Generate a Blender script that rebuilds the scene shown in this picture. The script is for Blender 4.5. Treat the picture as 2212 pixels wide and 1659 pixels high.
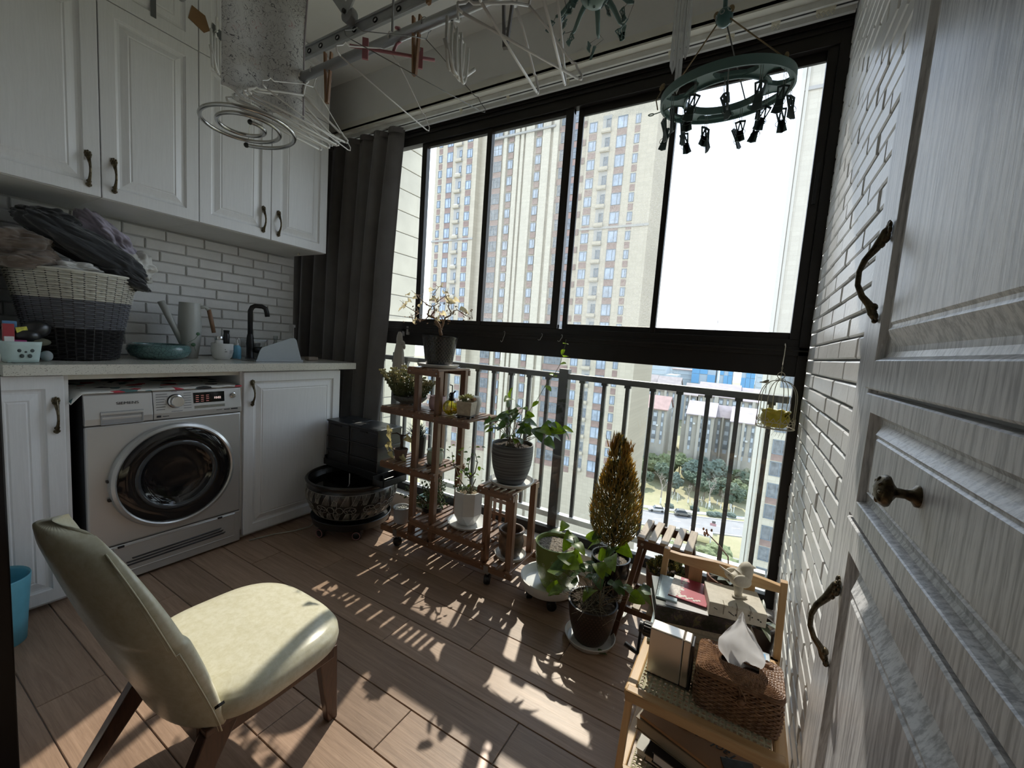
import bpy, bmesh, math, random
from mathutils import Vector, Matrix, Euler, noise, Quaternion
from math import sin, cos, pi, radians, sqrt
random.seed(7)
SC = bpy.context.scene
COL = SC.collection
for o in list(bpy.data.objects): bpy.data.objects.remove(o)

# ---------------------------------------------------------------- camera, light, exposure
def setup_camera():
    yaw, pitch, roll, f = -0.5207, -0.0971, 0.0704, 889.7258
    F = Vector((sin(yaw)*cos(pitch), cos(yaw)*cos(pitch), sin(pitch)))
    r = F.cross(Vector((0, 0, 1))).normalized(); u = r.cross(F)
    R = cos(roll)*r + sin(roll)*u; U = -sin(roll)*r + cos(roll)*u
    cam = bpy.data.cameras.new('camera'); ob = bpy.data.objects.new('camera', cam); COL.objects.link(ob)
    ob.matrix_world = Matrix(((R.x, U.x, -F.x, 0), (R.y, U.y, -F.y, 0), (R.z, U.z, -F.z, 1.1935), (0, 0, 0, 1)))
    cam.sensor_width = 36; cam.lens = f/2212*36; cam.clip_start = 0.02; cam.clip_end = 2000
    SC.camera = ob
setup_camera()
SKY_STRENGTH = 1.05
SUN_STRENGTH = 2.3
SC.view_settings.view_transform = 'Standard'; SC.view_settings.look = 'None'
SC.view_settings.gamma = 1; SC.view_settings.use_curve_mapping = False
SC.view_settings.exposure = 2.15

def nod(nt, typ, **kw):
    n = nt.nodes.new(typ)
    for k, v in kw.items():
        if hasattr(n, k) and k not in ('Scale',): setattr(n, k, v)
    return n
def setup_world():
    w = bpy.data.worlds.new('hazy_sky'); SC.world = w; w.use_nodes = True
    nt = w.node_tree; nt.nodes.clear()
    tc = nod(nt, 'ShaderNodeTexCoord'); sep = nod(nt, 'ShaderNodeSeparateXYZ')
    cr = nod(nt, 'ShaderNodeValToRGB'); bg = nod(nt, 'ShaderNodeBackground'); out = nod(nt, 'ShaderNodeOutputWorld')
    nt.links.new(tc.outputs['Generated'], sep.inputs[0]); nt.links.new(sep.outputs['Z'], cr.inputs[0])
    e = cr.color_ramp.elements
    e[0].position = 0.0; e[0].color = (.60, .66, .70, 1); e[1].position = 1.0; e[1].color = (.50, .62, .82, 1)
    for p, c in ((.02, (.82, .88, .94, 1)), (.22, (.75, .86, .99, 1)), (.5, (.64, .77, .97, 1))):
        x = e.new(p); x.color = c
    nt.links.new(cr.outputs[0], bg.inputs[0]); bg.inputs[1].default_value = SKY_STRENGTH
    nt.links.new(bg.outputs[0], out.inputs[0])
setup_world()
def setup_lights():
    s = bpy.data.lights.new('sun', 'SUN'); s.energy = SUN_STRENGTH; s.angle = 0.010; s.color = (1, .92, .80)
    o = bpy.data.objects.new('sun', s); COL.objects.link(o)
    az, el = radians(18.3), radians(47.7)
    d = Vector((sin(az)*cos(el), -cos(az)*cos(el), -sin(el)))
    o.rotation_euler = d.to_track_quat('-Z', 'Y').to_euler(); o.location = (-20, 60, 60)
setup_lights()

# ---------------------------------------------------------------- mesh helpers
class MB:
    def __init__(s): s.v = []; s.f = []
    def add(s, vs, fs):
        b = len(s.v); s.v += [tuple(p) for p in vs]; s.f += [tuple(i+b for i in f) for f in fs]; return s
    def box(s, x0, x1, y0, y1, z0, z1):
        return s.add([(x0,y0,z0),(x1,y0,z0),(x1,y1,z0),(x0,y1,z0),(x0,y0,z1),(x1,y0,z1),(x1,y1,z1),(x0,y1,z1)],
                     [(3,2,1,0),(4,5,6,7),(0,1,5,4),(1,2,6,5),(2,3,7,6),(3,0,4,7)])
    def obox(s, c, sx, sy, sz, R=None):
        R = R or Matrix.Identity(3); c = Vector(c); vs = []
        for z in (-1, 1):
            for x, y in ((-1,-1),(1,-1),(1,1),(-1,1)): vs.append(c + R @ Vector((x*sx/2, y*sy/2, z*sz/2)))
        return s.add(vs, [(3,2,1,0),(4,5,6,7),(0,1,5,4),(1,2,6,5),(2,3,7,6),(3,0,4,7)])
    def beam(s, p, q, w, h, up=(0,0,1)):
        p, q = Vector(p), Vector(q); d = (q-p); L = d.length; d.normalize()
        x = d.cross(Vector(up))
        if x.length < 1e-4: x = d.cross(Vector((0,1,0)))
        x.normalize(); y = x.cross(d)
        return s.obox((p+q)/2, w, L, h, Matrix((x, d, y)).transposed())
    def tube(s, path, r, n=8, closed=False, caps=True):
        P = [Vector(p) for p in path]; N = len(P)
        rr = r if isinstance(r, (list, tuple)) else [r]*N
        t0 = (P[1]-P[0]).normalized(); a = t0.cross(Vector((0,0,1)))
        if a.length < .1: a = t0.cross(Vector((1,0,0)))
        a.normalize(); vs = []; prev = t0
        for i in range(N):
            if closed: t = (P[(i+1)%N]-P[i-1])
            else: t = P[min(i+1,N-1)]-P[max(i-1,0)]
            if t.length < 1e-9: t = prev
            t = t.normalized(); a = a - t*a.dot(t)
            if a.length < 1e-6: a = t.orthogonal()
            a.normalize(); b = t.cross(a); prev = t
            for k in range(n):
                an = 2*pi*k/n; vs.append(P[i] + (a*cos(an)+b*sin(an))*rr[i])
        fs = []
        for i in range(N if closed else N-1):
            j = (i+1) % N
            for k in range(n): fs.append((i*n+k, i*n+(k+1)%n, j*n+(k+1)%n, j*n+k))
        if caps and not closed:
            fs.append(tuple(range(n-1,-1,-1))); fs.append(tuple((N-1)*n+k for k in range(n)))
        return s.add(vs, fs)
    def lathe(s, prof, n=28, c=(0,0,0), sx=1, sy=1, M=None):
        vs = []; fs = []; rings = []
        for r, z in prof:
            if r < 1e-6: rings.append([len(vs)]); vs.append(Vector((0,0,z)))
            else:
                b = len(vs); rings.append(list(range(b, b+n)))
                vs += [Vector((r*sx*cos(2*pi*k/n), r*sy*sin(2*pi*k/n), z)) for k in range(n)]
        for A, B in zip(rings, rings[1:]):
            for k in range(n):
                k2 = (k+1) % n
                if len(A) == 1 and len(B) == 1: continue
                if len(A) == 1: fs.append((A[0], B[k2], B[k]))
                elif len(B) == 1: fs.append((A[k], A[k2], B[0]))
                else: fs.append((A[k], A[k2], B[k2], B[k]))
        c = Vector(c)
        return s.add([(M @ v if M else v) + c for v in vs], fs)
    def sphere(s, c, r, n=12, m=8, M=None):
        if not isinstance(r, (tuple, list)): r = (r, r, r)
        prof = [(sin(pi*i/m), -cos(pi*i/m)) for i in range(m+1)]; prof[0] = (0,-1); prof[-1] = (0,1)
        S = Matrix.Diagonal(r)
        return s.lathe(prof, n, c, M=(M @ S if M else S))
    def prism(s, poly, vec):
        n = len(poly); vec = Vector(vec); vs = [Vector(p) for p in poly] + [Vector(p)+vec for p in poly]
        return s.add(vs, [tuple(range(n-1,-1,-1)), tuple(range(n,2*n))] + [(i,(i+1)%n,(i+1)%n+n,i+n) for i in range(n)])
    def grid(s, fn, nu, nv, closeu=False):
        vs = []; U = nu if closeu else nu+1
        for j in range(nv+1):
            for i in range(U): vs.append(fn(i/nu, j/nv))
        fs = []
        for j in range(nv):
            for i in range(nu):
                a = j*U+i; b = j*U+(i+1)%U; fs.append((a, b, b+U, a+U))
        return s.add(vs, fs)
    def rings(s, corner, ex, ey, n, w, h, rg, kv=1):
        """nested rectangles: corner + ex*[0,w] + ey*[0,h]; rg = [(inset, out along n)]"""
        c, ex, ey, n = Vector(corner), Vector(ex), Vector(ey), Vector(n); vs = []; fs = []
        for ins, o in rg:
            j = ins*kv
            for a, b in ((ins,j),(w-ins,j),(w-ins,h-j),(ins,h-j)): vs.append(c+ex*a+ey*b+n*o)
        for i in range(len(rg)-1):
            for k in range(4): fs.append((i*4+k, i*4+(k+1)%4, i*4+4+(k+1)%4, i*4+4+k))
        L = (len(rg)-1)*4; fs.append((L, L+1, L+2, L+3)); fs.append((3,2,1,0))
        return s.add(vs, fs)

def wl(o):
    p = Vector((0,0,0))
    while o is not None: p += o.location; o = o.parent
    return p
def mesh(name, mb, mats, off=(0,0,0), smooth=False, fix=True):
    me = bpy.data.meshes.new(name); off = Vector(off)
    me.from_pydata([tuple(Vector(p)-off) for p in mb.v], [], mb.f)
    if fix:
        bm = bmesh.new(); bm.from_mesh(me); bmesh.ops.recalc_face_normals(bm, faces=bm.faces); bm.to_mesh(me); bm.free()
    if mats is not None: me.materials.append(mats)
    if smooth:
        me.polygons.foreach_set('use_smooth', [True]*len(me.polygons))
    me.update(); return me
def finish(o, bevel=0, solid=0, subsurf=0, autosm=0):
    if solid:
        m = o.modifiers.new('thick', 'SOLIDIFY'); m.thickness = solid; m.offset = 0
    if bevel:
        m = o.modifiers.new('bevel', 'BEVEL'); m.width = bevel; m.segments = 2; m.limit_method = 'ANGLE'; m.angle_limit = radians(40)
    if subsurf:
        m = o.modifiers.new('sub', 'SUBSURF'); m.levels = subsurf; m.render_levels = subsurf
    return o
def sharp(me, ang=40):
    try: me.set_sharp_from_angle(angle=radians(ang))
    except Exception: pass
def part(name, mb, mat, parent=None, smooth=False, bevel=0, solid=0, subsurf=0, label=None, kind=None, loc=None, ang=None):
    """world-coordinate geometry -> one mesh object under parent (parents are never rotated)"""
    off = wl(parent) + (Vector(loc) if loc else Vector((0,0,0)))
    me = mesh(name, mb, mat, off, smooth); o = bpy.data.objects.new(name, me)
    if smooth and ang: sharp(me, ang)
    COL.objects.link(o); o.parent = parent
    if loc: o.location = loc
    if label: o['label'] = label
    if kind: o['kind'] = kind
    return finish(o, bevel, solid, subsurf)
def inst(name, me, loc, parent=None, rot=None, scale=None, M=None):
    o = bpy.data.objects.new(name, me); COL.objects.link(o); o.parent = parent
    l = Vector(loc) - wl(parent)
    if M is not None: o.matrix_local = Matrix.Translation(l) @ M
    else:
        o.location = l
        if rot: o.rotation_euler = rot
        if scale: o.scale = (scale,)*3 if not isinstance(scale, (tuple, list)) else scale
    return o
def tag(o, label, cat, group=None, kind=None):
    if label:
        w = label.split()[:16]
        while len(w) > 4 and w[-1].strip(',') in ('a','an','the','of','in','on','and','by','with','to','at','behind','beside','under','small','pale','brown','wooden','dark','white','from','its'): w.pop()
        o['label'] = ' '.join(w).rstrip(',')
    if cat: o['category'] = cat
    if group: o['group'] = group
    if kind: o['kind'] = kind
    return o
def thing(name, label, cat, loc=(0,0,0), group=None):
    o = bpy.data.objects.new(name, None); o.empty_display_size = .05; COL.objects.link(o); o.location = loc
    return tag(o, label, cat, group)
def struct(name, loc=(0,0,0)):
    o = bpy.data.objects.new(name, None); COL.objects.link(o); o.location = loc; o['kind'] = 'structure'; return o
def structm(name, mb, mat, **k):
    o = part(name, mb, mat, None, **k); o['kind'] = 'structure'; return o
def solo(name, mb, mat, label, cat, loc, group=None, **k):
    o = part(name, mb, mat, None, loc=loc, **k); return tag(o, label, cat, group)
def kids(o): return [c for c in bpy.data.objects if c.parent is o]
def dup(o, loc, label=None, rotz=None, scale=None, parent=None, top=True):
    c = o.copy(); COL.objects.link(c); c.parent = parent
    if top:
        c.location = loc
        if label: c['label'] = label
        if rotz is not None: c.rotation_euler = (0,0,rotz)
        if scale: c.scale = (scale,)*3
    for k in list(o.children): dup(k, None, parent=c, top=False)
    return c
def text_mesh(s, size, mat, ext=.0004, font_shear=0, align='LEFT'):
    cu = bpy.data.curves.new('t', 'FONT'); cu.body = s; cu.size = size; cu.extrude = ext; cu.shear = font_shear; cu.align_x = align
    ob = bpy.data.objects.new('t', cu); COL.objects.link(ob)
    dg = bpy.context.evaluated_depsgraph_get(); me = bpy.data.meshes.new_from_object(ob.evaluated_get(dg))
    bpy.data.objects.remove(ob); me.materials.clear(); me.materials.append(mat); return me
def axes(x, y, z): return Matrix((x, y, z)).transposed().to_4x4()

# ---------------------------------------------------------------- materials
def new_mat(name):
    m = bpy.data.materials.new(name); m.use_nodes = True; nt = m.node_tree
    b = nt.nodes['Principled BSDF']; return m, nt, b
def c4(c): return (c[0], c[1], c[2], 1)
def mix_rgb(nt, fac, a, b):
    n = nt.nodes.new('ShaderNodeMix'); n.data_type = 'RGBA'
    for s, v in ((n.inputs[0], fac), (n.inputs[6], a), (n.inputs[7], b)):
        if hasattr(v, 'links'): nt.links.new(v, s)
        else: s.default_value = v if not isinstance(v, tuple) else c4(v)
    return n.outputs[2]
def coords(nt, scale=(1,1,1), rnd=0.0, gen='Object'):
    tc = nt.nodes.new('ShaderNodeTexCoord'); mp = nt.nodes.new('ShaderNodeMapping'); mp.inputs['Scale'].default_value = scale
    src = tc.outputs[gen]
    if rnd:
        oi = nt.nodes.new('ShaderNodeObjectInfo'); mu = nt.nodes.new('ShaderNodeMath'); mu.operation = 'MULTIPLY'; mu.inputs[1].default_value = rnd
        nt.links.new(oi.outputs['Random'], mu.inputs[0]); ad = nt.nodes.new('ShaderNodeVectorMath'); ad.operation = 'ADD'
        nt.links.new(src, ad.inputs[0]); nt.links.new(mu.outputs[0], ad.inputs[1]); src = ad.outputs[0]
    nt.links.new(src, mp.inputs[0]); return mp.outputs[0]
def tnoise(nt, vec, scale, detail=4, rough=.6, dist=0):
    n = nt.nodes.new('ShaderNodeTexNoise'); n.inputs['Scale'].default_value = scale; n.inputs['Detail'].default_value = detail
    n.inputs['Roughness'].default_value = rough; n.inputs['Distortion'].default_value = dist
    nt.links.new(vec, n.inputs['Vector']); return n.outputs['Fac']
def ramp(nt, src, stops):
    r = nt.nodes.new('ShaderNodeValToRGB'); e = r.color_ramp.elements
    while len(e) > 1: e.remove(e[-1])
    e[0].position = stops[0][0]; e[0].color = c4(stops[0][1])
    for p, c in stops[1:]: x = e.new(p); x.color = c4(c)
    nt.links.new(src, r.inputs[0]); return r.outputs[0]
def bump(nt, b, h, strength, dist=.001):
    n = nt.nodes.new('ShaderNodeBump'); n.inputs['Strength'].default_value = strength; n.inputs['Distance'].default_value = dist
    nt.links.new(h, n.inputs['Height']); nt.links.new(n.outputs[0], b.inputs['Normal'])
MATS = {}
def M(name, col, rough=.5, metal=0, var=.12, vs=9, bmp=0, bs=80, coat=0, emit=None, rnd=0, spec=None, sheen=0, bdist=.001):
    if name in MATS: return MATS[name]
    m, nt, b = new_mat(name); MATS[name] = m
    b.inputs['Roughness'].default_value = rough; b.inputs['Metallic'].default_value = metal
    if spec is not None: b.inputs['Specular IOR Level'].default_value = spec
    if coat: b.inputs['Coat Weight'].default_value = coat; b.inputs['Coat Roughness'].default_value = .1
    if sheen: b.inputs['Sheen Weight'].default_value = sheen
    v = coords(nt, rnd=rnd); f = tnoise(nt, v, vs)
    lo = tuple(max(0, x*(1-var)) for x in col); hi = tuple(min(1, x*(1+var)) for x in col)
    nt.links.new(ramp(nt, f, [(.3, lo), (.7, hi)]), b.inputs['Base Color'])
    if bmp: bump(nt, b, tnoise(nt, v, bs, 3), bmp, bdist)
    if emit:
        b.inputs['Emission Color'].default_value = c4(emit[0]); b.inputs['Emission Strength'].default_value = emit[1]
    return m
def wood(name, c1, c2, axis='z', fine=60, stretch=.04, rough=.45, contrast=(.35, .65), bmp=.25, rnd=5, coat=0, warp=1.5, c3=None):
    if name in MATS: return MATS[name]
    m, nt, b = new_mat(name); MATS[name] = m
    s = [1, 1, 1]; s['xyz'.index(axis)] = stretch
    v = coords(nt, tuple(s), rnd)
    f = tnoise(nt, v, fine, 5, .65, warp)
    big = tnoise(nt, v, fine*.22, 3, .5, warp*1.4)
    mu = nt.nodes.new('ShaderNodeMath'); mu.operation = 'MULTIPLY_ADD'; mu.inputs[1].default_value = .55
    nt.links.new(f, mu.inputs[0]); ad = nt.nodes.new('ShaderNodeMath'); ad.operation = 'MULTIPLY'; ad.inputs[1].default_value = .45
    nt.links.new(big, ad.inputs[0]); nt.links.new(ad.outputs[0], mu.inputs[2])
    col = ramp(nt, mu.outputs[0], [(contrast[0], c1), (contrast[1], c2)])
    if rnd:
        oi = nt.nodes.new('ShaderNodeObjectInfo'); hs = nt.nodes.new('ShaderNodeHueSaturation')
        mr = nt.nodes.new('ShaderNodeMapRange'); mr.inputs[3].default_value = .86; mr.inputs[4].default_value = 1.14
        nt.links.new(oi.outputs['Random'], mr.inputs[0]); nt.links.new(mr.outputs[0], hs.inputs['Value'])
        nt.links.new(col, hs.inputs['Color']); col = hs.outputs[0]
    nt.links.new(col, b.inputs['Base Color']); b.inputs['Roughness'].default_value = rough
    if coat: b.inputs['Coat Weight'].default_value = coat; b.inputs['Coat Roughness'].default_value = .15
    if bmp: bump(nt, b, mu.outputs[0], bmp, .0015)
    return m
def grain(name, c1, c2, scale=130, rough=.4, bmp=.35, th=(.42, .56), stretch=.035, warp=.012):
    """open-grain wood foil: long irregular streaks along z that widen into cathedral arches"""
    if name in MATS: return MATS[name]
    m, nt, b = new_mat(name); MATS[name] = m
    tc = nt.nodes.new('ShaderNodeTexCoord'); wn = nt.nodes.new('ShaderNodeTexNoise'); mp0 = nt.nodes.new('ShaderNodeMapping'); mp0.inputs['Scale'].default_value = (1,1,.30)
    nt.links.new(tc.outputs['Object'], mp0.inputs[0]); nt.links.new(mp0.outputs[0], wn.inputs['Vector']); wn.inputs['Scale'].default_value = 6; wn.inputs['Detail'].default_value = 2
    sb = nt.nodes.new('ShaderNodeVectorMath'); sb.operation = 'SUBTRACT'; sb.inputs[1].default_value = (.5,.5,.5); nt.links.new(wn.outputs['Color'], sb.inputs[0])
    sc = nt.nodes.new('ShaderNodeVectorMath'); sc.operation = 'MULTIPLY'; sc.inputs[1].default_value = (warp*3,warp*5,0); nt.links.new(sb.outputs[0], sc.inputs[0])
    ad = nt.nodes.new('ShaderNodeVectorMath'); ad.operation = 'ADD'; nt.links.new(tc.outputs['Object'], ad.inputs[0]); nt.links.new(sc.outputs[0], ad.inputs[1])
    mp = nt.nodes.new('ShaderNodeMapping'); mp.inputs['Scale'].default_value = (1,1,stretch); nt.links.new(ad.outputs[0], mp.inputs[0])
    f = tnoise(nt, mp.outputs[0], scale, 3, .55)
    mp2 = nt.nodes.new('ShaderNodeMapping'); mp2.inputs['Scale'].default_value = (1,1,.10); nt.links.new(ad.outputs[0], mp2.inputs[0])
    g = tnoise(nt, mp2.outputs[0], scale*3.2, 2, .6)
    mu = nt.nodes.new('ShaderNodeMath'); mu.operation = 'MULTIPLY_ADD'; mu.inputs[1].default_value = .68; nt.links.new(f, mu.inputs[0])
    m2 = nt.nodes.new('ShaderNodeMath'); m2.operation = 'MULTIPLY'; m2.inputs[1].default_value = .32; nt.links.new(g, m2.inputs[0]); nt.links.new(m2.outputs[0], mu.inputs[2])
    nt.links.new(ramp(nt, mu.outputs[0], [(th[0], c1), (th[1], c2)]), b.inputs['Base Color'])
    b.inputs['Roughness'].default_value = rough
    if bmp: bump(nt, b, mu.outputs[0], bmp, .0006)
    return m
def thin_glass(name, tint=(1,1,1), refl=.06, dirt=0.0, dcol=(.75,.75,.72), dscale=900, dth=(.5,.62), rough=.02, lo=0.0):
    """clear pane (transparent + mirror) with dust specks lying on it"""
    if name in MATS: return MATS[name]
    m = bpy.data.materials.new(name); m.use_nodes = True; nt = m.node_tree; nt.nodes.clear(); MATS[name] = m
    out = nt.nodes.new('ShaderNodeOutputMaterial'); tr = nt.nodes.new('ShaderNodeBsdfTransparent'); gl = nt.nodes.new('ShaderNodeBsdfGlossy')
    tr.inputs[0].default_value = c4(tint); gl.inputs['Roughness'].default_value = rough
    lw = nt.nodes.new('ShaderNodeFresnel'); lw.inputs[0].default_value = 1.3
    mx = nt.nodes.new('ShaderNodeMixShader'); mul = nt.nodes.new('ShaderNodeMath'); mul.operation = 'MULTIPLY_ADD'
    mul.inputs[1].default_value = .6; mul.inputs[2].default_value = refl*.5
    nt.links.new(lw.outputs[0], mul.inputs[0]); nt.links.new(mul.outputs[0], mx.inputs[0])
    nt.links.new(tr.outputs[0], mx.inputs[1]); nt.links.new(gl.outputs[0], mx.inputs[2]); last = mx.outputs[0]
    if dirt:
        v = coords(nt); f = tnoise(nt, v, dscale, 2, .7); big = tnoise(nt, v, 3, 3)
        ft = ramp(nt, f, [(dth[0], (lo,)*3), (dth[1], (1,1,1))]); fb = ramp(nt, big, [(.3, (.45,)*3), (.7, (1,1,1))])
        m1 = nt.nodes.new('ShaderNodeMath'); m1.operation = 'MULTIPLY'; nt.links.new(ft, m1.inputs[0]); nt.links.new(fb, m1.inputs[1])
        m2 = nt.nodes.new('ShaderNodeMath'); m2.operation = 'MULTIPLY'; m2.inputs[1].default_value = dirt; nt.links.new(m1.outputs[0], m2.inputs[0])
        tl = nt.nodes.new('ShaderNodeBsdfTranslucent'); tl.inputs[0].default_value = c4(dcol)
        df = nt.nodes.new('ShaderNodeBsdfDiffuse'); df.inputs[0].default_value = c4(dcol)
        ms = nt.nodes.new('ShaderNodeMixShader'); ms.inputs[0].default_value = .5
        nt.links.new(tl.outputs[0], ms.inputs[1]); nt.links.new(df.outputs[0], ms.inputs[2])
        mx2 = nt.nodes.new('ShaderNodeMixShader'); nt.links.new(m2.outputs[0], mx2.inputs[0])
        nt.links.new(last, mx2.inputs[1]); nt.links.new(ms.outputs[0], mx2.inputs[2]); last = mx2.outputs[0]
    nt.links.new(last, out.inputs[0]); return m
def leafmat(name, col, trans=.45, rough=.35, var=.3, vs=40):
    if name in MATS: return MATS[name]
    m, nt, b = new_mat(name); MATS[name] = m
    v = coords(nt, rnd=9); f = tnoise(nt, v, vs, 3)
    cc = ramp(nt, f, [(.3, tuple(x*(1-var) for x in col)), (.7, tuple(min(1, x*(1+var)) for x in col))])
    nt.links.new(cc, b.inputs['Base Color']); b.inputs['Roughness'].default_value = rough
    tl = nt.nodes.new('ShaderNodeBsdfTranslucent'); mx = nt.nodes.new('ShaderNodeMixShader'); mx.inputs[0].default_value = trans
    hs = nt.nodes.new('ShaderNodeHueSaturation'); hs.inputs['Value'].default_value = 1.7; hs.inputs['Saturation'].default_value = 1.15
    nt.links.new(cc, hs.inputs['Color']); nt.links.new(hs.outputs[0], tl.inputs[0])
    out = [n for n in nt.nodes if n.type == 'OUTPUT_MATERIAL'][0]
    nt.links.new(b.outputs[0], mx.inputs[1]); nt.links.new(tl.outputs[0], mx.inputs[2]); nt.links.new(mx.outputs[0], out.inputs[0])
    return m

# ---------------------------------------------------------------- room shell
white_paint = M('wall_paint', (.74,.73,.70), .7, var=.04, vs=3, bmp=.15, bs=40)
ceil_paint = M('ceiling_paint', (.80,.79,.75), .75, var=.03, vs=3, bmp=.1, bs=60)
brick_paint = M('white_brick_paint', (.80,.80,.79), .33, var=.05, vs=14, bmp=.45, bs=55, rnd=20, bdist=.002)
grout_white = M('brick_joint_paint', (.66,.66,.64), .6, var=.05)
soffit_m = M('aluminium_sheet_cream', (.74,.72,.64), .4, var=.04, vs=5)
LX, RX, DY = -2.88, .204, 2.1

def floor():
    base = MB().box(-3.5, .62, -2.5, 2.02, -.08, -.004)
    fl = structm('floor', base, M('floor_grout', (.20,.165,.14), .6, var=.15))
    mt = wood('wood_look_tile', (.235,.148,.098), (.44,.295,.205), 'x', 95, .05, .43, (.30,.68), .35, 7, 0, 2.2)
    g, W, L = .003, .157, .93; cache = {}
    def pm(l):
        k = round(l, 3)
        if k not in cache:
            cache[k] = mesh('plank', MB().rings((0,0,0),(1,0,0),(0,1,0),(0,0,1), l-g, W-g, [(0,-.012),(0,-.0014),(.0014,0)]), mt)
        return cache[k]
    for row in range(-6, 8):
        y = .776 + row*W; off = (-.82 + .31*row) % L - 3.72
        x = off
        while x < .2:
            a, b = max(x, -2.46), min(x+L, .2)
            if b-a > .05: inst('plank', pm(b-a), (a, y, 0), fl)
            x += L
    # plain floor of the room behind
    structm('floor_inner', MB().box(-3.5, .62, -2.5, .776-6*W-.003, -.004, -.0005), mt)
floor()

def walls():
    wl_ = structm('wall_left', MB().box(LX-.12, LX-.012, -.2, 1.80, 0, 2.87).box(-3.5, LX-.12, 1.70, 1.80, 0, 2.87), grout_white)
    bm_ = {}
    def bmesh_(l, h, n, ex):
        k = (round(l,3), round(h,3), n)
        if k not in bm_:
            bm_[k] = mesh('brick', MB().rings((0,0,0), ex, (0,0,1), n, l-.007, h-.006, [(0,-.012),(0,-.003),(.0035,0)]), brick_paint)
        return bm_[k]
    z = .994; row = 0; H, Lb = .0575, .187
    while z < 1.68:
        y = .40 - (row % 2)*Lb/2 - (.03 if row % 3 == 0 else 0); h = min(H, 1.685-z)
        while y < 1.80:
            a, b = max(y, .40), min(y+Lb, 1.80)
            if b-a > .03: inst('brick', bmesh_(b-a, h, (1,0,0), (0,1,0)), (LX+random.uniform(-.001,.001), a, z), wl_, rot=(0,random.uniform(-.006,.006),random.uniform(-.008,.008)))
            y += Lb
        z += H; row += 1
    wr = structm('wall_right', MB().box(RX+.012, .34, 1.10, 2.30, -.05, 2.87), grout_white)
    z = .002; row = 0; H, Lb = .0527, .205
    while z < 2.86:
        y = 1.10 - (row % 2)*Lb/2 - (row % 3)*.012; h = min(H, 2.868-z)
        while y < 2.094:
            a, b = max(y, 1.10), min(y+Lb, 2.094)
            if b-a > .03: inst('brick', bmesh_(b-a, h, (-1,0,0), (0,1,0)), (RX-.006+random.uniform(-.0012,.0012), a, z), wr, rot=(0,random.uniform(-.01,.01),random.uniform(-.008,.008)))
            y += Lb
        z += H; row += 1
    structm('wall_near_pier', MB().box(LX-.12, -2.55, -.2, .395, 0, 2.87), M('pier_paint', (.70,.70,.63), .8, var=.10, vs=60, bmp=.3))
    structm('wall_partition', MB().box(-2.55, -1.37, .08, .20, 0, 2.87), white_paint)
    structm('wall_back', MB().box(-3.5, .62, -2.6, -2.5, 0, 2.87), white_paint)
    structm('wall_back_left', MB().box(-3.62, -3.5, -2.6, 2.2, 0, 2.87), white_paint)
    structm('wall_back_right', MB().box(.62, .74, -2.6, 1.2, 0, 2.87), white_paint)
    structm('ceiling', MB().box(-3.6, .7, -2.6, 1.94, 2.87, 2.97), ceil_paint)
    bm = structm('beam_window', MB().box(-3.6, .34, 1.94, 2.30, 2.565, 2.97), white_paint)
    sf = structm('trim_1', MB().box(-3.5, RX-.008, 1.935, 2.10, 2.553, 2.566).box(-3.5, RX-.008, 1.935, 1.945, 2.545, 2.60), soffit_m)
    tr = thing('curtain_track', 'white curtain track screwed under the cream soffit above the window', 'curtain track', (-1.6, 2.0, 2.54))
    part('rail', MB().box(-3.4, RX-.01, 1.985, 2.02, 2.530, 2.553).box(-3.4, RX-.01, 2.045, 2.06, 2.525, 2.553), M('track_white', (.78,.78,.74), .35), tr)
    part('rail_slot', MB().box(-3.4, RX-.01, 1.998, 2.006, 2.5290, 2.5302), M('slot_dark', (.03,.03,.03), .6), tr)
    rm = M('runner_plastic', (.72,.68,.55), .4)
    ru = mesh('runner', MB().box(-.008,.008,-.006,.006,-.006,.004).tube([(0,0,-.006),(.006,0,-.014),(0,0,-.024),(-.006,0,-.014),(0,0,-.006)], .0018, 5), rm, smooth=False)
    for x in (-1.62,-1.30,-.95,-.46,-.435,-.23,-.215,-.07,-.055,.075,.09,.105,.12):
        inst('runner', ru, (x, 2.003, 2.528), tr)
    # pipe cover at the upper right corner
    solo('pipe_elbow', MB().tube([(.19,2.02,2.552),(.165,2.01,2.55),(.13,1.99,2.56),(.11,1.97,2.585),(.10,1.95,2.62)], .016, 10), M('white_pvc', (.78,.76,.68), .4), 'curved white conduit at the end of the curtain track', 'conduit', (.16,2.0,2.56), smooth=True)
    structm('trim_2', MB().box(-3.5, .2, 2.02, 2.25, -.08, .115), M('white_sill_stone', (.80,.80,.78), .25, var=.05), bevel=.004)
walls()

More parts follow.
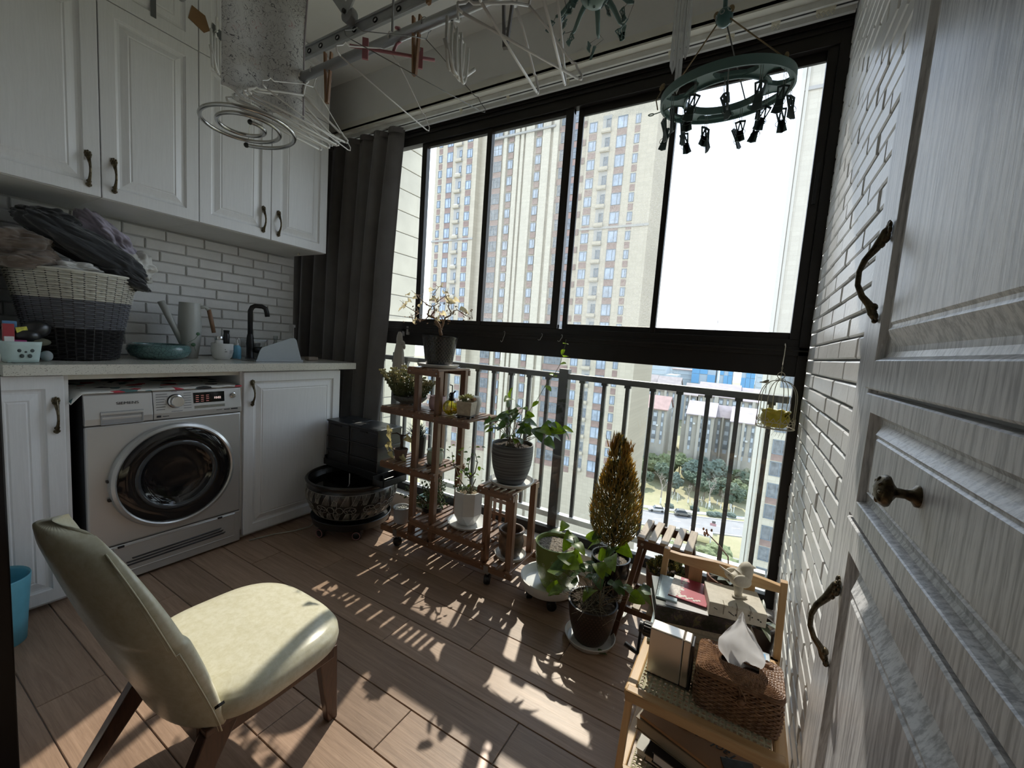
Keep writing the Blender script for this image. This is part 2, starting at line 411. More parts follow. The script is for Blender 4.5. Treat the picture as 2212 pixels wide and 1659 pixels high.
dark_alu = M('bronze_aluminium', (.020,.017,.015), .38, .3, var=.15)
def window():
    w = struct('window_1', (-1.4, 2.1, .115))
    x0, x1 = -3.48, RX-.004; ya, yb = 2.092, 2.13
    P = lambda n, mb, m=dark_alu, bv=.002: part(n, mb, m, w, bevel=bv)
    P('head_rail', MB().box(x0,x1,ya-.01,yb,2.44,2.553).box(x0,x1,ya-.018,ya-.01,2.49,2.50).box(x0,x1,ya-.018,ya-.01,2.515,2.53))
    P('mid_rail', MB().box(x0,x1,ya,yb-.006,1.138,1.294).box(x0,x1,ya-.012,ya,1.225,1.262).box(x0,x1,ya-.022,ya-.012,1.243,1.250))
    P('sill_rail', MB().box(x0,x1,ya,yb,.113,.165))
    P('jamb', MB().box(.163,x1,ya-.012,yb,.115,2.553))
    P('jamb_inner', MB().box(.128,.163,ya,yb,1.294,2.44))
    for a, b, d in ((-1.992,-1.952,0),(-1.486,-1.452,0),(-.986,-.942,.0),(-.922,-.893,.02),(-.450,-.424,.012)):
        P('mullion', MB().box(a,b,ya+d,yb-.004,1.294,2.445))
    P('mullion', MB().box(-2.75,-2.71,ya,yb,.165,2.445))
    P('sash_rail', MB().box(-1.952,-.942,ya+.004,yb-.008,2.415,2.445).box(-.893,.128,ya+.02,yb-.002,2.402,2.445))
    P('sash_sill', MB().box(-1.952,-.942,ya+.004,yb-.008,1.294,1.318).box(-.893,.128,ya+.02,yb-.002,1.294,1.322))
    P('latch', MB().box(.140,.152,ya-.010,ya,1.84,2.00), M('latch_black', (.012,.012,.014), .3))
    clear = thin_glass('window_pane_clear', (.97,.98,.98), .05, .05, (.7,.7,.68), 500, (.55,.7))
    dusty = thin_glass('window_pane_dusty', (.95,.96,.95), .05, .36, (.62,.62,.60), 260, (.46,.60), lo=.15)
    screen = thin_glass('window_pane_screened', (.95,.96,.97), .05, .14, (.78,.79,.80), 420, (.40,.62), lo=.4)
    gl = thin_glass('window_pane_lower', (.94,.96,.95), .06, .05, (.7,.7,.66), 200, (.55,.75))
    for a, b, m, y in ((-1.952,-1.486,clear,2.116),(-1.452,-.986,dusty,2.116),(-.893,-.450,dusty,2.122),(-.424,.128,screen,2.122),(-2.71,-1.992,clear,2.116)):
        part('pane', MB().box(a,b,y-.002,y+.002,1.31,2.43), m, w)
    for a, b in ((-2.71,-1.30),(-1.30,-.30),(-.30,.163)):
        part('pane', MB().box(a,b-.002,2.112,2.116,.16,1.14), gl, w)
    # small white adhesive hooks with a wire S hook
    hk = M('wire_hook_grey', (.45,.44,.42), .35, .8)
    for i, (x, lab) in enumerate(((-1.263,'thin wire S hook hanging on the dark window rail, nearest the curtain'),(-1.02,'second wire hook from the curtain on the dark window rail'),(-.90,'third wire hook on the dark window rail, next to the climbing vine'))):
        s = .6 if i else 1.
        pts = [(0,-.0235,.0),(0.004,-.026,.006*s),(0.008,-.024,0),(.006,-.024,-.02*s),(0,-.025,-.035*s),(-.004,-.025,-.052*s),(-.012,-.025,-.058*s),(-.018,-.025,-.05*s)]
        solo('wire_hook', MB().tube([(x+a,2.088+b,1.258+c) for a,b,c in pts], .0016, 6), hk, lab, 'hook', (x,2.066,1.25), smooth=True, group='wire hooks on the window rail')
window()

def railing():
    rm = M('railing_paint', (.045,.043,.042), .45, .2, var=.2)
    r = thing('balcony_railing', 'dark grey metal balcony railing of upright bars outside the glass', 'railing', (-1.2, 2.16, .2))
    Y = 2.16
    part('handrail', MB().box(-3.4,.16,Y-.022,Y+.022,1.018,1.05), rm, r, bevel=.004)
    part('bottom_rail', MB().box(-3.4,.16,Y-.02,Y+.02,.205,.238), M('railing_bottom_sunlit', (.55,.55,.53), .35, .1), r, bevel=.003)  # sunlit look of the bottom rail painted into its lighter colour
    bm = mesh('bar', MB().box(-.0095,.0095,-.0095,.0095,.236,1.02), rm)
    g = mesh('bar_collar', MB().box(-.016,.016,-.012,.012,1.004,1.018), rm)
    xs = [.097-.1276*k for k in range(6)] + [-.665,-.79] + [-.998-.1233*k for k in range(19)]
    for x in xs:
        b = inst('bar', bm, (x, Y, 0), r); inst('bar_collar', g, (x, Y, 0), b)
    for x in (-.898,-2.2): part('post', MB().box(x-.028,x+.028,Y-.025,Y+.025,.12,1.075), rm, r, bevel=.004)
railing()

def curtain():
    m, nt, b = new_mat('curtain_fabric'); MATS['curtain_fabric'] = m
    v = coords(nt, (1,1,1)); f = tnoise(nt, v, 5)
    nt.links.new(ramp(nt, f, [(.3,(.125,.118,.116)),(.7,(.165,.157,.154))]), b.inputs['Base Color'])
    b.inputs['Roughness'].default_value = .8; b.inputs['Sheen Weight'].default_value = .25
    bump(nt, b, tnoise(nt, coords(nt,(1,1,.3)), 400, 2), .2, .0006)
    c = thing('curtain', 'heavy grey floor-length curtain drawn to the corner by the window', 'curtain', (-2.6, 2.0, .03))
    def xr(z): return -2.27 + .10*max(0,min(1,(z-.1)/1.3)) + .075*max(0,min(1,(z-1.4)/1.1))**1.5
    NF = 9
    def fn(u, w):
        z = 2.515 - w*2.47; x = -3.42 + (xr(z)+3.42)*u
        ph = u*NF*2*pi + .9*sin(u*9) + .45*sin(w*3+u*14)
        amp = .036*(1-.35*(1-w)**2)*(1 + .35*sin(u*23))
        s = sin(ph); s = math.copysign(abs(s)**.8, s)
        y = 1.995 + amp*s + .004*sin(ph*2+w*5); x += .016*cos(ph)*min(1, w*3+.3)
        if u > .93: y += .02*(u-.93)/.07
        return (x, min(y, 2.060), z)
    me = part('fabric', MB().grid(fn, 220, 40), m, c, smooth=True); me.modifiers.new('thick','SOLIDIFY').thickness = .0015
    def hd(u, w):
        z = 2.522 - w*.035; x = -3.42 + (xr(2.5)+3.42)*u; ph = u*NF*2*pi + .9*sin(u*9) + .45*sin(u*14)
        return (x+.012*cos(ph), min(2.06,1.993+.026*sin(ph)), z)
    part('heading', MB().grid(hd, 200, 2), M('heading_tape', (.14,.13,.13), .8), c, smooth=True)
curtain()

# ---------------------------------------------------------------- cabinets
white_wood = grain('white_foil', (.71,.715,.725), (.76,.765,.775), 170, .42, .10, (.35,.65))
oak_wash = grain('washed_oak_foil', (.40,.40,.41), (.77,.77,.775), 120, .36, .45, (.40,.56))
carcass = M('carcass_white', (.72,.72,.71), .45, var=.04)
brass = M('antique_brass', (.105,.085,.055), .36, .95, var=.6, vs=120, bmp=.5, bs=300)
RG_L = [(0,-.018),(0,-.0015),(.002,0),(.050,0),(.0535,-.006),(.060,-.009),(.068,-.009),(.092,-.0015),(.097,-.0035),(.102,-.001),(.110,-.001)]
RG_R = [(0,-.022),(0,-.003),(.003,0),(.050,0),(.052,-.002),(.057,-.012),(.066,-.015),(.074,-.015),(.088,-.008),(.100,-.001),(.104,-.003),(.108,-.003),(.112,0),(.122,.0)]
def handle_mesh(L=.135, out=.027, big=1.0):
    mb = MB(); pts = [(.5,.10),(.44,.22),(.36,.30),(.26,.50),(.14,.85),(.02,1.0),(-.12,.98),(-.24,.75),(-.33,.42),(-.42,.25),(-.5,.12)]
    rad = [.002,.0055,.0075,.0065,.0048,.0042,.0042,.0048,.0058,.0068,.003]
    fine = []; fr = []
    for i in range(len(pts)-1):
        for t in (0,.5):
            fine.append((0, 0+pts[i][1]*out*(1-t)+pts[i+1][1]*out*t, (pts[i][0]*(1-t)+pts[i+1][0]*t)*L)); fr.append((rad[i]*(1-t)+rad[i+1]*t)*big)
    fine.append((0, pts[-1][1]*out, pts[-1][0]*L)); fr.append(rad[-1]*big)
    mb.tube(fine, fr, 10)
    for z, r, o in ((.36,.0085,.22),(.30,.006,.30),(-.36,.0075,.25),(-.44,.0065,.2),(-.50,.005,.12),(.44,.0062,.2)):
        mb.sphere((0, o*out, z*L), (r*big*1.15, r*big*.9, r*big), 10, 6)
    for k, (dx, dz) in enumerate(((0,.515),(-.05,.49),(.05,.49),(-.062,.44),(.062,.44),(-.05,.38),(.05,.38),(-.045,-.46),(.045,-.46))):
        mb.sphere((dx*L, .12*out, dz*L), (.0042*big, .003*big, .0062*big), 8, 6)
    return mesh('handle', mb, brass, smooth=True)
HM = handle_mesh()
FX = axes((0,1,0),(1,0,0),(0,0,1))      # local y (outward) -> +x
FNX = axes((0,-1,0),(-1,0,0),(0,0,1))   # local y -> -x

def door_px(name, par, x, y0, y1, z0, z1, rg, mat):
    return part(name, MB().rings((x,y0,z0),(0,1,0),(0,0,1),(1,0,0), y1-y0, z1-z0, rg), mat, par)
def upper_cabinets():
    zs = 1.685; U = -2.445
    spec = [(.30,.6716,'white wall cabinet with raised panel door, nearest the camera above the laundry basket', .632),
            (.6716,1.0281,'white wall cabinet with raised panel door, second from the near end', .712),
            (1.0281,1.3813,'white wall cabinet with raised panel door, third from the near end', 1.338),
            (1.3813,1.737,'white wall cabinet with raised panel door, next to the curtain', 1.424)]
    for i, (a, b, lab, hy) in enumerate(spec):
        t = thing('wall_cabinet', lab, 'cabinet', (U-.2, (a+b)/2, zs), 'wall cabinets over the counter')
        x1 = U-.018; a2 = a+.0005; b2 = b-.0005
        part('body', MB().box(LX+.002,x1,a2,b2,zs,2.868), carcass, t)
        d = door_px('door', t, U, a+.0018, b-.0018, zs+.002, 2.478, RG_L, white_wood)
        inst('handle', HM, (U, hy, 1.787), d, M=FX)
        door_px('upper_door', t, U, a+.0018, b-.0018, 2.482, 2.86, RG_L, white_wood)
    solo('soap_hook', MB().lathe([(0,-.004),(.007,-.003),(.009,0),(.004,.004),(.004,.012),(0,.012)], 14, (-2.62,1.66,1.673)), M('hook_cream', (.75,.72,.6), .4),
         'small cream button stuck to the underside of the last wall cabinet', 'hook', (-2.62,1.66,1.67), smooth=True)
upper_cabinets()
def lower_cabinets():
    L = -2.332
    t = thing('base_cabinet', 'narrow white base cabinet left of the washing machine', 'cabinet', (L-.25,.44,0), 'base cabinets')
    part('body', MB().box(LX+.002,L-.018,.3955,.532,.06,.945).box(LX+.03,L-.05,.40,.53,.0,.06), carcass, t)
    d = door_px('door', t, L, .27, .5163, .03, .945, RG_L, white_wood)
    inst('handle', HM, (L, .492, .788), d, M=FX)
    t = thing('base_cabinet', 'wide white base cabinet right of the washing machine', 'cabinet', (L-.25,1.48,0), 'base cabinets')
    part('body', MB().box(LX+.002,L-.018,1.174,1.785,.06,.949).box(LX+.03,L-.05,1.18,1.78,0,.06), carcass, t)
    d = door_px('door', t, L, 1.185, 1.783, .03, .94, RG_L, white_wood)
    inst('handle', HM, (L, 1.228, .826), d, M=FX)
    m, nt, b = new_mat('speckled_quartz'); v = coords(nt); f = tnoise(nt, v, 260, 2, .5); g = tnoise(nt, coords(nt,(1,1,1)), 5)
    base = ramp(nt, g, [(.3,(.60,.58,.51)),(.7,(.66,.64,.57))]); mk = ramp(nt, f, [(.33,(1,1,1)),(.40,(0,0,0))])
    nt.links.new(mix_rgb(nt, mk, base, (.30,.29,.25)), b.inputs['Base Color']); b.inputs['Roughness'].default_value = .16
    solo('countertop', MB().box(LX,-2.305,.36,1.884,.9495,.9905).box(LX,-2.42,.395,.42,.9905,.992), m, 'speckled beige quartz worktop running above the washing machine and base cabinets', 'countertop', (-2.6,1.1,.95), bevel=.003)
    solo('apron_strip', MB().box(L-.06,L-.03,.533,1.173,.925,.9493), M('apron_cream', (.66,.64,.57), .4), 'pale strip under the worktop above the washing machine', 'trim', (L-.04,.85,.93))
lower_cabinets()

def right_cabinet():
    X = .185
    t = thing('built_in_cabinet', 'tall pale wood-grained cabinet with ornate pulls beside the white brick wall', 'cabinet', (.4,.5,0))
    part('body', MB().box(X+.022,.60,-.6,1.098,.0,2.868), carcass, t)
    part('filler_strip', MB().box(X+.008,X+.026,.992,1.099,.0,2.868), oak_wash, t, bevel=.002)
    def dnx(name, y0, y1, z0, z1, kv=1):
        return part(name, MB().rings((X,y1,z0),(0,-1,0),(0,0,1),(-1,0,0), y1-y0, z1-z0, RG_R, kv), oak_wash, t)
    HB = handle_mesh(.165, .036, 1.05); KM = mesh('knob', MB().lathe([(.013,0),(.013,.003),(.008,.006),(.0055,.012),(.006,.020),(.012,.024),(.0185,.027),(.0195,.030),(.0165,.035),(.010,.039),(0,.041)], 20), brass, smooth=True)
    pet = MB()
    for k in range(8):
        a = k*pi/4; pet.sphere((.0105*cos(a), .0105*sin(a), .0365), (.006,.003,.0028), 8, 5, Matrix.Rotation(a,3,'Z'))
    d = dnx('door', .33, .988, 1.158, 2.50); inst('handle', HB, (X, .962, 1.362), d, M=FNX)
    d = dnx('drawer', .30, .966, .930, 1.151, .62)
    k = inst('knob', KM, (X, .645, 1.05), d, M=axes((0,1,0),(0,0,1),(-1,0,0)) if False else Matrix(((0,0,-1,0),(0,1,0,0),(1,0,0,0),(0,0,0,1))))
    inst('knob_petals', mesh('knob_petals', pet, brass, smooth=True), (X,.645,1.05), d, M=Matrix(((0,0,-1,0),(0,1,0,0),(1,0,0,0),(0,0,0,1))))
    d = dnx('door', .33, .966, .06, .921); inst('handle', HB, (X, .932, .724), d, M=FNX)
    dnx('door', .33, .988, 2.505, 2.86)
    dnx('door', -.30, .29, .06, 2.86)
right_cabinet()

# dark sliding door frame at the near left edge
df = struct('door_1', (-1.32,.16,0))
part('door_frame', MB().box(-1.40,-1.302,.12,.20,0,2.3), M('door_frame_black', (.012,.010,.010), .5), df, bevel=.003)

# ---------------------------------------------------------------- outside
G = -43.0
def Mo(n, col, *a, **k): return M(n, tuple(x*.72 for x in col), *a, **k)
def tile_wall(name, col, sx, sz, var=.05, line=.82):
    m, nt, b = new_mat(name); v = coords(nt)
    br = nt.nodes.new('ShaderNodeTexBrick'); mp = nt.nodes.new('ShaderNodeMapping'); nt.links.new(v, mp.inputs[0]); mp.inputs['Rotation'].default_value = (pi/2,0,0)
    nt.links.new(mp.outputs[0], br.inputs['Vector']); br.inputs['Scale'].default_value = 1; br.offset = 0
    br.inputs['Brick Width'].default_value = sx; br.inputs['Row Height'].default_value = sz; br.inputs['Mortar Size'].default_value = .02
    br.inputs['Color1'].default_value = c4(tuple(x*(1-var) for x in col)); br.inputs['Color2'].default_value = c4(tuple(x*(1+var) for x in col))
    br.inputs['Mortar'].default_value = c4(tuple(x*line for x in col)); nt.links.new(br.outputs[0], b.inputs['Base Color'])
    b.inputs['Roughness'].default_value = .8; return m
beige_tile = tile_wall('facade_beige_tile', (.32,.28,.215), .9, .6)
pier_tile = tile_wall('facade_pale_tile', (.36,.325,.26), .9, .6)
terra = Mo('facade_brick_red', (.24,.165,.14), .85, var=.25, vs=1.2)
win_frame = Mo('far_window_frame', (.16,.19,.22), .5)
win_glass = Mo('far_window_glass', (.24,.29,.36), .12, .0, var=.35, vs=.9, spec=.9, rnd=40)
win_dark = Mo('far_window_dark', (.13,.14,.15), .2, var=.5, vs=1.5, rnd=40)
grey_wall = Mo('facade_grey', (.34,.325,.30), .85, var=.06, vs=.5)
WM = {}
def far_window(par, x0, x1, zc, h, y, m=None, mull=True, dark=False):
    """frame standing proud of the facade, pane as sub-part; facade faces -y"""
    w = x1-x0; k = (round(w,2), round(h,2), mull, dark)
    if k not in WM:
        f = MB().box(-w/2,w/2,-.10,.0,-h/2,-h/2+.09).box(-w/2,w/2,-.10,0,h/2-.09,h/2).box(-w/2,-w/2+.09,-.10,0,-h/2,h/2).box(w/2-.09,w/2,-.10,0,-h/2,h/2)
        if mull:
            f.box(w*.12-.04,w*.12+.04,-.09,0,-h/2,h/2)
            if w > 1.8: f.box(-w/2,w/2,-.09,0,h*.12-.04,h*.12+.04); f.box(-w*.2-.04,-w*.2+.04,-.09,0,-h/2,h/2)
        p = MB().box(-w/2+.05,w/2-.05,-.035,-.015,-h/2+.05,h/2-.05)
        WM[k] = (mesh('window', f, win_frame), mesh('pane', p, win_dark if dark else win_glass))
    fr, pn = WM[k]; o = inst('window', fr, ((x0+x1)/2, y, zc), par); inst('pane', pn, ((x0+x1)/2, y, zc), o)

def tower():
    t = thing('apartment_tower', 'tall beige tiled apartment tower with brick red panels under its windows', 'building', (-37,70,G))
    Y, Yc = 66.0, 66.9
    part('wall', MB().box(-59.1,-48.9,Y,80,G,48), beige_tile, t)
    part('wall', MB().box(-48.9,-27.0,Yc+.35,80,G,46), beige_tile, t)
    part('wall', MB().box(-27.0,-15.9,Y,80,G,42.5), beige_tile, t)
    k = Yc/69
    pil = MB()
    for a, b in ((-44.9,-44.25),(-42.5,-41.6),(-41.2,-40.6),(-40.2,-38.5),(-36.7,-35.2),(-34.6,-33.6)): pil.box(a*k,b*k,Yc-.15,Yc+.4,G,45)
    part('pilaster', pil, pier_tile, t)
    part('cornice', MB().box(-59.25,-48.8,Y-.18,Y,20.6,20.95).box(-48.4*k+.4,-33.2,Yc-.35,Yc,38.55,38.9).box(-27,-15.8,Y-.18,Y,20.6,20.95), grey_wall, t)
    spm = {}
    def spandrel(x0, x1, z, y):
        kk = round(x1-x0,2)
        if kk not in spm: spm[kk] = mesh('spandrel', MB().box(-kk/2,kk/2,-.06,0,-.5,.5), terra)
        inst('spandrel', spm[kk], ((x0+x1)/2, y, z), t)
    am = mesh('air_conditioner', MB().box(-.42,.42,-.4,-.05,0,.6).lathe([(.24,0),(.24,.02),(.2,.02),(.2,.0)], 12, (-.08,-.4,.3), M=Matrix.Rotation(pi/2,3,'X')), Mo('ac_white', (.72,.72,.70), .5))
    rec = mesh('recess', MB().box(-.7,.7,-.03,0,-1.45,1.45), grey_wall); sl = mesh('balcony_slab', MB().box(-.75,.75,-.45,0,-.08,.08).box(-.75,.75,-.45,-.38,0,.55), beige_tile)
    for r in range(-17, 5):
        z = 28.0 + 2.9*r
        if z > 41 or z < -21: continue
        for x0, x1, h in ((-58.2,-57.35,1.4),(-56.1,-54.7,1.85),(-51.25,-50.0,1.6)):
            far_window(t, x0, x1, z, h, Y); spandrel(x0, x1, z-1.45, Y)
        inst('recess', rec, (-53.1, Y, z), t); far_window(t, -53.0, -52.5, z+.25, 1.3, Y-.03, mull=False); inst('balcony_slab', sl, (-53.1, Y, z-1.2), t)
        if r % 2 == 0: inst('air_conditioner', am, (-53.2, Y-.02, z-1.1), t)
        far_window(t, -47.6*k, -45.45*k, z, 1.85, Yc+.2, dark=r < 3); spandrel(-47.6*k, -45.45*k, z-1.45, Yc+.25)
        for x0, x1 in ((-43.98,-42.85),(-38.1,-37.0)):
            far_window(t, x0*k, x1*k, z, 1.55, Yc+.15); spandrel(x0*k, x1*k, z-1.35, Yc+.2)
        far_window(t, -33.25*k, -30.0*k, z, 1.75, Yc+.25, dark=True); spandrel(-33.6*k, -28.6*k, z-1.45, Yc+.3)
        for x0, x1, h in ((-26.7,-25.4,1.6),(-22.1,-20.55,1.85),(-19.3,-18.5,1.4)):
            if z < 39: far_window(t, x0, x1, z, h, Y); spandrel(x0, x1, z-1.45, Y)
        if z < 39:
            inst('recess', rec, (-23.8, Y, z), t); far_window(t, -23.9, -23.2, z+.2, 1.4, Y-.03, mull=False, dark=True); inst('balcony_slab', sl, (-23.8, Y, z-1.2), t)
tower()

def near_wings():
    t = thing('neighbour_wall', 'beige stone clad wing of this building seen beside the curtain', 'wall', (-9.2,7.2,0))
    part('core', MB().box(-9.6,-9.04,4.2,9.55,-8,13), grey_wall, t)
    tm = mesh('stone_tile', MB().rings((0,0,0),(0,1,0),(0,0,1),(1,0,0),1.17,.57,[(0,-.04),(0,-.006),(.008,0)]), Mo('wing_tile', (.46,.41,.31), .45, var=.1, vs=1.5, rnd=30))
    for i in range(-3, 12):
        for j in range(4): inst('stone_tile', tm, (-9.0, 4.8+j*1.19, i*.59), t)
    t = thing('apartment_tower', 'pale tiled tower at the edge of the window frame with one column of dark windows', 'building', (8,66,G))
    Y = 63.0
    part('wall', MB().box(1.95,16,Y,80,G,64), pier_tile, t)
    part('drainpipe', MB().box(1.5,1.95,Y-.5,Y+.4,G,62).box(2.05,2.35,Y-.25,Y,G,62), Mo('pilaster_cream', (.52,.485,.41), .7, var=.04), t)
    part('cornice', MB().box(1.9,16,Y-.2,Y,34.2,34.6), grey_wall, t)
    sm = mesh('spandrel', MB().box(-.85,.85,-.07,0,-.42,.42), terra)
    for r in range(12):
        z = -1.0-2.9*r
        if z < -33: break
        far_window(t, 3.55, 5.25, z, 1.9, Y, dark=True)
        if r % 2: inst('spandrel', sm, (4.4, Y, z-1.4), t)
near_wings()

def ground():
    gm, nt, b = new_mat('lawn_dry'); v = coords(nt)
    f = tnoise(nt, v, .09, 6, .7); nt.links.new(ramp(nt, f, [(.32,(.095,.11,.045)),(.5,(.195,.18,.10)),(.68,(.23,.205,.125))]), b.inputs['Base Color']); b.inputs['Roughness'].default_value = .95
    g = structm('ground_lawn', MB().box(-700,700,20,900,G-.6,G), gm)
    rm = Mo('asphalt', (.20,.20,.21), .75, var=.12, vs=.4); km = Mo('kerb_stone', (.42,.42,.41), .8)
    a = radians(22); R = Matrix.Rotation(a, 3, 'Z'); c = Vector((-8, 117.6, G))
    structm('ground_road', MB().obox(c+Vector((0,0,.03)), 160, 9.5, .1, R), rm)
    structm('ground_kerb', MB().obox(c+R@Vector((0,5.0,.08)), 160, .5, .25, R).obox(c+R@Vector((0,8.2,.05)), 160, 2.0, .12, R).obox(c+R@Vector((0,-5.0,.08)), 160, .5, .25, R), km)
    ln = MB()
    for i in range(-14, 12): ln.obox(c+R@Vector((i*5,0,.09)), 2, .14, .02, R)
    structm('ground_lane_marks', ln, Mo('road_paint', (.75,.75,.73), .8))
    # paving in front of the tower
    structm('ground_paving', MB().box(-60,14,66,103,G,G+.04), Mo('paving_grey', (.29,.28,.26), .9, var=.2, vs=.2))
    def car(loc, rz, col, lab, suv=False):
        t = thing('car', lab, 'car', loc); Rz = Matrix.Rotation(rz, 3, 'Z'); L, W = 4.6, 1.8; h = 1.65 if suv else 1.45
        def sec(prof, w0, inset=0):
            mb = MB(); n = len(prof); mb.prism([Vector(loc)+Rz@Vector((x, -w0/2, z)) for x, z in prof], Rz@Vector((0,w0,0))); return mb
        body = [(-2.3,.35),(-2.28,.75),(-2.1,.88),(2.0,.95) if suv else (1.9,.92),(2.25,.85),(2.3,.35)] if True else 0
        body = [(-2.3,.32),(-2.3,.72),(-2.15,.84),(-1.0,.95),(1.6,.97),(2.2,.95),(2.3,.7),(2.3,.32)]
        cab = [(-1.1,.93),(-.45,h-.04),(.9,h),(1.75 if suv else 1.45,h-.08),(2.15 if suv else 1.95,.95)]
        paint = Mo('car_paint_%s' % ('grey' if suv else 'white'), col, .25, .2, var=.03, coat=.5)
        part('body', sec(body, W), paint, t, bevel=.08); part('cabin', sec(cab, W*.86), Mo('car_glass', (.05,.06,.07), .08), t, bevel=.06)
        part('roof', MB().obox(Vector(loc)+Rz@Vector((.45,0,h)), 1.6, W*.8, .06, Rz), paint, t, bevel=.02)
        wm = mesh('wheel', MB().lathe([(0,-.11),(.22,-.11),(.33,-.1),(.33,.1),(.22,.11),(0,.11)], 16, M=Matrix.Rotation(pi/2,3,'X')), Mo('tyre', (.03,.03,.03), .7))
        for x in (-1.4, 1.4):
            for y in (-W/2+.08, W/2-.08): inst('wheel', wm, Vector(loc)+Rz@Vector((x,y,.33)), t, rot=(0,0,rz))
    car((-18.6,119.4,G+.09), a, (.80,.80,.80), 'white parked sedan on the road behind the golden conifer')
    car((-11.8,121.0,G+.09), a+pi, (.20,.19,.17), 'dark grey parked car on the road beyond the wooden stool', True)
    # low buildings
    roofm = [Mo('roof_%d' % i, c, .85, var=.14, vs=.6) for i, c in enumerate(((.40,.26,.235),(.35,.295,.28),(.39,.325,.325),(.42,.36,.375)))]
    wallm = Mo('block_wall', (.42,.395,.34), .85, var=.08, vs=.3); wing = Mo('block_window_dark', (.20,.22,.24), .3, var=.4, vs=.7, rnd=20); whitef = Mo('block_gable', (.70,.69,.66), .8)
    wmm = mesh('window_strip', MB().box(-.8,.8,-.1,.05,-8,1.2), wing); pm = mesh('pane', MB().box(-.55,.55,-.14,-.02,-.6,.6), Mo('block_pane', (.50,.56,.62), .2, var=.2)); acm = mesh('air_conditioner', MB().box(-.4,.4,-.45,-.05,-.3,.3), Mo('ac_white', (.72,.72,.70), .5))
    def block(x0, x1, y0, y1, ez, rise, ri, lab, cols=None, grp='pitched roof apartment blocks beyond the trees'):
        t = thing('apartment_block', lab, 'building', ((x0+x1)/2,(y0+y1)/2,G), grp)
        part('wall', MB().box(x0,x1,y0,y1,G,ez), wallm, t)
        ym = (y0+y1)/2
        part('roof', MB().prism([(x0-.5,y0-.8,ez),(x0-.5,ym,ez+rise),(x0-.5,y1+.8,ez),(x0-.5,y1+.8,ez-.3),(x0-.5,ym,ez+rise-.5),(x0-.5,y0-.8,ez-.3)], (x1-x0+1,0,0)), roofm[ri], t)
        part('gable', MB().prism([(x1+.02,y0,ez-.3),(x1+.02,ym,ez+rise-.4),(x1+.02,y1,ez-.3)], (-.2,0,0)), whitef, t)
        dm = MB()
        for q in range(1, int((x1-x0)/9)):
            xx = x0+q*9; dm.prism([(xx-1.3,y0+1,ez+.9*0+.2),(xx,y0+1,ez+1.5),(xx+1.3,y0+1,ez+.2)], (0,3,0))
        if dm.v: part('dormer', dm, roofm[1], t)
        n = max(2, int((x1-x0)/2.6)); rnd = random.Random(int(x0*7+y0))
        for q in range(n):
            xx = x0+(q+.5)*(x1-x0)/n
            o = inst('window_strip', wmm, (xx, y0, ez-2.2), t, scale=(.6+.5*(q%2), 1, 1.2))
            for zz in range(4):
                inst('pane', pm, (xx, y0, ez-2.3-2.9*zz), o)
            if rnd.random() < .6: inst('air_conditioner', acm, (xx+1.1, y0, ez-3.5-2.9*rnd.randint(0,3)), t)
        part('stair_tower', MB().box(x0+(x1-x0)*.42,x0+(x1-x0)*.52,y0-1.2,y0,G,ez+.1), Mo('block_stair', (.47,.44,.38), .85), t)
    block(-39.5,-25.7,165,177,-19.7,4.6,0,'beige block with a salmon pink pitched roof, nearest the tall tower')
    block(-18.4,-9.3,165,178,-19.9,4.4,3,'beige block with a pale pink roof behind the park trees, left half of the long pair')
    block(-3.7,4.4,163,177,-20.3,4.6,3,'beige block with a pale pink roof next to the edge tower')
    block(-9.3,-3.7,170,178,-20.3,4.0,2,'recessed grey block joining two pale pink roofed buildings')
    block(-60,-39,205,219,-15.0,6,1,'far block with a grey brown roof and dormers, nearest the tall tower')
    block(-37.0,-27.5,200,214,-15.0,6.0,1,'far block with a grey brown roof and dormers behind the salmon roof')
    block(-24.6,-19.5,202,216,-16.2,5.0,1,'narrow far block with a white gable between brown roofs')
    block(-19.0,-3.0,203,218,-15.6,5.5,2,'long far block with a dusty pink roof behind the pale pink roofs')
    block(-2.5,9,203,218,-16.2,5.2,2,'far block with a dusty pink roof beside the edge tower')
    hazed = lambda n, c: Mo(n, c, .9, var=.08, vs=.05)  # haze over the distance is painted in as paler colours
    def farb(x0, x1, y, z1, col, lab, rows=5, gl=True, roof=None, cat='building'):
        t = thing('far_building', lab, cat, ((x0+x1)/2, y, G)); part('wall', MB().box(x0,x1,y,y+16,G,z1), col, t)
        if gl:
            sm = mesh('window_row', MB().box(-(x1-x0)*.42,(x1-x0)*.42,-.2,0,-.6,.6), hazed('far_glass_hazed', (.50,.56,.60)))
            for r in range(rows): inst('window_row', sm, ((x0+x1)/2, y, z1-2.2-r*3.1), t)
        if roof: part('roof', MB().box(x0-.5,x1+.5,y-.5,y+16.5,z1,z1+.7), roof, t)
        return t
    pale = hazed('far_pale_haze', (.50,.55,.59)); pale2 = hazed('far_pale_haze_2', (.46,.51,.55)); red = hazed('far_roof_hazed_red', (.48,.37,.36))
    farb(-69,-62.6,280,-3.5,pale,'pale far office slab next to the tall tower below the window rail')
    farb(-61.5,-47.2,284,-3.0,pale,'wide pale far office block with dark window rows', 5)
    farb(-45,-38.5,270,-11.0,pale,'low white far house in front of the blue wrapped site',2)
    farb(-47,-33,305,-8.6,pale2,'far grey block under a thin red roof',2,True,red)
    farb(-62,-20,330,-2,hazed('far_pale_haze_3',(.55,.60,.64)),'very distant pale row of houses',3,True,red)
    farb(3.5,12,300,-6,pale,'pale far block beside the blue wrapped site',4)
    blue = Mo('scaffold_blue_sheet', (.13,.34,.58), .6, var=.1, vs=.05)
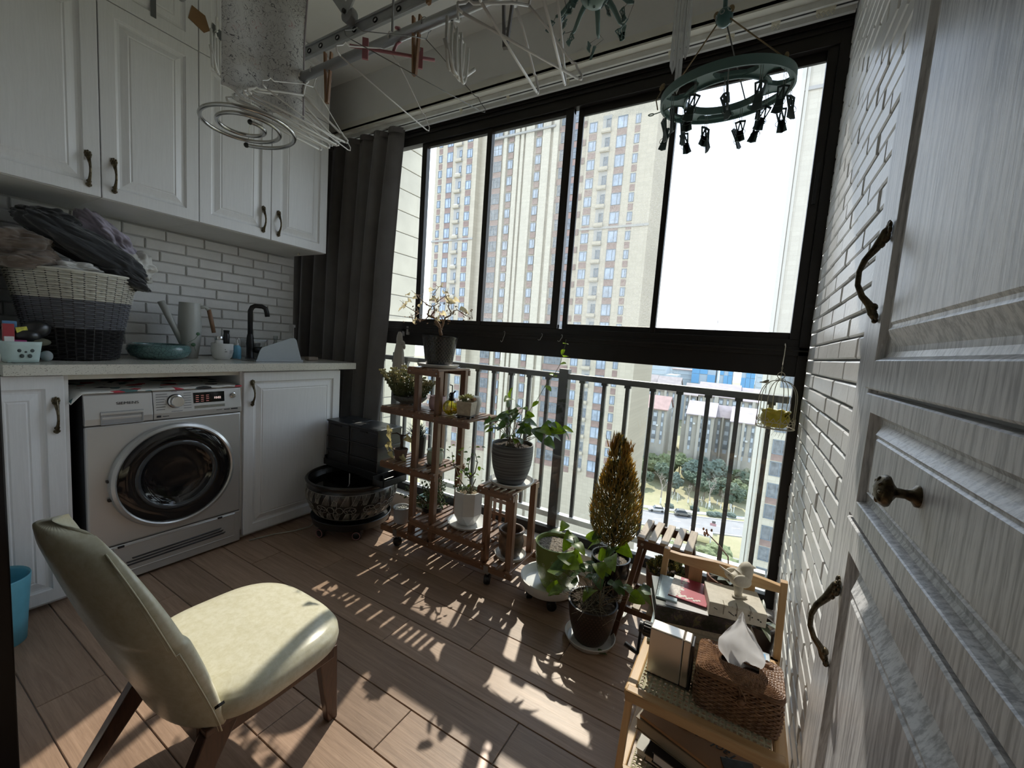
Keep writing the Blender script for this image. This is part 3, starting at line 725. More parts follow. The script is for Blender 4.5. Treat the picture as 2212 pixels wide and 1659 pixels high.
    for i, (a, b_, z1, lab) in enumerate(((-33.7,-19.3,3,'site building wrapped in blue sheeting, nearest the tall tower'),(-17.0,-9.5,3.5,'narrow site building wrapped in blue sheeting between two others'),(-4.5,3.2,3,'site building wrapped in blue sheeting next to the edge tower'))):
        t = thing('wrapped_building', lab, 'building', ((a+b_)/2, 305, G), 'blue wrapped construction site')
        part('core', MB().box(a,b_,300.4,316,G,z1), hazed('site_hazed_grey', (.40,.47,.54)), t)
        sh = mesh('sheet', MB().box(0,1,0,.3,0,1), blue)
        for r in range(5):
            n = 3
            for q in range(n):
                if (q+r+i) % 5 != 3: inst('sheet', sh, (a+q*(b_-a)/n+.08, 300.0, z1-6.4*(r+1)), t, scale=((b_-a)/n-.16, 1, 6.2))
    t = thing('tower_crane', 'distant tower crane with a raised jib above the blue site', 'crane', (-29.5,400,G)); cm = Mo('crane_grey', (.55,.52,.54), .6)
    def P3(x, z): return (x, 400, z)
    part('mast', MB().box(-30.4,-29.0,399.3,400.7,G,22.5), cm, t); part('cab', MB().box(-31.5,-27.5,399,401,21.5,24.0).box(-27.5,-25,399.2,400.8,22.5,24.2), cm, t)
    part('jib', MB().beam(P3(-30,25.5),P3(-46,32.3),.5,.5).beam(P3(-30.5,26.8),P3(-45,33.3),.35,.35).beam(P3(-36,28.2),P3(-36.3,29.4),.3,.3).beam(P3(-41,30.3),P3(-41.2,31.4),.3,.3), cm, t)
    part('apex', MB().beam(P3(-29.8,24),P3(-28.9,33.2),.4,.4).beam(P3(-28.4,24),P3(-28.9,33.2),.4,.4).sphere(P3(-28.9,33.4),.5,8,6), cm, t)
    part('tie', MB().beam(P3(-28.9,33),P3(-40,32.2),.15,.15).beam(P3(-28.9,33),P3(-26,24),.15,.15), cm, t)
ground()

def trees():
    def blob(seed, n, spread, hgt, rr):
        rnd = random.Random(seed); bm = bmesh.new()
        for i in range(n):
            a = rnd.random()*2*pi; q = sqrt(rnd.random()); c = Vector((cos(a)*q*spread, sin(a)*q*spread, rnd.uniform(.15,1)*hgt*(1-.35*q)))
            g = bmesh.ops.create_icosphere(bm, subdivisions=3, radius=rr*rnd.uniform(.7,1.2), matrix=Matrix.Translation(c))
            for v in g['verts']:
                d = (v.co-c); v.co = c + d*(1+.55*noise.noise(v.co*1.9+Vector((seed,0,0)))+.35*noise.noise(v.co*5))
        me = bpy.data.meshes.new('crown'); bm.to_mesh(me); bm.free(); return me
    def fol(name, a, b):
        m, nt, bs = new_mat(name); v = coords(nt, rnd=30); f = tnoise(nt, v, 1.6, 8, .8)
        nt.links.new(ramp(nt, f, [(.3,a),(.68,b)]), bs.inputs['Base Color']); bs.inputs['Roughness'].default_value = .9
        bump(nt, bs, tnoise(nt, v, 4, 5, .8), 1, .8); return m
    mats = [fol('foliage_dark', (.07,.115,.075), (.17,.22,.145)), fol('foliage_mid', (.115,.16,.075), (.265,.30,.145)), fol('foliage_olive', (.235,.25,.16), (.37,.37,.26)), fol('foliage_blue', (.10,.15,.12),(.215,.265,.215))]
    crowns = []
    for i in range(4):
        for s in range(2):
            me = blob(i*5+s, 11, 2.6, 4.6 if i != 2 else 5.5, 1.35); me.materials.append(mats[i]); crowns.append(me)
    trunk = mesh('trunk', MB().tube([(0,0,0),(.1,0,2),(0,.1,4.5)], [.28,.2,.15], 6), Mo('bark', (.22,.18,.14), .9))
    rnd = random.Random(5); spots = []; tries = 0
    while tries < 6000:
        tries += 1; y = rnd.uniform(139, 163); x = rnd.uniform(-.235*y-3, .02*y+2)
        if all((x-a)**2+(y-b)**2 > 5.6**2 for a, b in spots): spots.append((x, y))
    kinds = ['dark green broad', 'mid green bushy', 'pale olive loose', 'bluish green']; ords = ['first','second','third','fourth','fifth','sixth','seventh','eighth','ninth','tenth','eleventh','twelfth','thirteenth','fourteenth','fifteenth','sixteenth']
    rows = [[],[],[]]
    for x, y in spots: rows[0 if y < 146 else (1 if y < 154 else 2)].append((x, y))
    i = 0
    for r, row in enumerate(rows):
        for q, (x, y) in enumerate(sorted(row)):
            k = rnd.choice((0,0,1,1,2,3,3)) if y > 146 else rnd.choice((1,1,2,0,3)); i += 1
            s = rnd.uniform(.85,1.12)*(1.18 if y > 148 else .92)
            t = thing('park_tree', kinds[k]+' tree, '+ords[q]+' from the tall tower in the '+('front','middle','back')[r]+' row of the park', 'tree', (x,y,G), 'park trees')
            inst('crown', crowns[k*2+i%2], (x,y,G+2.2*s), t, rot=(0,0,rnd.random()*6), scale=s); inst('trunk', trunk, (x,y,G), t)
    # bare trees with whitewashed trunks
    def bare(seed, h, lev):
        r2 = random.Random(seed); mb = MB()
        def rec(p, d, L, rad, l):
            q = p+d*L; mb.tube([p, (p+q)/2+Vector((r2.uniform(-.1,.1),r2.uniform(-.1,.1),0))*L, q], [rad, rad*.8, rad*.55], 4, caps=False)
            if l == 0: return
            for k in range(3 if l > 1 else 4):
                ax = Vector((r2.uniform(-1,1), r2.uniform(-1,1), .25)).normalized()
                rec(p+d*L*r2.uniform(.55,1), (d*.75+ax*.75).normalized(), L*r2.uniform(.5,.72), rad*.5, l-1)
        rec(Vector((0,0,1.4)), Vector((0,0,1)), h, .16, lev); return mb
    bk = Mo('bare_twigs', (.42,.37,.32), .9); ww = mesh('whitewash', MB().lathe([(.2,0),(.17,1.4),(0,1.41)], 8), Mo('whitewash', (.85,.85,.82), .8))
    bms = [mesh('branches', bare(s, h, 4), bk) for s, h in ((3,3.2),(8,2.6))]
    for i, (x, y, s) in enumerate(((-6.2,134,1.25),(-.6,137,1.15),(-18.8,126.5,1.3),(-3.2,135.5,.8),(-12,133,.8))):
        t = thing('bare_tree', 'leafless young tree with a whitewashed trunk base on the lawn', 'tree', (x,y,G), 'whitewashed bare trees')
        inst('branches', bms[i%2], (x,y,G), t, scale=s, rot=(0,0,i)); inst('whitewash', ww, (x,y,G), t, scale=s)
    st = mesh('stake', MB().lathe([(.09,0),(.08,1.5),(0,1.55)], 6), Mo('whitewash', (.85,.85,.82), .8))
    for i in range(34):
        y = rnd.uniform(131,139); x = rnd.uniform(-.14*y, .005*y)
        o = inst('tree_sapling', st, (x,y,G), scale=rnd.uniform(.7,1.2)); tag(o, 'short whitewashed sapling trunk standing on the park lawn', 'sapling', 'whitewashed saplings')
    sh = bpy.data.meshes.new('shrub'); bm = bmesh.new(); bmesh.ops.create_icosphere(bm, subdivisions=3, radius=1)
    for v in bm.verts: v.co *= 1+.3*noise.noise(v.co*3); v.co.z *= .7
    bm.to_mesh(sh); bm.free(); sh.materials.append(mats[3])
    for i, (x, y) in enumerate(((-5.0,126.5),(-3.4,127.5),(-.2,129.6),(-9.5,128),(-16,125))):
        tag(inst('shrub', sh, (x,y,G+.5), scale=(1.3,1,1.1)), 'round clipped green shrub on the lawn beside the road', 'shrub', 'round lawn shrubs')
    sh2 = sh.copy(); sh2.materials.clear(); sh2.materials.append(mats[1])
    for i, (x, y, s) in enumerate(((-4.0,98,2.2),(-1.5,101,2.6),(-6.0,93,2.2),(.2,95,2.8),(-11,96,2.0),(-8.2,88,2.2),(-3,86,2.6),(-.5,88,2.4))):
        tag(inst('shrub', sh2, (x,y,G+1.2), scale=s), 'leafy green bush on the near side of the road', 'shrub', 'bushes on the near side of the road')
    t = thing('street_sign', 'street sign post with dark and pink panels by the road', 'sign', (-3.9,115.2,G)); wm = Mo('sign_white', (.8,.8,.8), .6)
    part('post', MB().box(-3.95,-3.85,115.15,115.25,G,G+2.6), wm, t); part('panel', MB().box(-4.6,-3.2,115.0,115.1,G+1.5,G+2.2), Mo('sign_pink', (.55,.32,.36), .6), t); part('panel', MB().box(-4.2,-3.4,115.0,115.12,G+2.2,G+2.8), Mo('sign_dark', (.12,.12,.13), .6), t)
    tag(part('flat_canopy', MB().box(-8.6,-3.5,105.5,108.5,G+2.0,G+2.4).box(-8.4,-8.2,105.7,108.3,G,G+2).box(-3.9,-3.7,105.7,108.3,G,G+2), Mo('canopy_white', (.82,.82,.80), .6), None, loc=(-6,107,G)), 'white flat canopy beside the near side of the road', 'canopy')
trees()

# ---------------------------------------------------------------- washing machine
def washer():
    X = -2.33; y0, y1 = .569, 1.169; yc = .869; zt = .868
    silver = M('washer_silver', (.56,.56,.555), .34, .55, var=.02, vs=2); dk = M('washer_dark', (.03,.03,.032), .5); chrome = M('dial_metal', (.75,.75,.75), .22, 1, var=.05)
    t = thing('washing_machine', 'silver front loading washing machine under the quartz worktop', 'washing machine', (-2.6,yc,0))
    part('body', MB().box(LX+.02,X-.012,y0,y1,.012,zt-.004), M('washer_side', (.05,.055,.062), .45), t, bevel=.004)
    fr = MB().box(X-.02,X,y0,y1,.185,.729); part('front_panel', fr, silver, t, bevel=.008)
    # control fascia: left drawer part and right control part, leaning slightly
    def fascia(a, b):
        return MB().prism([(X-.03,a,.733),(X+.004,a,.733),(X+.006,a,.76),(X-.006,a,zt-.01),(X-.018,a,zt),(X-.03,a,zt)], (0,b-a,0))
    dr = part('detergent_drawer', fascia(y0,.793), silver, t, bevel=.002)
    gp = MB().rings((X+.0075,.617,.728+.004),(0,1,0),(0,0,1),(1,0,0),.141,.056,[(0,-.004),(0,.001),(.004,.001),(.006,-.002)]); part('grip_recess', gp, M('grip_grey', (.34,.345,.36), .4, .3), dr)
    part('grip_lip', MB().box(X+.004,X+.0115,.616,.759,.774,.785), silver, dr, bevel=.002)
    R = axes((0,1,0),(-.09,0,.996),(.996,0,.09))
    ink = M('print_black', (.02,.02,.025), .5)
    inst('brand_lettering', text_mesh('SIEMENS', .0165, ink), (X+.0018,.668,.815), dr, M=R @ Matrix.Diagonal((1.25,1,1,1)))
    cp = part('control_panel', fascia(.7955,y1), silver, t, bevel=.002)
    FXn = Matrix(((0,0,1),(1,0,0),(0,1,0)))   # lathe axis -> +x
    part('dial', MB().lathe([(.0305,0),(.0305,.008),(.026,.011),(.0255,.030),(.023,.033),(0,.033)], 36, (X-.001,.880,.813), M=FXn), chrome, cp, smooth=True, ang=30)
    part('dial_base', MB().lathe([(.033,0),(.033,.006),(.03,.008)], 36, (X-.001,.880,.813), M=FXn), dk, cp, smooth=True)
    part('display', MB().prism([(X+.0025,.952,.785),(X-.0025,.952,.847),(X-.012,.952,.847),(X-.012,.952,.785)], (0,.137,0)), M('display_black', (.008,.008,.009), .08), cp)
    part('touch_bar', MB().prism([(X+.006,.955,.770),(X+.0045,.955,.783),(X-.01,.955,.783),(X-.01,.955,.770)], (0,.134,0)), M('touch_bar_chrome', (.35,.35,.35), .15, .9), cp)
    inst('display_digits', text_mesh('10:02', .015, M('digits_pale', (.35,.30,.30), .5, emit=((.8,.6,.55), .25))), (X+.001,1.040,.812), cp, M=R)
    mk = MB()
    for q in range(4):
        for w in range(3): mk.box(X+.0005,X+.0022,.962+w*.022,.962+w*.022+.012,.803+q*.0095,.8042+q*.0095)
    part('display_marks', mk, M('marks_red', (.40,.20,.18), .5, emit=((.8,.3,.25), .15)), cp)
    pk = MB(); rnd = random.Random(3)
    for q in range(7):
        z = .776+q*.0118; l = rnd.uniform(.028,.044); pk.box(X-.001+.0045-(z-.776)*.09,X+.0007+.0045-(z-.776)*.09,.806,.806+l,z,z+.0028)
        l = rnd.uniform(.024,.036); pk.box(X+.0035-(z-.776)*.09,X+.0052-(z-.776)*.09,.942-l,.942,z,z+.0028)
    pk.box(X-.003,X+.0002,.865,.885,.857,.8598).box(X+.0055,X+.0068,.862,.905,.764,.7668)
    part('programme_marks', pk, M('print_grey', (.22,.22,.24), .6), cp, kind='stuff')
    part('start_button', MB().lathe([(.014,0),(.014,.004),(.011,.006),(0,.0065)], 20, (X+.0,1.130,.823), M=FXn), chrome, cp, smooth=True, ang=30)
    bt = MB().box(X+.0045,X+.0068,1.085,1.112,.751,.7545).box(X+.0045,X+.0068,1.050,1.075,.752,.7538).box(X+.0045,X+.0068,1.118,1.150,.750,.756).box(X+.0045,X+.0068,.806,.822,.742,.751).box(X+.0045,X+.0068,.828,.852,.744,.7465); part('small_print', bt, ink, cp, kind='stuff')
    # porthole
    pc = (X, .882, .462)
    part('door_ring', MB().lathe([(.247,-.002),(.249,.014),(.244,.026),(.232,.031),(.226,.027),(.224,.012),(.224,-.002)], 64, pc, M=FXn), M('door_ring_silver', (.62,.62,.61), .28, .7, var=.02), t, smooth=True, ang=35)
    d = part('door_glass', MB().lathe([(.2245,.020),(.205,.026),(.17,.027),(.150,.024),(.138,.015),(.11,.008),(.06,.004),(0,.003)], 64, pc, M=FXn), M('door_glass_black', (.010,.010,.011), .06, var=.3), t, smooth=True)
    part('glass_rim', MB().lathe([(.166,.0245),(.160,.030),(.150,.030),(.143,.022)], 64, pc, M=FXn), M('glass_rim_smoked', (.05,.055,.06), .08), d, smooth=True)
    part('hinge', MB().box(X,X+.016,.633,.645,.395,.405).box(X,X+.016,.629,.641,.48,.49), dk, t)
    # service flap
    part('kickplate', MB().box(X-.02,X-.0005,y0,y1,.012,.182), silver, t, bevel=.004)
    part('service_flap', MB().rings((X+.0005,.646,.046),(0,1,0),(0,0,1),(1,0,0),.496,.130,[(0,-.01),(0,-.001),(.003,.0022),(.006,.0025),(.008,.0015)]), silver, t)
    sl = MB()
    for q, (a, b) in enumerate(((.71,1.065),(.69,1.075),(.675,1.085))): sl.prism([(X+.002,a,.104-q*.014),(X+.0045,a+.005,.102-q*.014),(X+.0045,b,.108-q*.014),(X+.002,b+.01,.1125-q*.014)], (0,0,.0055))
    part('slot', sl, M('slot_shadow', (.05,.05,.055), .4), t)
    part('flap_catch', MB().box(X+.001,X+.006,.662,.684,.170,.179).box(X+.001,X+.006,1.058,1.078,.170,.179), dk, t)
    part('foot', MB().box(X-.06,X-.02,y0+.03,y0+.07,0,.013).box(X-.06,X-.02,y1-.07,y1-.03,0,.013).box(LX+.05,LX+.09,y1-.07,y1-.03,0,.013).box(LX+.05,LX+.09,y0+.03,y0+.07,0,.013), dk, t)
    # patterned cover on top
    m, nt, b = new_mat('cover_cloth'); v = coords(nt, (1,1,1)); vo = nt.nodes.new('ShaderNodeTexVoronoi'); vo.inputs['Scale'].default_value = 22; nt.links.new(v, vo.inputs['Vector'])
    sx = nt.nodes.new('ShaderNodeSeparateColor'); nt.links.new(vo.outputs['Color'], sx.inputs[0])
    cr = nt.nodes.new('ShaderNodeValToRGB'); cr.color_ramp.interpolation = 'CONSTANT'; e = cr.color_ramp.elements; e[0].color = (.75,.74,.70,1); e[1].position = .5; e[1].color = (.10,.20,.20,1)
    for p, c in ((.62,(.72,.70,.66,1)),(.8,(.55,.06,.08,1)),(.9,(.03,.03,.03,1))): x = e.new(p); x.color = c
    nt.links.new(sx.outputs[0], cr.inputs[0]); nt.links.new(cr.outputs[0], b.inputs['Base Color']); b.inputs['Roughness'].default_value = .85
    def fn(u, w):
        y = .522+u*.652; x = -2.855+w*.522; z = .8705+.006*noise.noise(Vector((y*14,x*14,2)))**2+.0015
        if y < .566: z -= (.566-y)*.95; 
        if w > .97: x += .003; z -= .004
        return (x, y if y > .56 else y+(.56-y)*.25, z)
    solo('machine_cover', MB().grid(fn, 60, 30), m, 'white cloth with red and dark green print laid on the washing machine', 'cover', (-2.6,yc,.87), smooth=True, solid=.003)
washer()

# ---------------------------------------------------------------- things on the worktop
ZC = .9912
def pot_lathe(mb, c, prof, n=32, **k): return mb.lathe(prof, n, c, **k)
def counter_items():
    # laundry basket: woven strands
    cx, cy = -2.625, .625
    def rad(h): return .135+.068*h**1.15, .150+.052*h**.9   # y radius, x radius
    t = thing('laundry_basket', 'tall woven plastic laundry basket banded white, grey and black', 'basket', (cx,cy,ZC))
    cols = [M('weave_black', (.018,.017,.018), .45), M('weave_grey', (.15,.155,.175), .45), M('weave_white', (.62,.60,.52), .45)]
    H = .375; rows = 42; NS = 34
    for band, (a, b) in enumerate(((0,.36),(.36,.70),(.70,1.0))):
        mb = MB()
        for i in range(rows):
            h = (i+.5)/rows
            if not (a <= h < b): continue
            ry, rx = rad(h); path = []
            n = NS*4
            for k in range(n):
                an = 2*pi*k/n; w = cos(an*NS/2*1.0 + (i%2)*pi)*.0035
                path.append((cx+(rx+w)*cos(an), cy+(ry+w)*sin(an), ZC+.006+h*(H-.01)))
            mb.tube(path, .0040, 4, closed=True)
        part('weave_band', mb, cols[band], t, label=('black woven lower band','grey woven middle band','white woven upper band')[band])
    st = MB()
    for k in range(NS):
        an = 2*pi*(k+.5)/NS; P = []
        for h in (0,.33,.66,1):
            ry, rx = rad(h); P.append((cx+rx*cos(an), cy+ry*sin(an), ZC+.004+h*H))
        st.tube(P, .0035, 5)
    part('stake', st, cols[0], t, kind='stuff')
    part('liner', MB().lathe([(0,ZC+.002)]+[(rad(h)[0]-.008, ZC+.002+h*H*.9) for h in (0,.3,.6,.9)], 32, (cx,cy,0), sx=1.03), M('basket_liner', (.03,.03,.03), .9), t)
    ry, rx = rad(1)
    part('rim', MB().tube([(cx+rx*cos(a*pi/24),cy+ry*sin(a*pi/24),ZC+H) for a in range(48)], .0055, 6, closed=True), cols[2], t, smooth=True)
    # clothes heap: separate draped garments
    def garment(name, lab, col, c, r, seed, ribs=0, amp=.25, rough=.9, sq=(1,1,1), fall=None, rot=0, cat='garment'):
        m, nt, b = new_mat(name+'_cloth'); v = coords(nt)
        nt.links.new(ramp(nt, tnoise(nt, v, 14), [(.3,tuple(x*.75 for x in col)),(.7,tuple(min(1,x*1.2) for x in col))]), b.inputs['Base Color']); b.inputs['Roughness'].default_value = rough
        b.inputs['Sheen Weight'].default_value = .3; bump(nt, b, tnoise(nt, v, 420, 2), .4, .001)
        R = Matrix.Rotation(rot, 3, 'X')
        def fn(u, w):
            th = 2*pi*u; ph = pi*(w-.5); d = Vector((cos(ph)*cos(th), cos(ph)*sin(th), sin(ph)))
            n1 = noise.noise(d*1.6+Vector((seed,0,0))); n2 = abs(noise.noise(d*3.3+Vector((0,seed,0)))); n3 = noise.noise(d*8+Vector((seed,seed,0)))
            q = 1+amp*.9*n1-amp*.55*(.25-n2)+amp*.07*n3
            if ribs: q += .010*sin(ribs*.55*(d.z*1.5+d.x*.6+.25*n1))
            p = Vector((d.x*r[0]*q, d.y*r[1]*q, d.z*r[2]*q)); p = R @ p
            if fall: 
                k = max(0, p.y-fall[0]); p.z -= fall[1]*k*k
            return Vector(c)+p
        solo(name, MB().grid(fn, 110, 64, closeu=True), m, lab, cat, c, smooth=True)
    garment('knit_sweater', 'charcoal ribbed knit sweater draped over the front rim of the laundry basket', (.022,.024,.028), (-2.565,.655,1.478), (.125,.225,.062), 3, 70, .30, rot=-.50, fall=(.15,2.2))
    garment('knit_sleeve', 'black rib knit bunched over the basket corner towards the brick wall', (.014,.014,.016), (-2.56,.765,1.372), (.10,.105,.042), 9, 60, .35, rot=-.45)
    garment('wool_scarf', 'folded brown wool garment at the near end of the laundry basket', (.11,.082,.062), (-2.56,.445,1.452), (.115,.115,.055), 5, 0, .35)
    garment('wool_cardigan', 'pale brown knit hanging over the near rim of the basket below the folded wool', (.15,.115,.09), (-2.545,.475,1.395), (.10,.10,.045), 12, 40, .35)
    garment('black_shirt', 'black shirt crowning the heap of laundry', (.010,.010,.011), (-2.63,.555,1.572), (.11,.105,.050), 21, 0, .4)
    garment('lilac_shirt', 'lilac grey shirt tumbling down the wall side of the laundry heap', (.34,.31,.38), (-2.645,.735,1.555), (.10,.135,.055), 14, 0, .42, rot=-.72)
    garment('white_jacket', 'white nylon jacket at the wall side corner of the laundry heap', (.55,.54,.50), (-2.64,.830,1.425), (.10,.075,.075), 31, 0, .5, .5)
    garment('white_tee', 'white cotton piece showing between the brown wool and the basket rim', (.55,.54,.52), (-2.535,.60,1.383), (.10,.085,.026), 17, 0, .4)
    # plastic basket with flower cut-outs
    cx, cy = -2.43, .425
    t = thing('plastic_basket', 'small pale aqua plastic basket with a flower shaped cut-out', 'basket', (cx,cy,ZC)); aq = M('aqua_plastic', (.50,.62,.60), .4)
    pr = []
    part('wall', MB().grid(lambda u, w: (cx+(.042+.010*w)*math.copysign(abs(cos(2*pi*u))**.45,cos(2*pi*u)), cy+(.042+.010*w)*math.copysign(abs(sin(2*pi*u))**.45,sin(2*pi*u)), ZC+.001+.080*w), 48, 6, True), aq, t, smooth=True, solid=.002)
    part('bottom', MB().box(cx-.04,cx+.04,cy-.04,cy+.04,ZC+.001,ZC+.003), aq, t)
    hol = MB(); Rx = Matrix(((0,0,1),(1,0,0),(0,1,0)))
    for k in range(5):
        a = pi/2+k*2*pi/5; hol.sphere((cx+.0475,cy+.005+.017*cos(a),ZC+.042+.019*sin(a)), (.0028,.0062,.0078), 14, 6)
    hol.sphere((cx+.0475,cy+.005,ZC+.042), (.0025,.004,.004), 12, 6)
    part('cutout', hol, M('cutout_dark', (.06,.08,.08), .8), t)
    bx = lambda n, lab, mb, m, cat='packet': solo(n, mb, m, lab, cat, (cx,cy,ZC+.06), bevel=.001)
    bx('yellow_packet', 'yellow and green packet standing in the aqua basket', MB().obox((cx+.005,cy+.01,ZC+.098), .006,.030,.075, Matrix.Rotation(.2,3,'X')), M('packet_yellow', (.62,.60,.10), .45, var=.5, vs=60))
    bx('red_packet', 'red packet at the near end of the aqua basket', MB().obox((cx,cy-.028,ZC+.105), .02,.028,.08), M('packet_red', (.35,.04,.05), .5))
    bx('blue_cloth', 'blue folded cloth sticking out of the aqua basket', MB().obox((cx-.025,cy-.02,ZC+.115), .015,.035,.08), M('cloth_blue', (.12,.25,.42), .8))
    bx('pink_case', 'magenta case lying along the rim of the aqua basket', MB().obox((cx+.015,cy-.012,ZC+.076), .02,.05,.018), M('case_magenta', (.42,.06,.22), .4), 'case')
    bx('white_box', 'little white box with dark print in the aqua basket', MB().obox((cx+.02,cy-.03,ZC+.088), .012,.024,.02), M('white_card', (.7,.7,.68), .6), 'box')
    solo('black_bag', MB().sphere((cx-.02,cy+.045,ZC+.125), (.03,.045,.035), 16, 10, Matrix.Rotation(.5,3,'X')).sphere((cx-.01,cy+.02,ZC+.10), (.03,.04,.03), 14, 8), M('bag_black', (.012,.012,.013), .3, bmp=.6, bs=40), 'crumpled glossy black bag leaning from the aqua basket', 'bag', (cx,cy,ZC+.09), smooth=True)
    solo('olive_pouch', MB().sphere((cx-.01,cy+.05,ZC+.078), (.028,.034,.016), 14, 8), M('olive_cloth', (.10,.10,.07), .8), 'dark olive pouch on the far rim of the aqua basket', 'pouch', (cx,cy+.05,ZC+.07), smooth=True)
    solo('grey_sachet', MB().sphere((cx-.02,cy+.072,ZC+.022), (.02,.018,.022), 14, 8), M('sachet_grey', (.28,.31,.31), .6), 'grey sachet on the worktop behind the aqua basket', 'sachet', (cx,cy+.07,ZC), smooth=True)
    # crackle glaze bowl
    m, nt, b = new_mat('crackle_celadon'); v = coords(nt); vo = nt.nodes.new('ShaderNodeTexVoronoi'); vo.feature = 'DISTANCE_TO_EDGE'; vo.inputs['Scale'].default_value = 60; nt.links.new(v, vo.inputs['Vector'])
    f = ramp(nt, vo.outputs['Distance'], [(.0,(1,1,1)),(.06,(0,0,0))]); g = ramp(nt, tnoise(nt, v, 20), [(.3,(.075,.150,.145)),(.7,(.12,.21,.20))])
    nt.links.new(mix_rgb(nt, f, g, (.03,.05,.05)), b.inputs['Base Color']); b.inputs['Roughness'].default_value = .18
    solo('celadon_bowl', MB().lathe([(0,0),(.085,0),(.118,.018),(.130,.045),(.126,.066),(.112,.076),(.105,.074),(.108,.062),(.10,.03),(0,.014)], 48, (-2.62,.925,ZC)), m, 'low round bowl with dark teal crackle glaze on the worktop', 'bowl', (-2.62,.925,ZC), smooth=True)
    # watering can
    c = (-2.70,1.088,ZC); gr = M('watering_can_grey', (.40,.41,.385), .4, var=.05)
    t = thing('watering_can', 'pale grey watering can with a straight spout and wooden handle', 'watering can', c)
    part('body', MB().lathe([(0,0),(.036,0),(.043,.05),(.051,.12),(.053,.18),(.050,.25),(.047,.302),(.044,.302),(.046,.25),(.044,.10),(0,.01)], 36, c), gr, t, smooth=True, ang=50)
    part('spout', MB().tube([(c[0],c[1]-.03,ZC+.07),(c[0],c[1]-.07,ZC+.16),(c[0],c[1]-.128,ZC+.295)], [.016,.014,.0165], 16), gr, t, smooth=True)
    part('handle_arm', MB().tube([(c[0],c[1]+.045,ZC+.282),(c[0],c[1]+.075,ZC+.288),(c[0],c[1]+.092,ZC+.272)], [.008,.009,.010], 12), gr, t, smooth=True)
    part('handle_grip', MB().tube([(c[0],c[1]+.092,ZC+.275),(c[0],c[1]+.106,ZC+.21),(c[0],c[1]+.118,ZC+.145)], [.0105,.011,.010], 14), wood('grip_wood', (.16,.085,.045), (.28,.16,.09), 'z', 90, .1), t, smooth=True)
    lf = MB()
    for (dy, dz, r) in ((.018,.135,.010),(-.004,.075,.011)): lf.sphere((c[0]+.0505,c[1]+dy,ZC+dz), (.003,r,r*.9), 12, 6)
    lf.tube([(c[0]+.0515,c[1]+.02,ZC+.13),(c[0]+.0515,c[1]+.002,ZC+.105),(c[0]+.0515,c[1]-.03,ZC+.085)], .0009, 4).tube([(c[0]+.0515,c[1]-.004,ZC+.075),(c[0]+.0505,c[1]+.006,ZC+.04)], .0009, 4)
    part('painted_leaves', lf, M('paint_green', (.05,.13,.06), .5), t, smooth=True)
    # jar, tube, pump bottle
    c = (-2.60,1.204,ZC); wh = M('cosmetic_white', (.70,.70,.68), .3, var=.03)
    t = thing('cosmetic_bowl', 'round white cosmetic bowl with small dark print', 'jar', c)
    part('bowl', MB().lathe([(0,0),(.034,0),(.046,.015),(.053,.045),(.0535,.088),(.0505,.090),(.049,.060),(.04,.02),(0,.012)], 36, c), wh, t, smooth=True, ang=50)
    part('inner_tray', MB().lathe([(0,.0845),(.0495,.0845),(.0495,.0865),(0,.0865)], 30, c), wh, t)
    tx = inst('print', text_mesh('a\nnit', .012, M('print_black', (.02,.02,.025), .5)), (c[0]+.0540,c[1]-.012,ZC+.055), t, M=axes((0,1,0),(0,0,1),(1,0,0)))
    tx2 = part('fine_print', MB().box(c[0]+.050,c[0]+.0525,c[1]+.014,c[1]+.034,ZC+.052,ZC+.0535).box(c[0]+.050,c[0]+.0525,c[1]+.014,c[1]+.030,ZC+.045,ZC+.0465).box(c[0]+.048,c[0]+.0515,c[1]+.014,c[1]+.036,ZC+.038,ZC+.039), M('print_grey', (.22,.22,.24), .6), t)
    c2 = (c[0],c[1]-.017,ZC+.087); t = thing('cream_jar', 'small cream jar with a silver band standing in the white bowl', 'jar', c2)
    part('jar', MB().lathe([(0,0),(.018,0),(.019,.004),(.019,.020),(.017,.022),(0,.022)], 24, c2), wh, t, smooth=True, ang=40)
    part('lid', MB().lathe([(.0195,.021),(.0205,.023),(.0205,.040),(.019,.042),(0,.042)], 24, c2), M('lid_silver', (.6,.6,.6), .25, .9), t, smooth=True, ang=40)
    c3 = (c[0]-.002,c[1]+.022,ZC+.087); solo('black_tube', MB().lathe([(0,0),(.014,0),(.015,.003),(.0155,.05),(.0135,.056),(.0135,.068),(.015,.07),(.015,.078),(0,.079)], 20, c3), M('tube_black', (.010,.010,.011), .35), 'glossy black tube standing in the white cosmetic bowl', 'tube', c3, smooth=True, ang=40)
    c = (-2.62,1.291,ZC); t = thing('pump_bottle', 'small blue pump bottle with a white pump beside the cosmetic bowl', 'bottle', c)
    part('bottle', MB().lathe([(0,0),(.020,0),(.022,.006),(.022,.062),(.017,.076),(.009,.082),(0,.082)], 24, c), M('bottle_blue', (.16,.42,.58), .3), t, smooth=True, ang=50)
    part('pump', MB().lathe([(.010,.081),(.010,.092),(.006,.094),(.004,.115),(.008,.117),(.008,.123),(0,.124)], 16, c).box(c[0]-.003,c[0]+.02,c[1]-.004,c[1]+.004,ZC+.116,ZC+.123), wh, t, smooth=True, ang=40)
    # faucet
    bk = M('matt_black', (.009,.009,.010), .42); c = (-2.66,1.385,ZC)
    t = thing('faucet', 'matt black sink tap with a square bent spout', 'faucet', c)
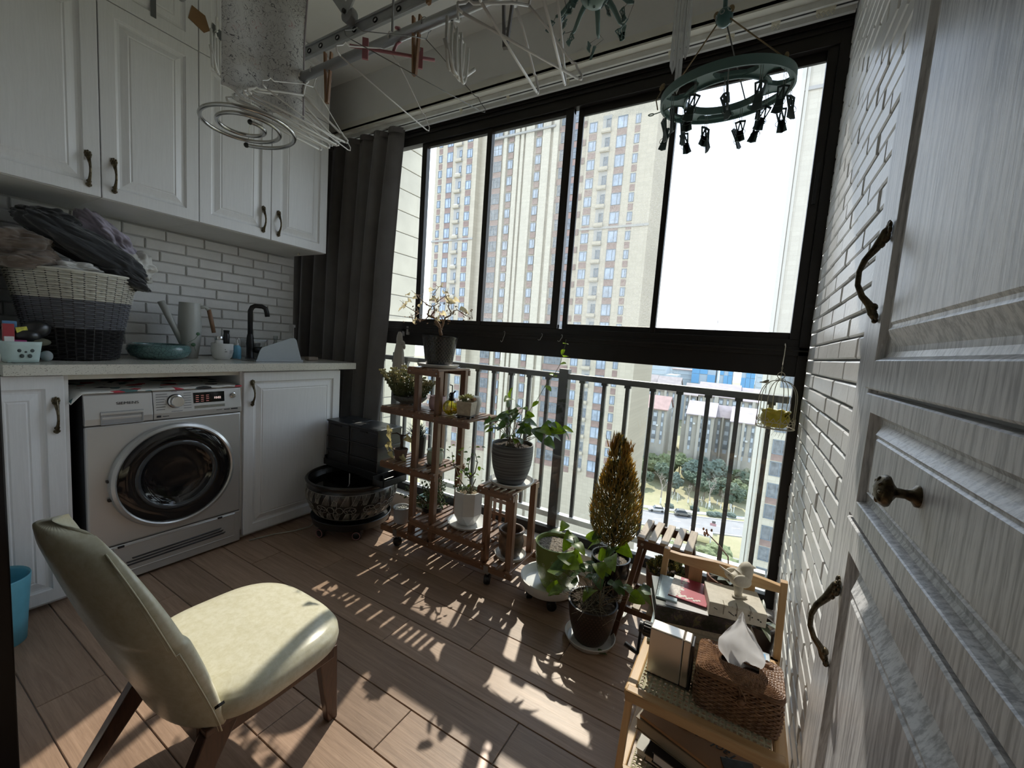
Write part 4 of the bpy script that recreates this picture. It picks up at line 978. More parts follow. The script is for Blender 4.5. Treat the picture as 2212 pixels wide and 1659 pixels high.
    part('spout', MB().tube([(c[0],c[1],ZC+.08),(c[0],c[1],ZC+.29),(c[0]+.004,c[1]+.008,ZC+.312),(c[0]+.012,c[1]+.022,ZC+.322),(c[0]+.03,c[1]+.052,ZC+.322),(c[0]+.04,c[1]+.068,ZC+.312),(c[0]+.043,c[1]+.074,ZC+.290),(c[0]+.044,c[1]+.078,ZC+.262)], .0135, 14), bk, t, smooth=True)
    part('base', MB().lathe([(0,0),(.026,0),(.026,.004),(.021,.008),(.019,.06),(.021,.09),(.018,.13),(.014,.15),(0,.15)], 24, c), bk, t, smooth=True, ang=50)
    part('lever', MB().sphere((c[0]+.02,c[1]+.03,ZC+.055), (.022,.024,.020), 14, 8).tube([(c[0]+.02,c[1]+.03,ZC+.055),(c[0]+.035,c[1]+.055,ZC+.07)], .008, 10), bk, t, smooth=True)
    # sink with splash board and small things behind it
    X = -2.42
    poly = [(1.292,0),(1.30,.028),(1.312,.062),(1.322,.078),(1.338,.085),(1.49,.140),(1.515,.142),(1.528,.13),(1.556,.03),(1.566,0)]
    solo('splash_board', MB().prism([(X,y*1.0,ZC+.002+z) for y, z in poly], (.005,0,0)).box(X-.012,X+.010,1.288,1.57,ZC,ZC+.010), M('board_grey', (.33,.36,.375), .45, var=.04), 'grey sink splash guard standing at the front edge of the worktop', 'splash guard', (X,1.43,ZC), bevel=.0015)
    solo('sink_rim', MB().rings((-2.80,1.27,ZC),(1,0,0),(0,1,0),(0,0,1),.33,.34,[(0,0),(0,.003),(.012,.003),(.016,.001)]), M('steel', (.4,.4,.4), .3, .9), 'brushed steel rim of the small sink behind the splash guard', 'sink', (-2.63,1.44,ZC))
    cl = thin_glass('clear_plastic', (.86,.87,.86), .12, .25, (.6,.6,.58), 60, (.3,.7), .1)
    solo('plastic_box', MB().box(-2.80,-2.70,1.40,1.50,ZC+.004,ZC+.11).box(-2.81,-2.69,1.395,1.505,ZC+.105,ZC+.118), cl, 'translucent plastic box behind the tap', 'box', (-2.75,1.45,ZC), bevel=.003)
    solo('clear_cup', MB().lathe([(0,0),(.028,0),(.036,.085),(.0365,.09),(.034,.09),(.026,.003),(0,.003)], 24, (-2.72,1.44,ZC+.004)), thin_glass('clear_plastic_2', (.75,.76,.75), .2, .3, (.6,.6,.58), 80, (.3,.7), .1), 'clear ribbed cup in front of the plastic box', 'cup', (-2.70,1.44,ZC), smooth=True)
    solo('glass_bottle', MB().lathe([(0,0),(.016,0),(.017,.006),(.017,.09),(.010,.105),(.010,.12),(.013,.122),(.013,.145),(0,.146)], 20, (-2.72,1.575,ZC)), thin_glass('bottle_glass', (.70,.74,.74), .25, .2, (.5,.5,.5), 60, (.3,.7)), 'slim clear bottle with a white cap behind the splash guard', 'bottle', (-2.72,1.575,ZC), smooth=True)
    c = (-2.70,1.685,ZC); t = thing('electric_toothbrush', 'white electric toothbrush standing at the end of the brick wall', 'toothbrush', c)
    part('handle', MB().lathe([(0,0),(.014,0),(.014,.10),(.010,.125),(.005,.13),(0,.13)], 16, c), M('brush_grey', (.45,.46,.45), .4), t, smooth=True)
    part('brush_head', MB().lathe([(.004,.13),(.003,.20),(.005,.21),(.006,.225),(0,.228)], 10, c).box(c[0],c[0]+.014,c[1]-.005,c[1]+.005,ZC+.208,ZC+.226), M('brush_white', (.6,.6,.6), .5), t, smooth=True)
    solo('soap_bar', MB().obox((-2.52,1.70,ZC+.012), .05,.07,.024), M('soap_tan', (.30,.24,.19), .6), 'brown soap bar in a tray beside the curtain on the worktop', 'soap', (-2.52,1.70,ZC), bevel=.006)
counter_items()

# ---------------------------------------------------------------- chair
def chair():
    m, nt, b = new_mat('chair_leather'); v = coords(nt); f = tnoise(nt, v, 55, 6, .75, .3); g = tnoise(nt, v, 90, 3)
    nt.links.new(ramp(nt, f, [(.34,(.56,.52,.36)),(.62,(.66,.63,.49))]), b.inputs['Base Color']); b.inputs['Roughness'].default_value = .30
    bump(nt, b, g, .12, .0008)
    t = thing('low_chair', 'low chair with cream leather seat, curved back and dark brown wooden legs', 'chair', (-1.16,.60,0))
    def seat(u, w):
        # superellipse plan, domed profile; u around, w from bottom centre over the edge to the top centre
        a = 2*pi*u; cx, cy = -1.160, .606; ex = .62
        px = math.copysign(abs(cos(a))**ex, cos(a)); py = math.copysign(abs(sin(a))**ex, sin(a))
        prof = [(0,.272),(.55,.268),(.90,.268),(.985,.280),(1.0,.300),(.985,.322),(.93,.338),(.80,.3475),(.5,.352),(0,.353)]
        k = w*(len(prof)-1); i = min(int(k), len(prof)-2); q = k-i; rr = prof[i][0]*(1-q)+prof[i+1][0]*q; z = prof[i][1]*(1-q)+prof[i+1][1]*q
        taper = 1-.04*py
        x = cx+.228*px*rr*taper; y = cy+.206*py*rr
        if py > .3: z -= .018*rr*(py-.3)**1.5
        return (x, y, z)
    part('seat', MB().grid(seat, 72, 27, True), m, t, smooth=True)
    # backrest shell: u across, w up; rolled thick edge
    def bk(u, w, side):
        s = (u-.5)*2; h = w
        half = .212*(1-.10*abs(h-.35)) * (1 if h < .6 else sqrt(max(0.02,1-((h-.6)/.42)**2.6)))
        zc = .255+h*.53; x = -1.165+half*s
        y = .424-.185*h**1.15+.055*abs(s)**2.2-.02
        th = .031*sqrt(max(0,1-abs(s)**5))*(1 if h < .9 else max(.35,1-(h-.9)*5))*(.75+.5*sin(pi*min(1,h*1.1)))
        return Vector((x, y+side*th, zc-(.02*s*s*(h>.5))))
    mb = MB(); nu, nv = 30, 30
    def shell(u, w):   # u around the closed cross section
        if u < .5: return bk(u*2, w, -1)
        return bk(2-u*2, w, 1)
    gb = MB().grid(shell, 60, nv, True); n = 60
    gb.f.append(tuple(range(n-1,-1,-1))); gb.f.append(tuple(nv*n+i for i in range(n)))
    part('backrest', gb, m, t, smooth=True, subsurf=1)
    sm = MB(); pts = []
    for i in range(31):
        pts.append(bk(.988,i/31*.97,-1)+Vector((0,-.0006,0)))
    sm.tube(pts, .0018, 5); sm.tube([bk(.978,i/31*.96,-1)+Vector((0,-.0003,0)) for i in range(31)], .0006, 4); sm.tube([bk(.012,i/31*.97,-1)+Vector((0,-.0006,0)) for i in range(31)], .0018, 5)
    part('seam', sm, M('seam_thread', (.62,.58,.42), .6), t, smooth=True)
    part('fabric_tag', MB().obox((-.942,.432,.345), .006,.012,.024, Matrix.Rotation(.8,3,'Y')), M('tag_black', (.01,.01,.01), .8), t)
    lw = wood('chair_leg_walnut', (.040,.017,.011), (.105,.045,.026), 'z', 60, .1, .28, coat=.3)
    def leg(p, q, w0, w1):
        mb = MB(); p, q = Vector(p), Vector(q); vs = []
        for c, w in ((p,w0),(q,w1)):
            for sx, sy in ((-1,-1),(1,-1),(1,1),(-1,1)): vs.append(c+Vector((sx*w[0]/2, sy*w[1]/2, 0)))
        mb.add(vs, [(3,2,1,0),(4,5,6,7),(0,1,5,4),(1,2,6,5),(2,3,7,6),(3,0,4,7)]); return mb
    for sx in (1, -1):
        x = -1.163+sx*.172
        part('leg', leg((x,.735,.262),(x-sx*.018,.772,0),(.030,.060),(.026,.032)), lw, t, bevel=.003)
        part('leg', leg((x,.455,.255),(x+sx*.03,.30,0),(.030,.072),(.028,.040)), lw, t, bevel=.003)
        part('side_rail', MB().beam((x,.42,.245),(x,.755,.250),.030,.045), lw, t, bevel=.003)
    part('cross_rail', MB().beam((-1.32,.43,.245),(-1.006,.43,.245),.030,.05), lw, t, bevel=.003)
    part('cross_rail', MB().beam((-1.32,.735,.245),(-1.006,.735,.245),.028,.04), lw, t, bevel=.003)
chair()

# blue basket behind the door frame
t_ = thing('blue_basket', 'light blue plastic basket on the floor, half hidden by the dark door frame', 'basket', (-2.21,.31,0))
def bb():
    m = M('basket_blue', (.13,.42,.55), .35); c = (-2.21,.31,0)
    part('wall', MB().lathe([(0,.003),(.062,.003),(.066,.006),(.072,.10),(.082,.235),(.085,.247),(.087,.242),(.075,.10),(.068,.0),(0,.0)], 36, c, sx=1.0, sy=.9), m, t_, smooth=True)
    part('handle', MB().tube([(c[0]+.078*cos(a*pi/12), c[1]+.0, .24+.05*sin(a*pi/12)) for a in range(13)], .006, 8), m, t_, smooth=True)
bb()

# ---------------------------------------------------------------- corner planter with filter boxes
def planter():
    c = (-2.03,1.665,0); bm = M('glaze_black', (.018,.016,.015), .22, var=.2); ln = M('incised_line', (.34,.32,.28), .7)
    t = thing('fish_planter', 'large black glazed bowl carved with flowers and hatching on a wheeled tray', 'planter', c)
    prof = [(0,.105),(.175,.105),(.20,.112),(.235,.16),(.258,.22),(.264,.265),(.256,.30),(.250,.308),(.262,.318),(.266,.330),(.258,.338),(.246,.332),(.240,.31),(.245,.26),(.225,.17),(.17,.125),(0,.122)]
    part('bowl', MB().lathe(prof, 64, c), bm, t, smooth=True)
    part('water', MB().lathe([(0,.285),(.243,.285)], 40, c), M('pond_water', (.004,.005,.005), .05), t)
    def sp(a, s):
        z = .125+s*.17; P = [(.200,.112),(.235,.16),(.258,.22),(.264,.265),(.257,.298)]
        for (r0,z0),(r1,z1) in zip(P, P[1:]):
            if z0 <= z <= z1 or z1 == P[-1][1]:
                r = r0+(r1-r0)*(z-z0)/(z1-z0); return Vector((c[0]+(r+.0006)*cos(a), c[1]+(r+.0006)*sin(a), z))
    L = MB()
    def line(a0,s0,a1,s1,n=4): L.tube([sp(a0+(a1-a0)*i/n, s0+(s1-s0)*i/n) for i in range(n+1)], .0011, 3, caps=False)
    def arc(a0,s0,ra,rs,b0=0,b1=2*pi,n=16): L.tube([sp(a0+ra*cos(b0+(b1-b0)*i/n), s0+rs*sin(b0+(b1-b0)*i/n)) for i in range(n+1)], .0013, 3, caps=False)
    for s in (.03,.97): L.tube([sp(2*pi*i/72, s) for i in range(73)], .0014, 3, caps=False)
    base = -1.05
    for q in range(-2, 4):
        a = base+q*1.05
        for k in range(4):
            an = k*pi/2; arc(a+.10*cos(an), .45+.20*sin(an), .075 if k%2==0 else .055, .12 if k%2==0 else .16)
        arc(a,.45,.02,.04)
        for sg in (-1,1):
            arc(a+sg*.32, .45, .13, .13)
            for k in range(4): line(a+sg*(.24+.05*k),.45,a+sg*(.28+.05*k),.54 if k%2 else .36,2)
            line(a+sg*.20,.45,a+sg*.45,.45)
        for side in (0,1):
            s0, s1 = (.04,.32) if side == 0 else (.62,.96)
            for tri in range(5):
                b0 = a-.50+tri*.21; 
                for k in range(6):
                    u = k/6*.20
                    if tri % 2: line(b0+u, s0, b0+u*.4+.10, s1, 3)
                    else: line(b0+u+.02, s1, b0+.10+u*.4-.06, s0, 3)
                line(b0,s0,b0+.11,s1,3)
    part('carved_lines', L, ln, t, kind='stuff')
    part('tray', MB().lathe([(0,.058),(.19,.058),(.222,.066),(.232,.105),(.228,.108),(.215,.078),(0,.075)], 48, c), M('tray_black', (.014,.013,.013), .4), t, smooth=True, ang=50)
    wm = mesh('wheel', MB().lathe([(0,-.011),(.024,-.011),(.028,-.007),(.028,.007),(.024,.011),(0,.011)], 20), M('wheel_black', (.012,.012,.012), .5), smooth=True); wr = mesh('wheel_ring', MB().tube([(.0215*cos(k*pi/10),.0215*sin(k*pi/10),.0112) for k in range(20)], .0022, 5, closed=True), M('wheel_pink', (.38,.17,.17), .5))
    for (x, y, r) in ((-2.045,1.462,.15),(-1.862,1.565,.6),(-2.19,1.60,-.4),(-1.92,1.83,1.2),(-2.16,1.82,2.1)):
        Mx = Matrix.Rotation(r,4,'Z') @ Matrix.Rotation(pi/2,4,'X')
        w = inst('wheel', wm, (x,y,.0285), t, M=Mx); inst('wheel_ring', wr, (x,y,.0285), t, M=Mx)
        part('wheel_fork', MB().box(x-.014,x+.014,y+.012,y+.035,.03,.06), M('tray_black', (.014,.013,.013), .4), t)
    # black drip filter standing across the bowl
    fb = M('filter_plastic', (.016,.017,.019), .30, var=.1)
    t = thing('filter_box', 'black plastic filter tray with drawers standing across the carved bowl', 'filter', (-2.03,1.70,.338))
    part('trough', MB().box(-2.31,-1.77,1.665,1.86,.340,.356).box(-2.31,-2.30,1.665,1.86,.340,.40).box(-2.31,-1.77,1.66,1.668,.340,.38), fb, t, bevel=.002)
    part('outlet_tray', MB().box(-1.79,-1.70,1.60,1.78,.338,.343).box(-1.79,-1.70,1.60,1.606,.338,.375).box(-1.706,-1.70,1.60,1.78,.338,.375).box(-1.79,-1.784,1.60,1.78,.338,.39).box(-1.79,-1.70,1.774,1.78,.338,.39), M('filter_edge', (.05,.052,.056), .22), t, bevel=.001)
    for k, (x0, x1, lab) in enumerate(((-2.285,-2.085,'stack of three black drawers nearest the white base cabinet'),(-2.075,-1.83,'stack of three black drawers beside the wooden plant stand'))):
        s = thing('drawer_stack', lab, 'drawers', ((x0+x1)/2,1.76,.358), 'black filter drawer stacks')
        for q in range(3):
            z0 = .358+q*.088; h = .082 if q < 2 else .09
            d = part('drawer', MB().rings((x0,1.668,z0),(1,0,0),(0,0,1),(0,-1,0),x1-x0,h,[(0,-.185),(0,-.002),(.003,.0),(.012,.0),(.014,-.003)]), fb, s)
            part('drawer_lip', MB().box(x0-.003,x1+.003,1.664,1.855,z0+h,z0+h+.005), M('filter_edge', (.05,.052,.056), .22), s, bevel=.001)
        part('lid', MB().box(x0-.004,x1+.004,1.660,1.858,.628,.636), fb, s, bevel=.002)
        part('lid_hole', MB().lathe([(0,.6362),(.012,.6362),(.012,.637)], 14, (x0+.05,1.75,0), sx=1.4).lathe([(0,.6362),(.012,.6362),(.012,.637)], 14, (x1-.05,1.75,0), sx=1.4), M('hole_black', (.004,.004,.004), .6), s)
        part('grip_slot', MB().box((x0+x1)/2-.03,(x0+x1)/2+.03,1.664,1.669,.605,.612), M('hole_black', (.004,.004,.004), .6), s)
    solo('reed_stem', MB().tube([(-1.985,1.60,.285),(-1.983,1.60,.34),(-1.99,1.605,.36)], .0016, 5).tube([(-1.98,1.60,.36),(-1.968,1.59,.33),(-1.96,1.585,.31),(-1.975,1.585,.288)], .0016, 5), M('wire_white', (.7,.7,.7), .4), 'thin white wire sticking out of the black planter water', 'wire', (-1.98,1.60,.285), smooth=True)
    solo('power_cord', MB().tube([(-2.30,1.20,.006),(-2.27,1.32,.005),(-2.22,1.42,.005),(-2.20,1.50,.006),(-2.26,1.60,.006),(-2.29,1.75,.006)], .0035, 6), M('cord_tan', (.42,.40,.34), .5), 'thin pale cord on the floor along the base cabinet', 'cord', (-2.25,1.45,.006), smooth=True)
planter()

# ---------------------------------------------------------------- plant stand, pots and plants
stand_wood = wood('stand_stained_pine', (.105,.045,.022), (.27,.135,.072), 'z', 70, .08, .38, coat=.2)
stand_wood_x = wood('stand_stained_pine_rail', (.105,.045,.022), (.27,.135,.072), 'x', 70, .08, .38, coat=.2)
slat_wood = wood('stand_slat_pine', (.13,.062,.035), (.30,.17,.10), 'y', 70, .08, .34, coat=.25)
def plant_stand():
    t = thing('plant_stand', 'stained pine tiered plant stand on black castors in front of the railing', 'plant stand', (-1.33,1.77,0))
    yf, yb = 1.645, 1.905
    pm = {}
    def post(x, y, z0, z1): part('post', MB().box(x-.016,x+.016,y-.014,y+.014,z0,z1), stand_wood, t, bevel=.002)
    for x, z0, z1 in ((-1.538,.085,1.026),(-1.392,.085,1.026),(-1.043,.085,.486),(-.903,.085,.486)):
        post(x, yf+.022, z0, z1); post(x, yb-.022, z0, z1)
    sm = {}
    def shelf(x0, x1, z, n, ends=True):
        for y in (yf, yb): part('rail', MB().box(x0,x1,y-.007,y+.007,z-.040,z-.009), stand_wood_x, t, bevel=.0015)
        k = n; w = (x1-x0)/n
        key = round(w,3)
        if key not in sm: sm[key] = mesh('slat', MB().rings((0,0,0),(1,0,0),(0,1,0),(0,0,1), w*.64, yb-yf+.014, [(0,-.009),(0,-.001),(.001,0)]), slat_wood)
        for q in range(n): inst('slat', sm[key], (x0+(q+.18)*w, yf-.007, z+random.uniform(-.0004,.0004)), t)
    shelf(-1.594,-1.373,1.035,6); shelf(-1.786,-1.170,.797,17); shelf(-1.775,-1.370,.482,11)
    shelf(-1.750,-.872,.113,22); shelf(-1.535,-1.040,.206,13); shelf(-1.096,-.888,.494,6)
    bolt = mesh('bolt', MB().lathe([(.0045,0),(.004,.002),(0,.003)], 10, M=Matrix.Rotation(pi/2,3,'X')), M('bolt_zinc', (.35,.33,.30), .35, .8))
    for x, z in ((-1.575,1.012),(-1.392,1.012),(-1.538,.773),(-1.392,.773),(-1.538,.459),(-1.392,.459),(-1.535,.182),(-1.392,.182),(-1.043,.182),(-1.043,.09),(-.903,.09),(-1.392,.09),(-1.538,.09),(-1.075,.470),(-.903,.470)):
        inst('bolt', bolt, (x, yf-.007, z), t)
    wm = mesh('wheel', MB().lathe([(0,-.016),(.020,-.016),(.0245,-.010),(.0245,-.002),(.021,0),(.0245,.002),(.0245,.010),(.020,.016),(0,.016)], 20, M=Matrix.Rotation(pi/2,3,'Y')), M('castor_black', (.010,.010,.011), .35), smooth=True)
    for x, y in ((-1.634,1.662),(-1.013,1.655),(-1.634,1.888),(-1.013,1.888)):
        c = part('castor_plate', MB().box(x-.016,x+.016,y-.016,y+.016,.066,.073).box(x-.014,x+.014,yf-.0095 if y < 1.7 else y,yf-.0075 if y < 1.7 else y+.002,.066,.103).tube([(x,y,.05),(x,y,.067)], .006, 8), M('castor_steel', (.30,.29,.28), .35, .8), t)
        part('castor_hood', MB().sphere((x,y+.006,.036), (.017,.020,.017), 12, 8), M('castor_black', (.010,.010,.011), .35), c, smooth=True)
        inst('wheel', wm, (x, y, .0255), c, rot=(0,0,random.uniform(-.6,.6)))
plant_stand()

soil_m = M('potting_soil', (.060,.042,.030), .95, var=.75, vs=120, bmp=1, bs=150, bdist=.004)
saucer_w = M('saucer_white', (.74,.73,.70), .35, var=.06)
def saucer(c, r, lab, mat=None, h=.018, grp='round plant saucers'):
    return solo('saucer', MB().lathe([(0,0),(r*.80,0),(r*.90,.003),(r,h),(r*.965,h+.001),(r*.86,.006),(0,.005)], 48, c), mat or saucer_w, lab, 'saucer', c, grp, smooth=True, ang=50)
def pot(c, rb, rt, h, mat, parent, wall=.007, soil=.86, lip=.0, belly=0, name='pot', n=48, pebble=None):
    pr = [(0,0),(rb*.94,0),(rb,.004)]
    for i in range(1, 8):
        s = i/8; pr.append((rb+(rt-rb)*(s**.85)+belly*sin(pi*s), h*s))
    pr += [(rt,h*.955),(rt+lip,h*.97),(rt+lip,h),(rt-wall,h)]
    ri = rb+(rt-rb)*soil**.85+belly*sin(pi*soil)-wall
    pr += [(ri,h*soil),(0,h*soil*.98)]
    p = part(name, MB().lathe(pr, n, c), mat, parent, smooth=True, ang=55)
    if soil < 1.5:
        rnd = random.Random(int(abs(c[0])*1000))
        def fn(u, w):
            a = 2*pi*u; r = (ri+.004)*w; return (c[0]+r*cos(a), c[1]+r*sin(a), c[2]+h*soil+.010*(1-w*w)+.0055*noise.noise(Vector((r*cos(a)*70, r*sin(a)*70, c[0]*9))))
        part('soil', MB().grid(fn, 40, 12, True), pebble or soil_m, parent, smooth=False)
    return p
def dots_pattern(par, c, rb, rt, h, mat, rows, cols, size, kind='cross', belly=0, z0=.1, z1=.93, out=.0012):
    mb = MB()
    for i in range(rows):
        s = z0+(z1-z0)*(i+.5)/rows; r = rb+(rt-rb)*s**.85+belly*sin(pi*s)+out
        dr = (rt-rb)*.85*max(s,.05)**-.15/h
        for k in range(cols):
            a = 2*pi*(k+.5*(i%2))/cols; P = Vector((c[0]+r*cos(a), c[1]+r*sin(a), c[2]+h*s)); T = Vector((-sin(a),cos(a),0)); N = Vector((cos(a),sin(a),0)); Z = (Vector((0,0,1))+N*dr).normalized()
            def q(du, dv, su, sv, ang=0):
                ca, sa = cos(ang), sin(ang); vs = []
                for x, y in ((-su,0),(0,-sv),(su,0),(0,sv)): xx = du+x*ca-y*sa; yy = dv+x*sa+y*ca; vs.append(P+T*xx+Z*yy)
                mb.add(vs, [(0,1,2,3)])
            if kind == 'cross':
                for an in (pi/4,3*pi/4,5*pi/4,7*pi/4): q(size*.62*cos(an), size*.62*sin(an), size*.5, size*.2, an)
                q(0,0,size*.15,size*.15)
            elif kind == 'flower':
                for n_ in range(5): an = n_*2*pi/5+.3; q(size*.55*cos(an), size*.55*sin(an), size*.36, size*.22, an)
            else: q(0,0,size*.5,size*.5)
    part('pattern', mb, mat, par, kind='stuff')
def leaf_mesh(name, L, W, mat, shape='heart', fold=.25, curl=.35, nu=4, nv=7, wave=0):
    """leaf in local coords: along +y, face +z, base at the origin"""
    def wid(s):
        if shape == 'heart': return W*.5*min(1, (s*6)**.5)*(max(0,1-s)**.62)*1.35
        if shape == 'oval': return W*.5*sin(pi*min(1,s**.85))**.8
        return W*.5*(1-s)**.7*min(1,s*8+.3)
    def fn(u, v):
        s = v; w = wid(s); x = (u-.5)*2*w; y = L*s + (-L*.10*abs(u-.5)*2 if shape == 'heart' and s < .2 else 0)
        z = fold*abs(x) - curl*L*s*s + wave*L*sin(s*9+u*5)
        return (x, y, z)
    return mesh(name, MB().grid(fn, nu, nv), mat, smooth=True)
def aim(d, n=(0,0,1), roll=0):
    d = Vector(d).normalized(); n = Vector(n); x = d.cross(n)
    if x.length < .05: x = d.cross(Vector((1,0,0)))
    x.normalize(); z = x.cross(d)
    m = Matrix((x, d, z)).transposed()
    if roll: m = m @ Matrix.Rotation(roll, 3, 'Y')
    return m.to_4x4()
def stems(par, base, tips, mat, r=.0018, sag=.3, name='stem', rr=random.Random(1), spread=.02):
    mb = MB()
    for tp in tips:
        tp = Vector(tp); b = Vector(base)+Vector((rr.uniform(-1,1)*spread, rr.uniform(-1,1)*spread, 0)); m = b.lerp(tp,.5)+Vector((0,0,abs(tp.z-b.z)*.18+.01)); m.x = b.x+(tp.x-b.x)*sag; m.y = b.y+(tp.y-b.y)*sag
        pts = []
        for i in range(7):
            q = i/6; pts.append(b*(1-q)**2+m*2*q*(1-q)+tp*q*q)
        mb.tube(pts, [r*(1-.5*i/6) for i in range(7)], 5, caps=False)
    part(name, mb, mat, par, smooth=True)
g_dark = leafmat('leaf_deep_green', (.060,.100,.034)); g_bright = leafmat('leaf_fresh_green', (.15,.22,.035), .55); g_jade = leafmat('leaf_jade', (.10,.15,.055), .3); g_dry = leafmat('leaf_dry_cream', (.55,.48,.32), .5); g_vine = leafmat('leaf_pale_green', (.16,.23,.07), .5)
stem_br = M('stem_brown', (.20,.145,.085), .7); stem_gr = M('stem_green', (.13,.16,.06), .6); twig = M('twig_tan', (.27,.17,.10), .75)
L_big = leaf_mesh('leaf', .062, .050, g_dark); L_bri = leaf_mesh('leaf', .060, .048, g_bright); L_vin = leaf_mesh('leaf', .050, .034, g_bright, 'oval', .2, .2)
L_dry = leaf_mesh('leaf', .034, .034, g_dry, 'oval', .55, .8, wave=.12); L_pale = leaf_mesh('leaf', .072, .052, g_vine); L_pd = leaf_mesh('leaf', .07, .05, leafmat('leaf_mid_green', (.07,.115,.045), .4))
L_rose = leaf_mesh('leaf', .022, .016, g_bright, 'oval', .2, .2, 2, 4); L_rosd = leaf_mesh('leaf', .022, .016, g_dark, 'oval', .2, .2, 2, 4)
PO = [(-1.005,1.728,0.911),(-0.943,1.712,0.909),(-0.926,1.748,0.889),(-0.978,1.719,0.866),(-1.004,1.708,0.833),(-0.903,1.748,0.855),(-0.918,1.810,0.814),(-1.131,1.796,0.789),(-1.149,1.792,0.760),(-1.077,1.727,0.768),(-1.057,1.764,0.779),(-1.012,1.733,0.740),(-0.927,1.721,0.744),(-0.825,1.713,0.788),(-0.800,1.726,0.805),(-0.814,1.811,0.805),(-0.776,1.799,0.773),(-0.761,1.797,0.804),(-0.721,1.796,0.799),(-0.921,1.723,0.819),(-0.972,1.737,0.834),(-1.075,1.775,0.827),(-0.931,1.788,0.771),(-0.990,1.803,0.862),(-1.037,1.806,0.783)]
VINE = [(-0.949,1.860,0.868),(-0.923,1.860,0.904),(-0.899,1.860,0.952),(-0.862,1.860,1.020),(-0.826,1.860,1.067),(-0.803,1.860,1.112),(-0.797,1.860,1.156),(-0.787,1.860,1.199),(-0.784,1.860,1.233)]
VL = [(-0.857,1.861,0.989),(-0.826,1.856,1.052),(-0.849,1.868,1.058),(-0.790,1.861,1.117),(-0.801,1.868,1.171),(-0.780,1.867,1.154),(-0.784,1.860,1.214),(-0.922,1.858,0.901)]
FP = [(-0.616,1.560,0.256),(-0.597,1.543,0.293),(-0.537,1.516,0.329),(-0.562,1.531,0.339),(-0.494,1.581,0.300),(-0.414,1.504,0.360),(-0.376,1.505,0.406),(-0.436,1.563,0.286),(-0.458,1.528,0.232),(-0.313,1.553,0.287),(-0.348,1.547,0.290),(-0.273,1.534,0.276),(-0.261,1.600,0.260),(-0.232,1.520,0.329),(-0.615,1.541,0.184),(-0.593,1.520,0.195),(-0.532,1.563,0.273),(-0.392,1.528,0.364)]
GP = [(-0.640,1.671,0.405),(-0.688,1.695,0.357),(-0.612,1.669,0.371),(-0.624,1.684,0.319),(-0.599,1.704,0.334),(-0.557,1.656,0.338),(-0.566,1.654,0.292),(-0.585,1.664,0.250)]
BP = [(-0.397,1.791,0.324),(-0.450,1.785,0.306),(-0.485,1.769,0.273),(-0.529,1.773,0.317),(-0.505,1.767,0.370),(-0.545,1.778,0.342)]
BON = [(-1.702,1.715,1.434),(-1.724,1.794,1.427),(-1.791,1.818,1.408),(-1.832,1.825,1.383),(-1.598,1.798,1.473),(-1.559,1.825,1.498),(-1.409,1.712,1.437),(-1.552,1.745,1.414),(-1.586,1.826,1.418),(-1.499,1.803,1.422),(-1.419,1.759,1.400),(-1.432,1.823,1.415),(-1.343,1.784,1.358),(-1.507,1.808,1.337),(-1.490,1.745,1.348),(-1.626,1.733,1.378),(-1.687,1.763,1.289),(-1.480,1.726,1.302),(-1.782,1.756,1.364)]
TRUNK = [(-1.489,1.770,1.217),(-1.487,1.770,1.248),(-1.525,1.770,1.281),(-1.573,1.770,1.321),(-1.580,1.770,1.369),(-1.605,1.770,1.390),(-1.545,1.770,1.315),(-1.511,1.770,1.343),(-1.532,1.770,1.390),(-1.520,1.770,1.472),(-1.472,1.770,1.290),(-1.438,1.770,1.304),(-1.414,1.770,1.332),(-1.427,1.770,1.392),(-1.456,1.770,1.438),(-1.497,1.770,1.398),(-1.407,1.770,1.359),(-1.330,1.770,1.327),(-1.280,1.770,1.309),(-1.626,1.770,1.284),(-1.683,1.770,1.290),(-1.714,1.770,1.310),(-1.686,1.770,1.332),(-1.736,1.770,1.360),(-1.777,1.770,1.381),(-1.663,1.770,1.417),(-1.703,1.770,1.445)]
R5 = random.Random(11)
def leafset(par, pts, center, meshes, s=(.8,1.15), droop=.35, up=.5):
    for i, p in enumerate(pts):
        p = Vector(p); d = p-Vector(center); d.z *= .25; d = d.normalized() if d.length > 1e-3 else Vector((1,0,0))
        d = d + Vector((R5.uniform(-.5,.5), R5.uniform(-.5,.5), -droop+R5.uniform(-.35,.35)))
        n = Vector((R5.uniform(-.5,.5), R5.uniform(-.9,.1), up+R5.uniform(0,.6)))
        me = meshes[i % len(meshes)]; sc = R5.uniform(*s)
        inst('leaf', me, p - d.normalized()*.025*sc, par, M=aim(d, n, R5.uniform(-.4,.4)) @ Matrix.Scale(sc, 4))
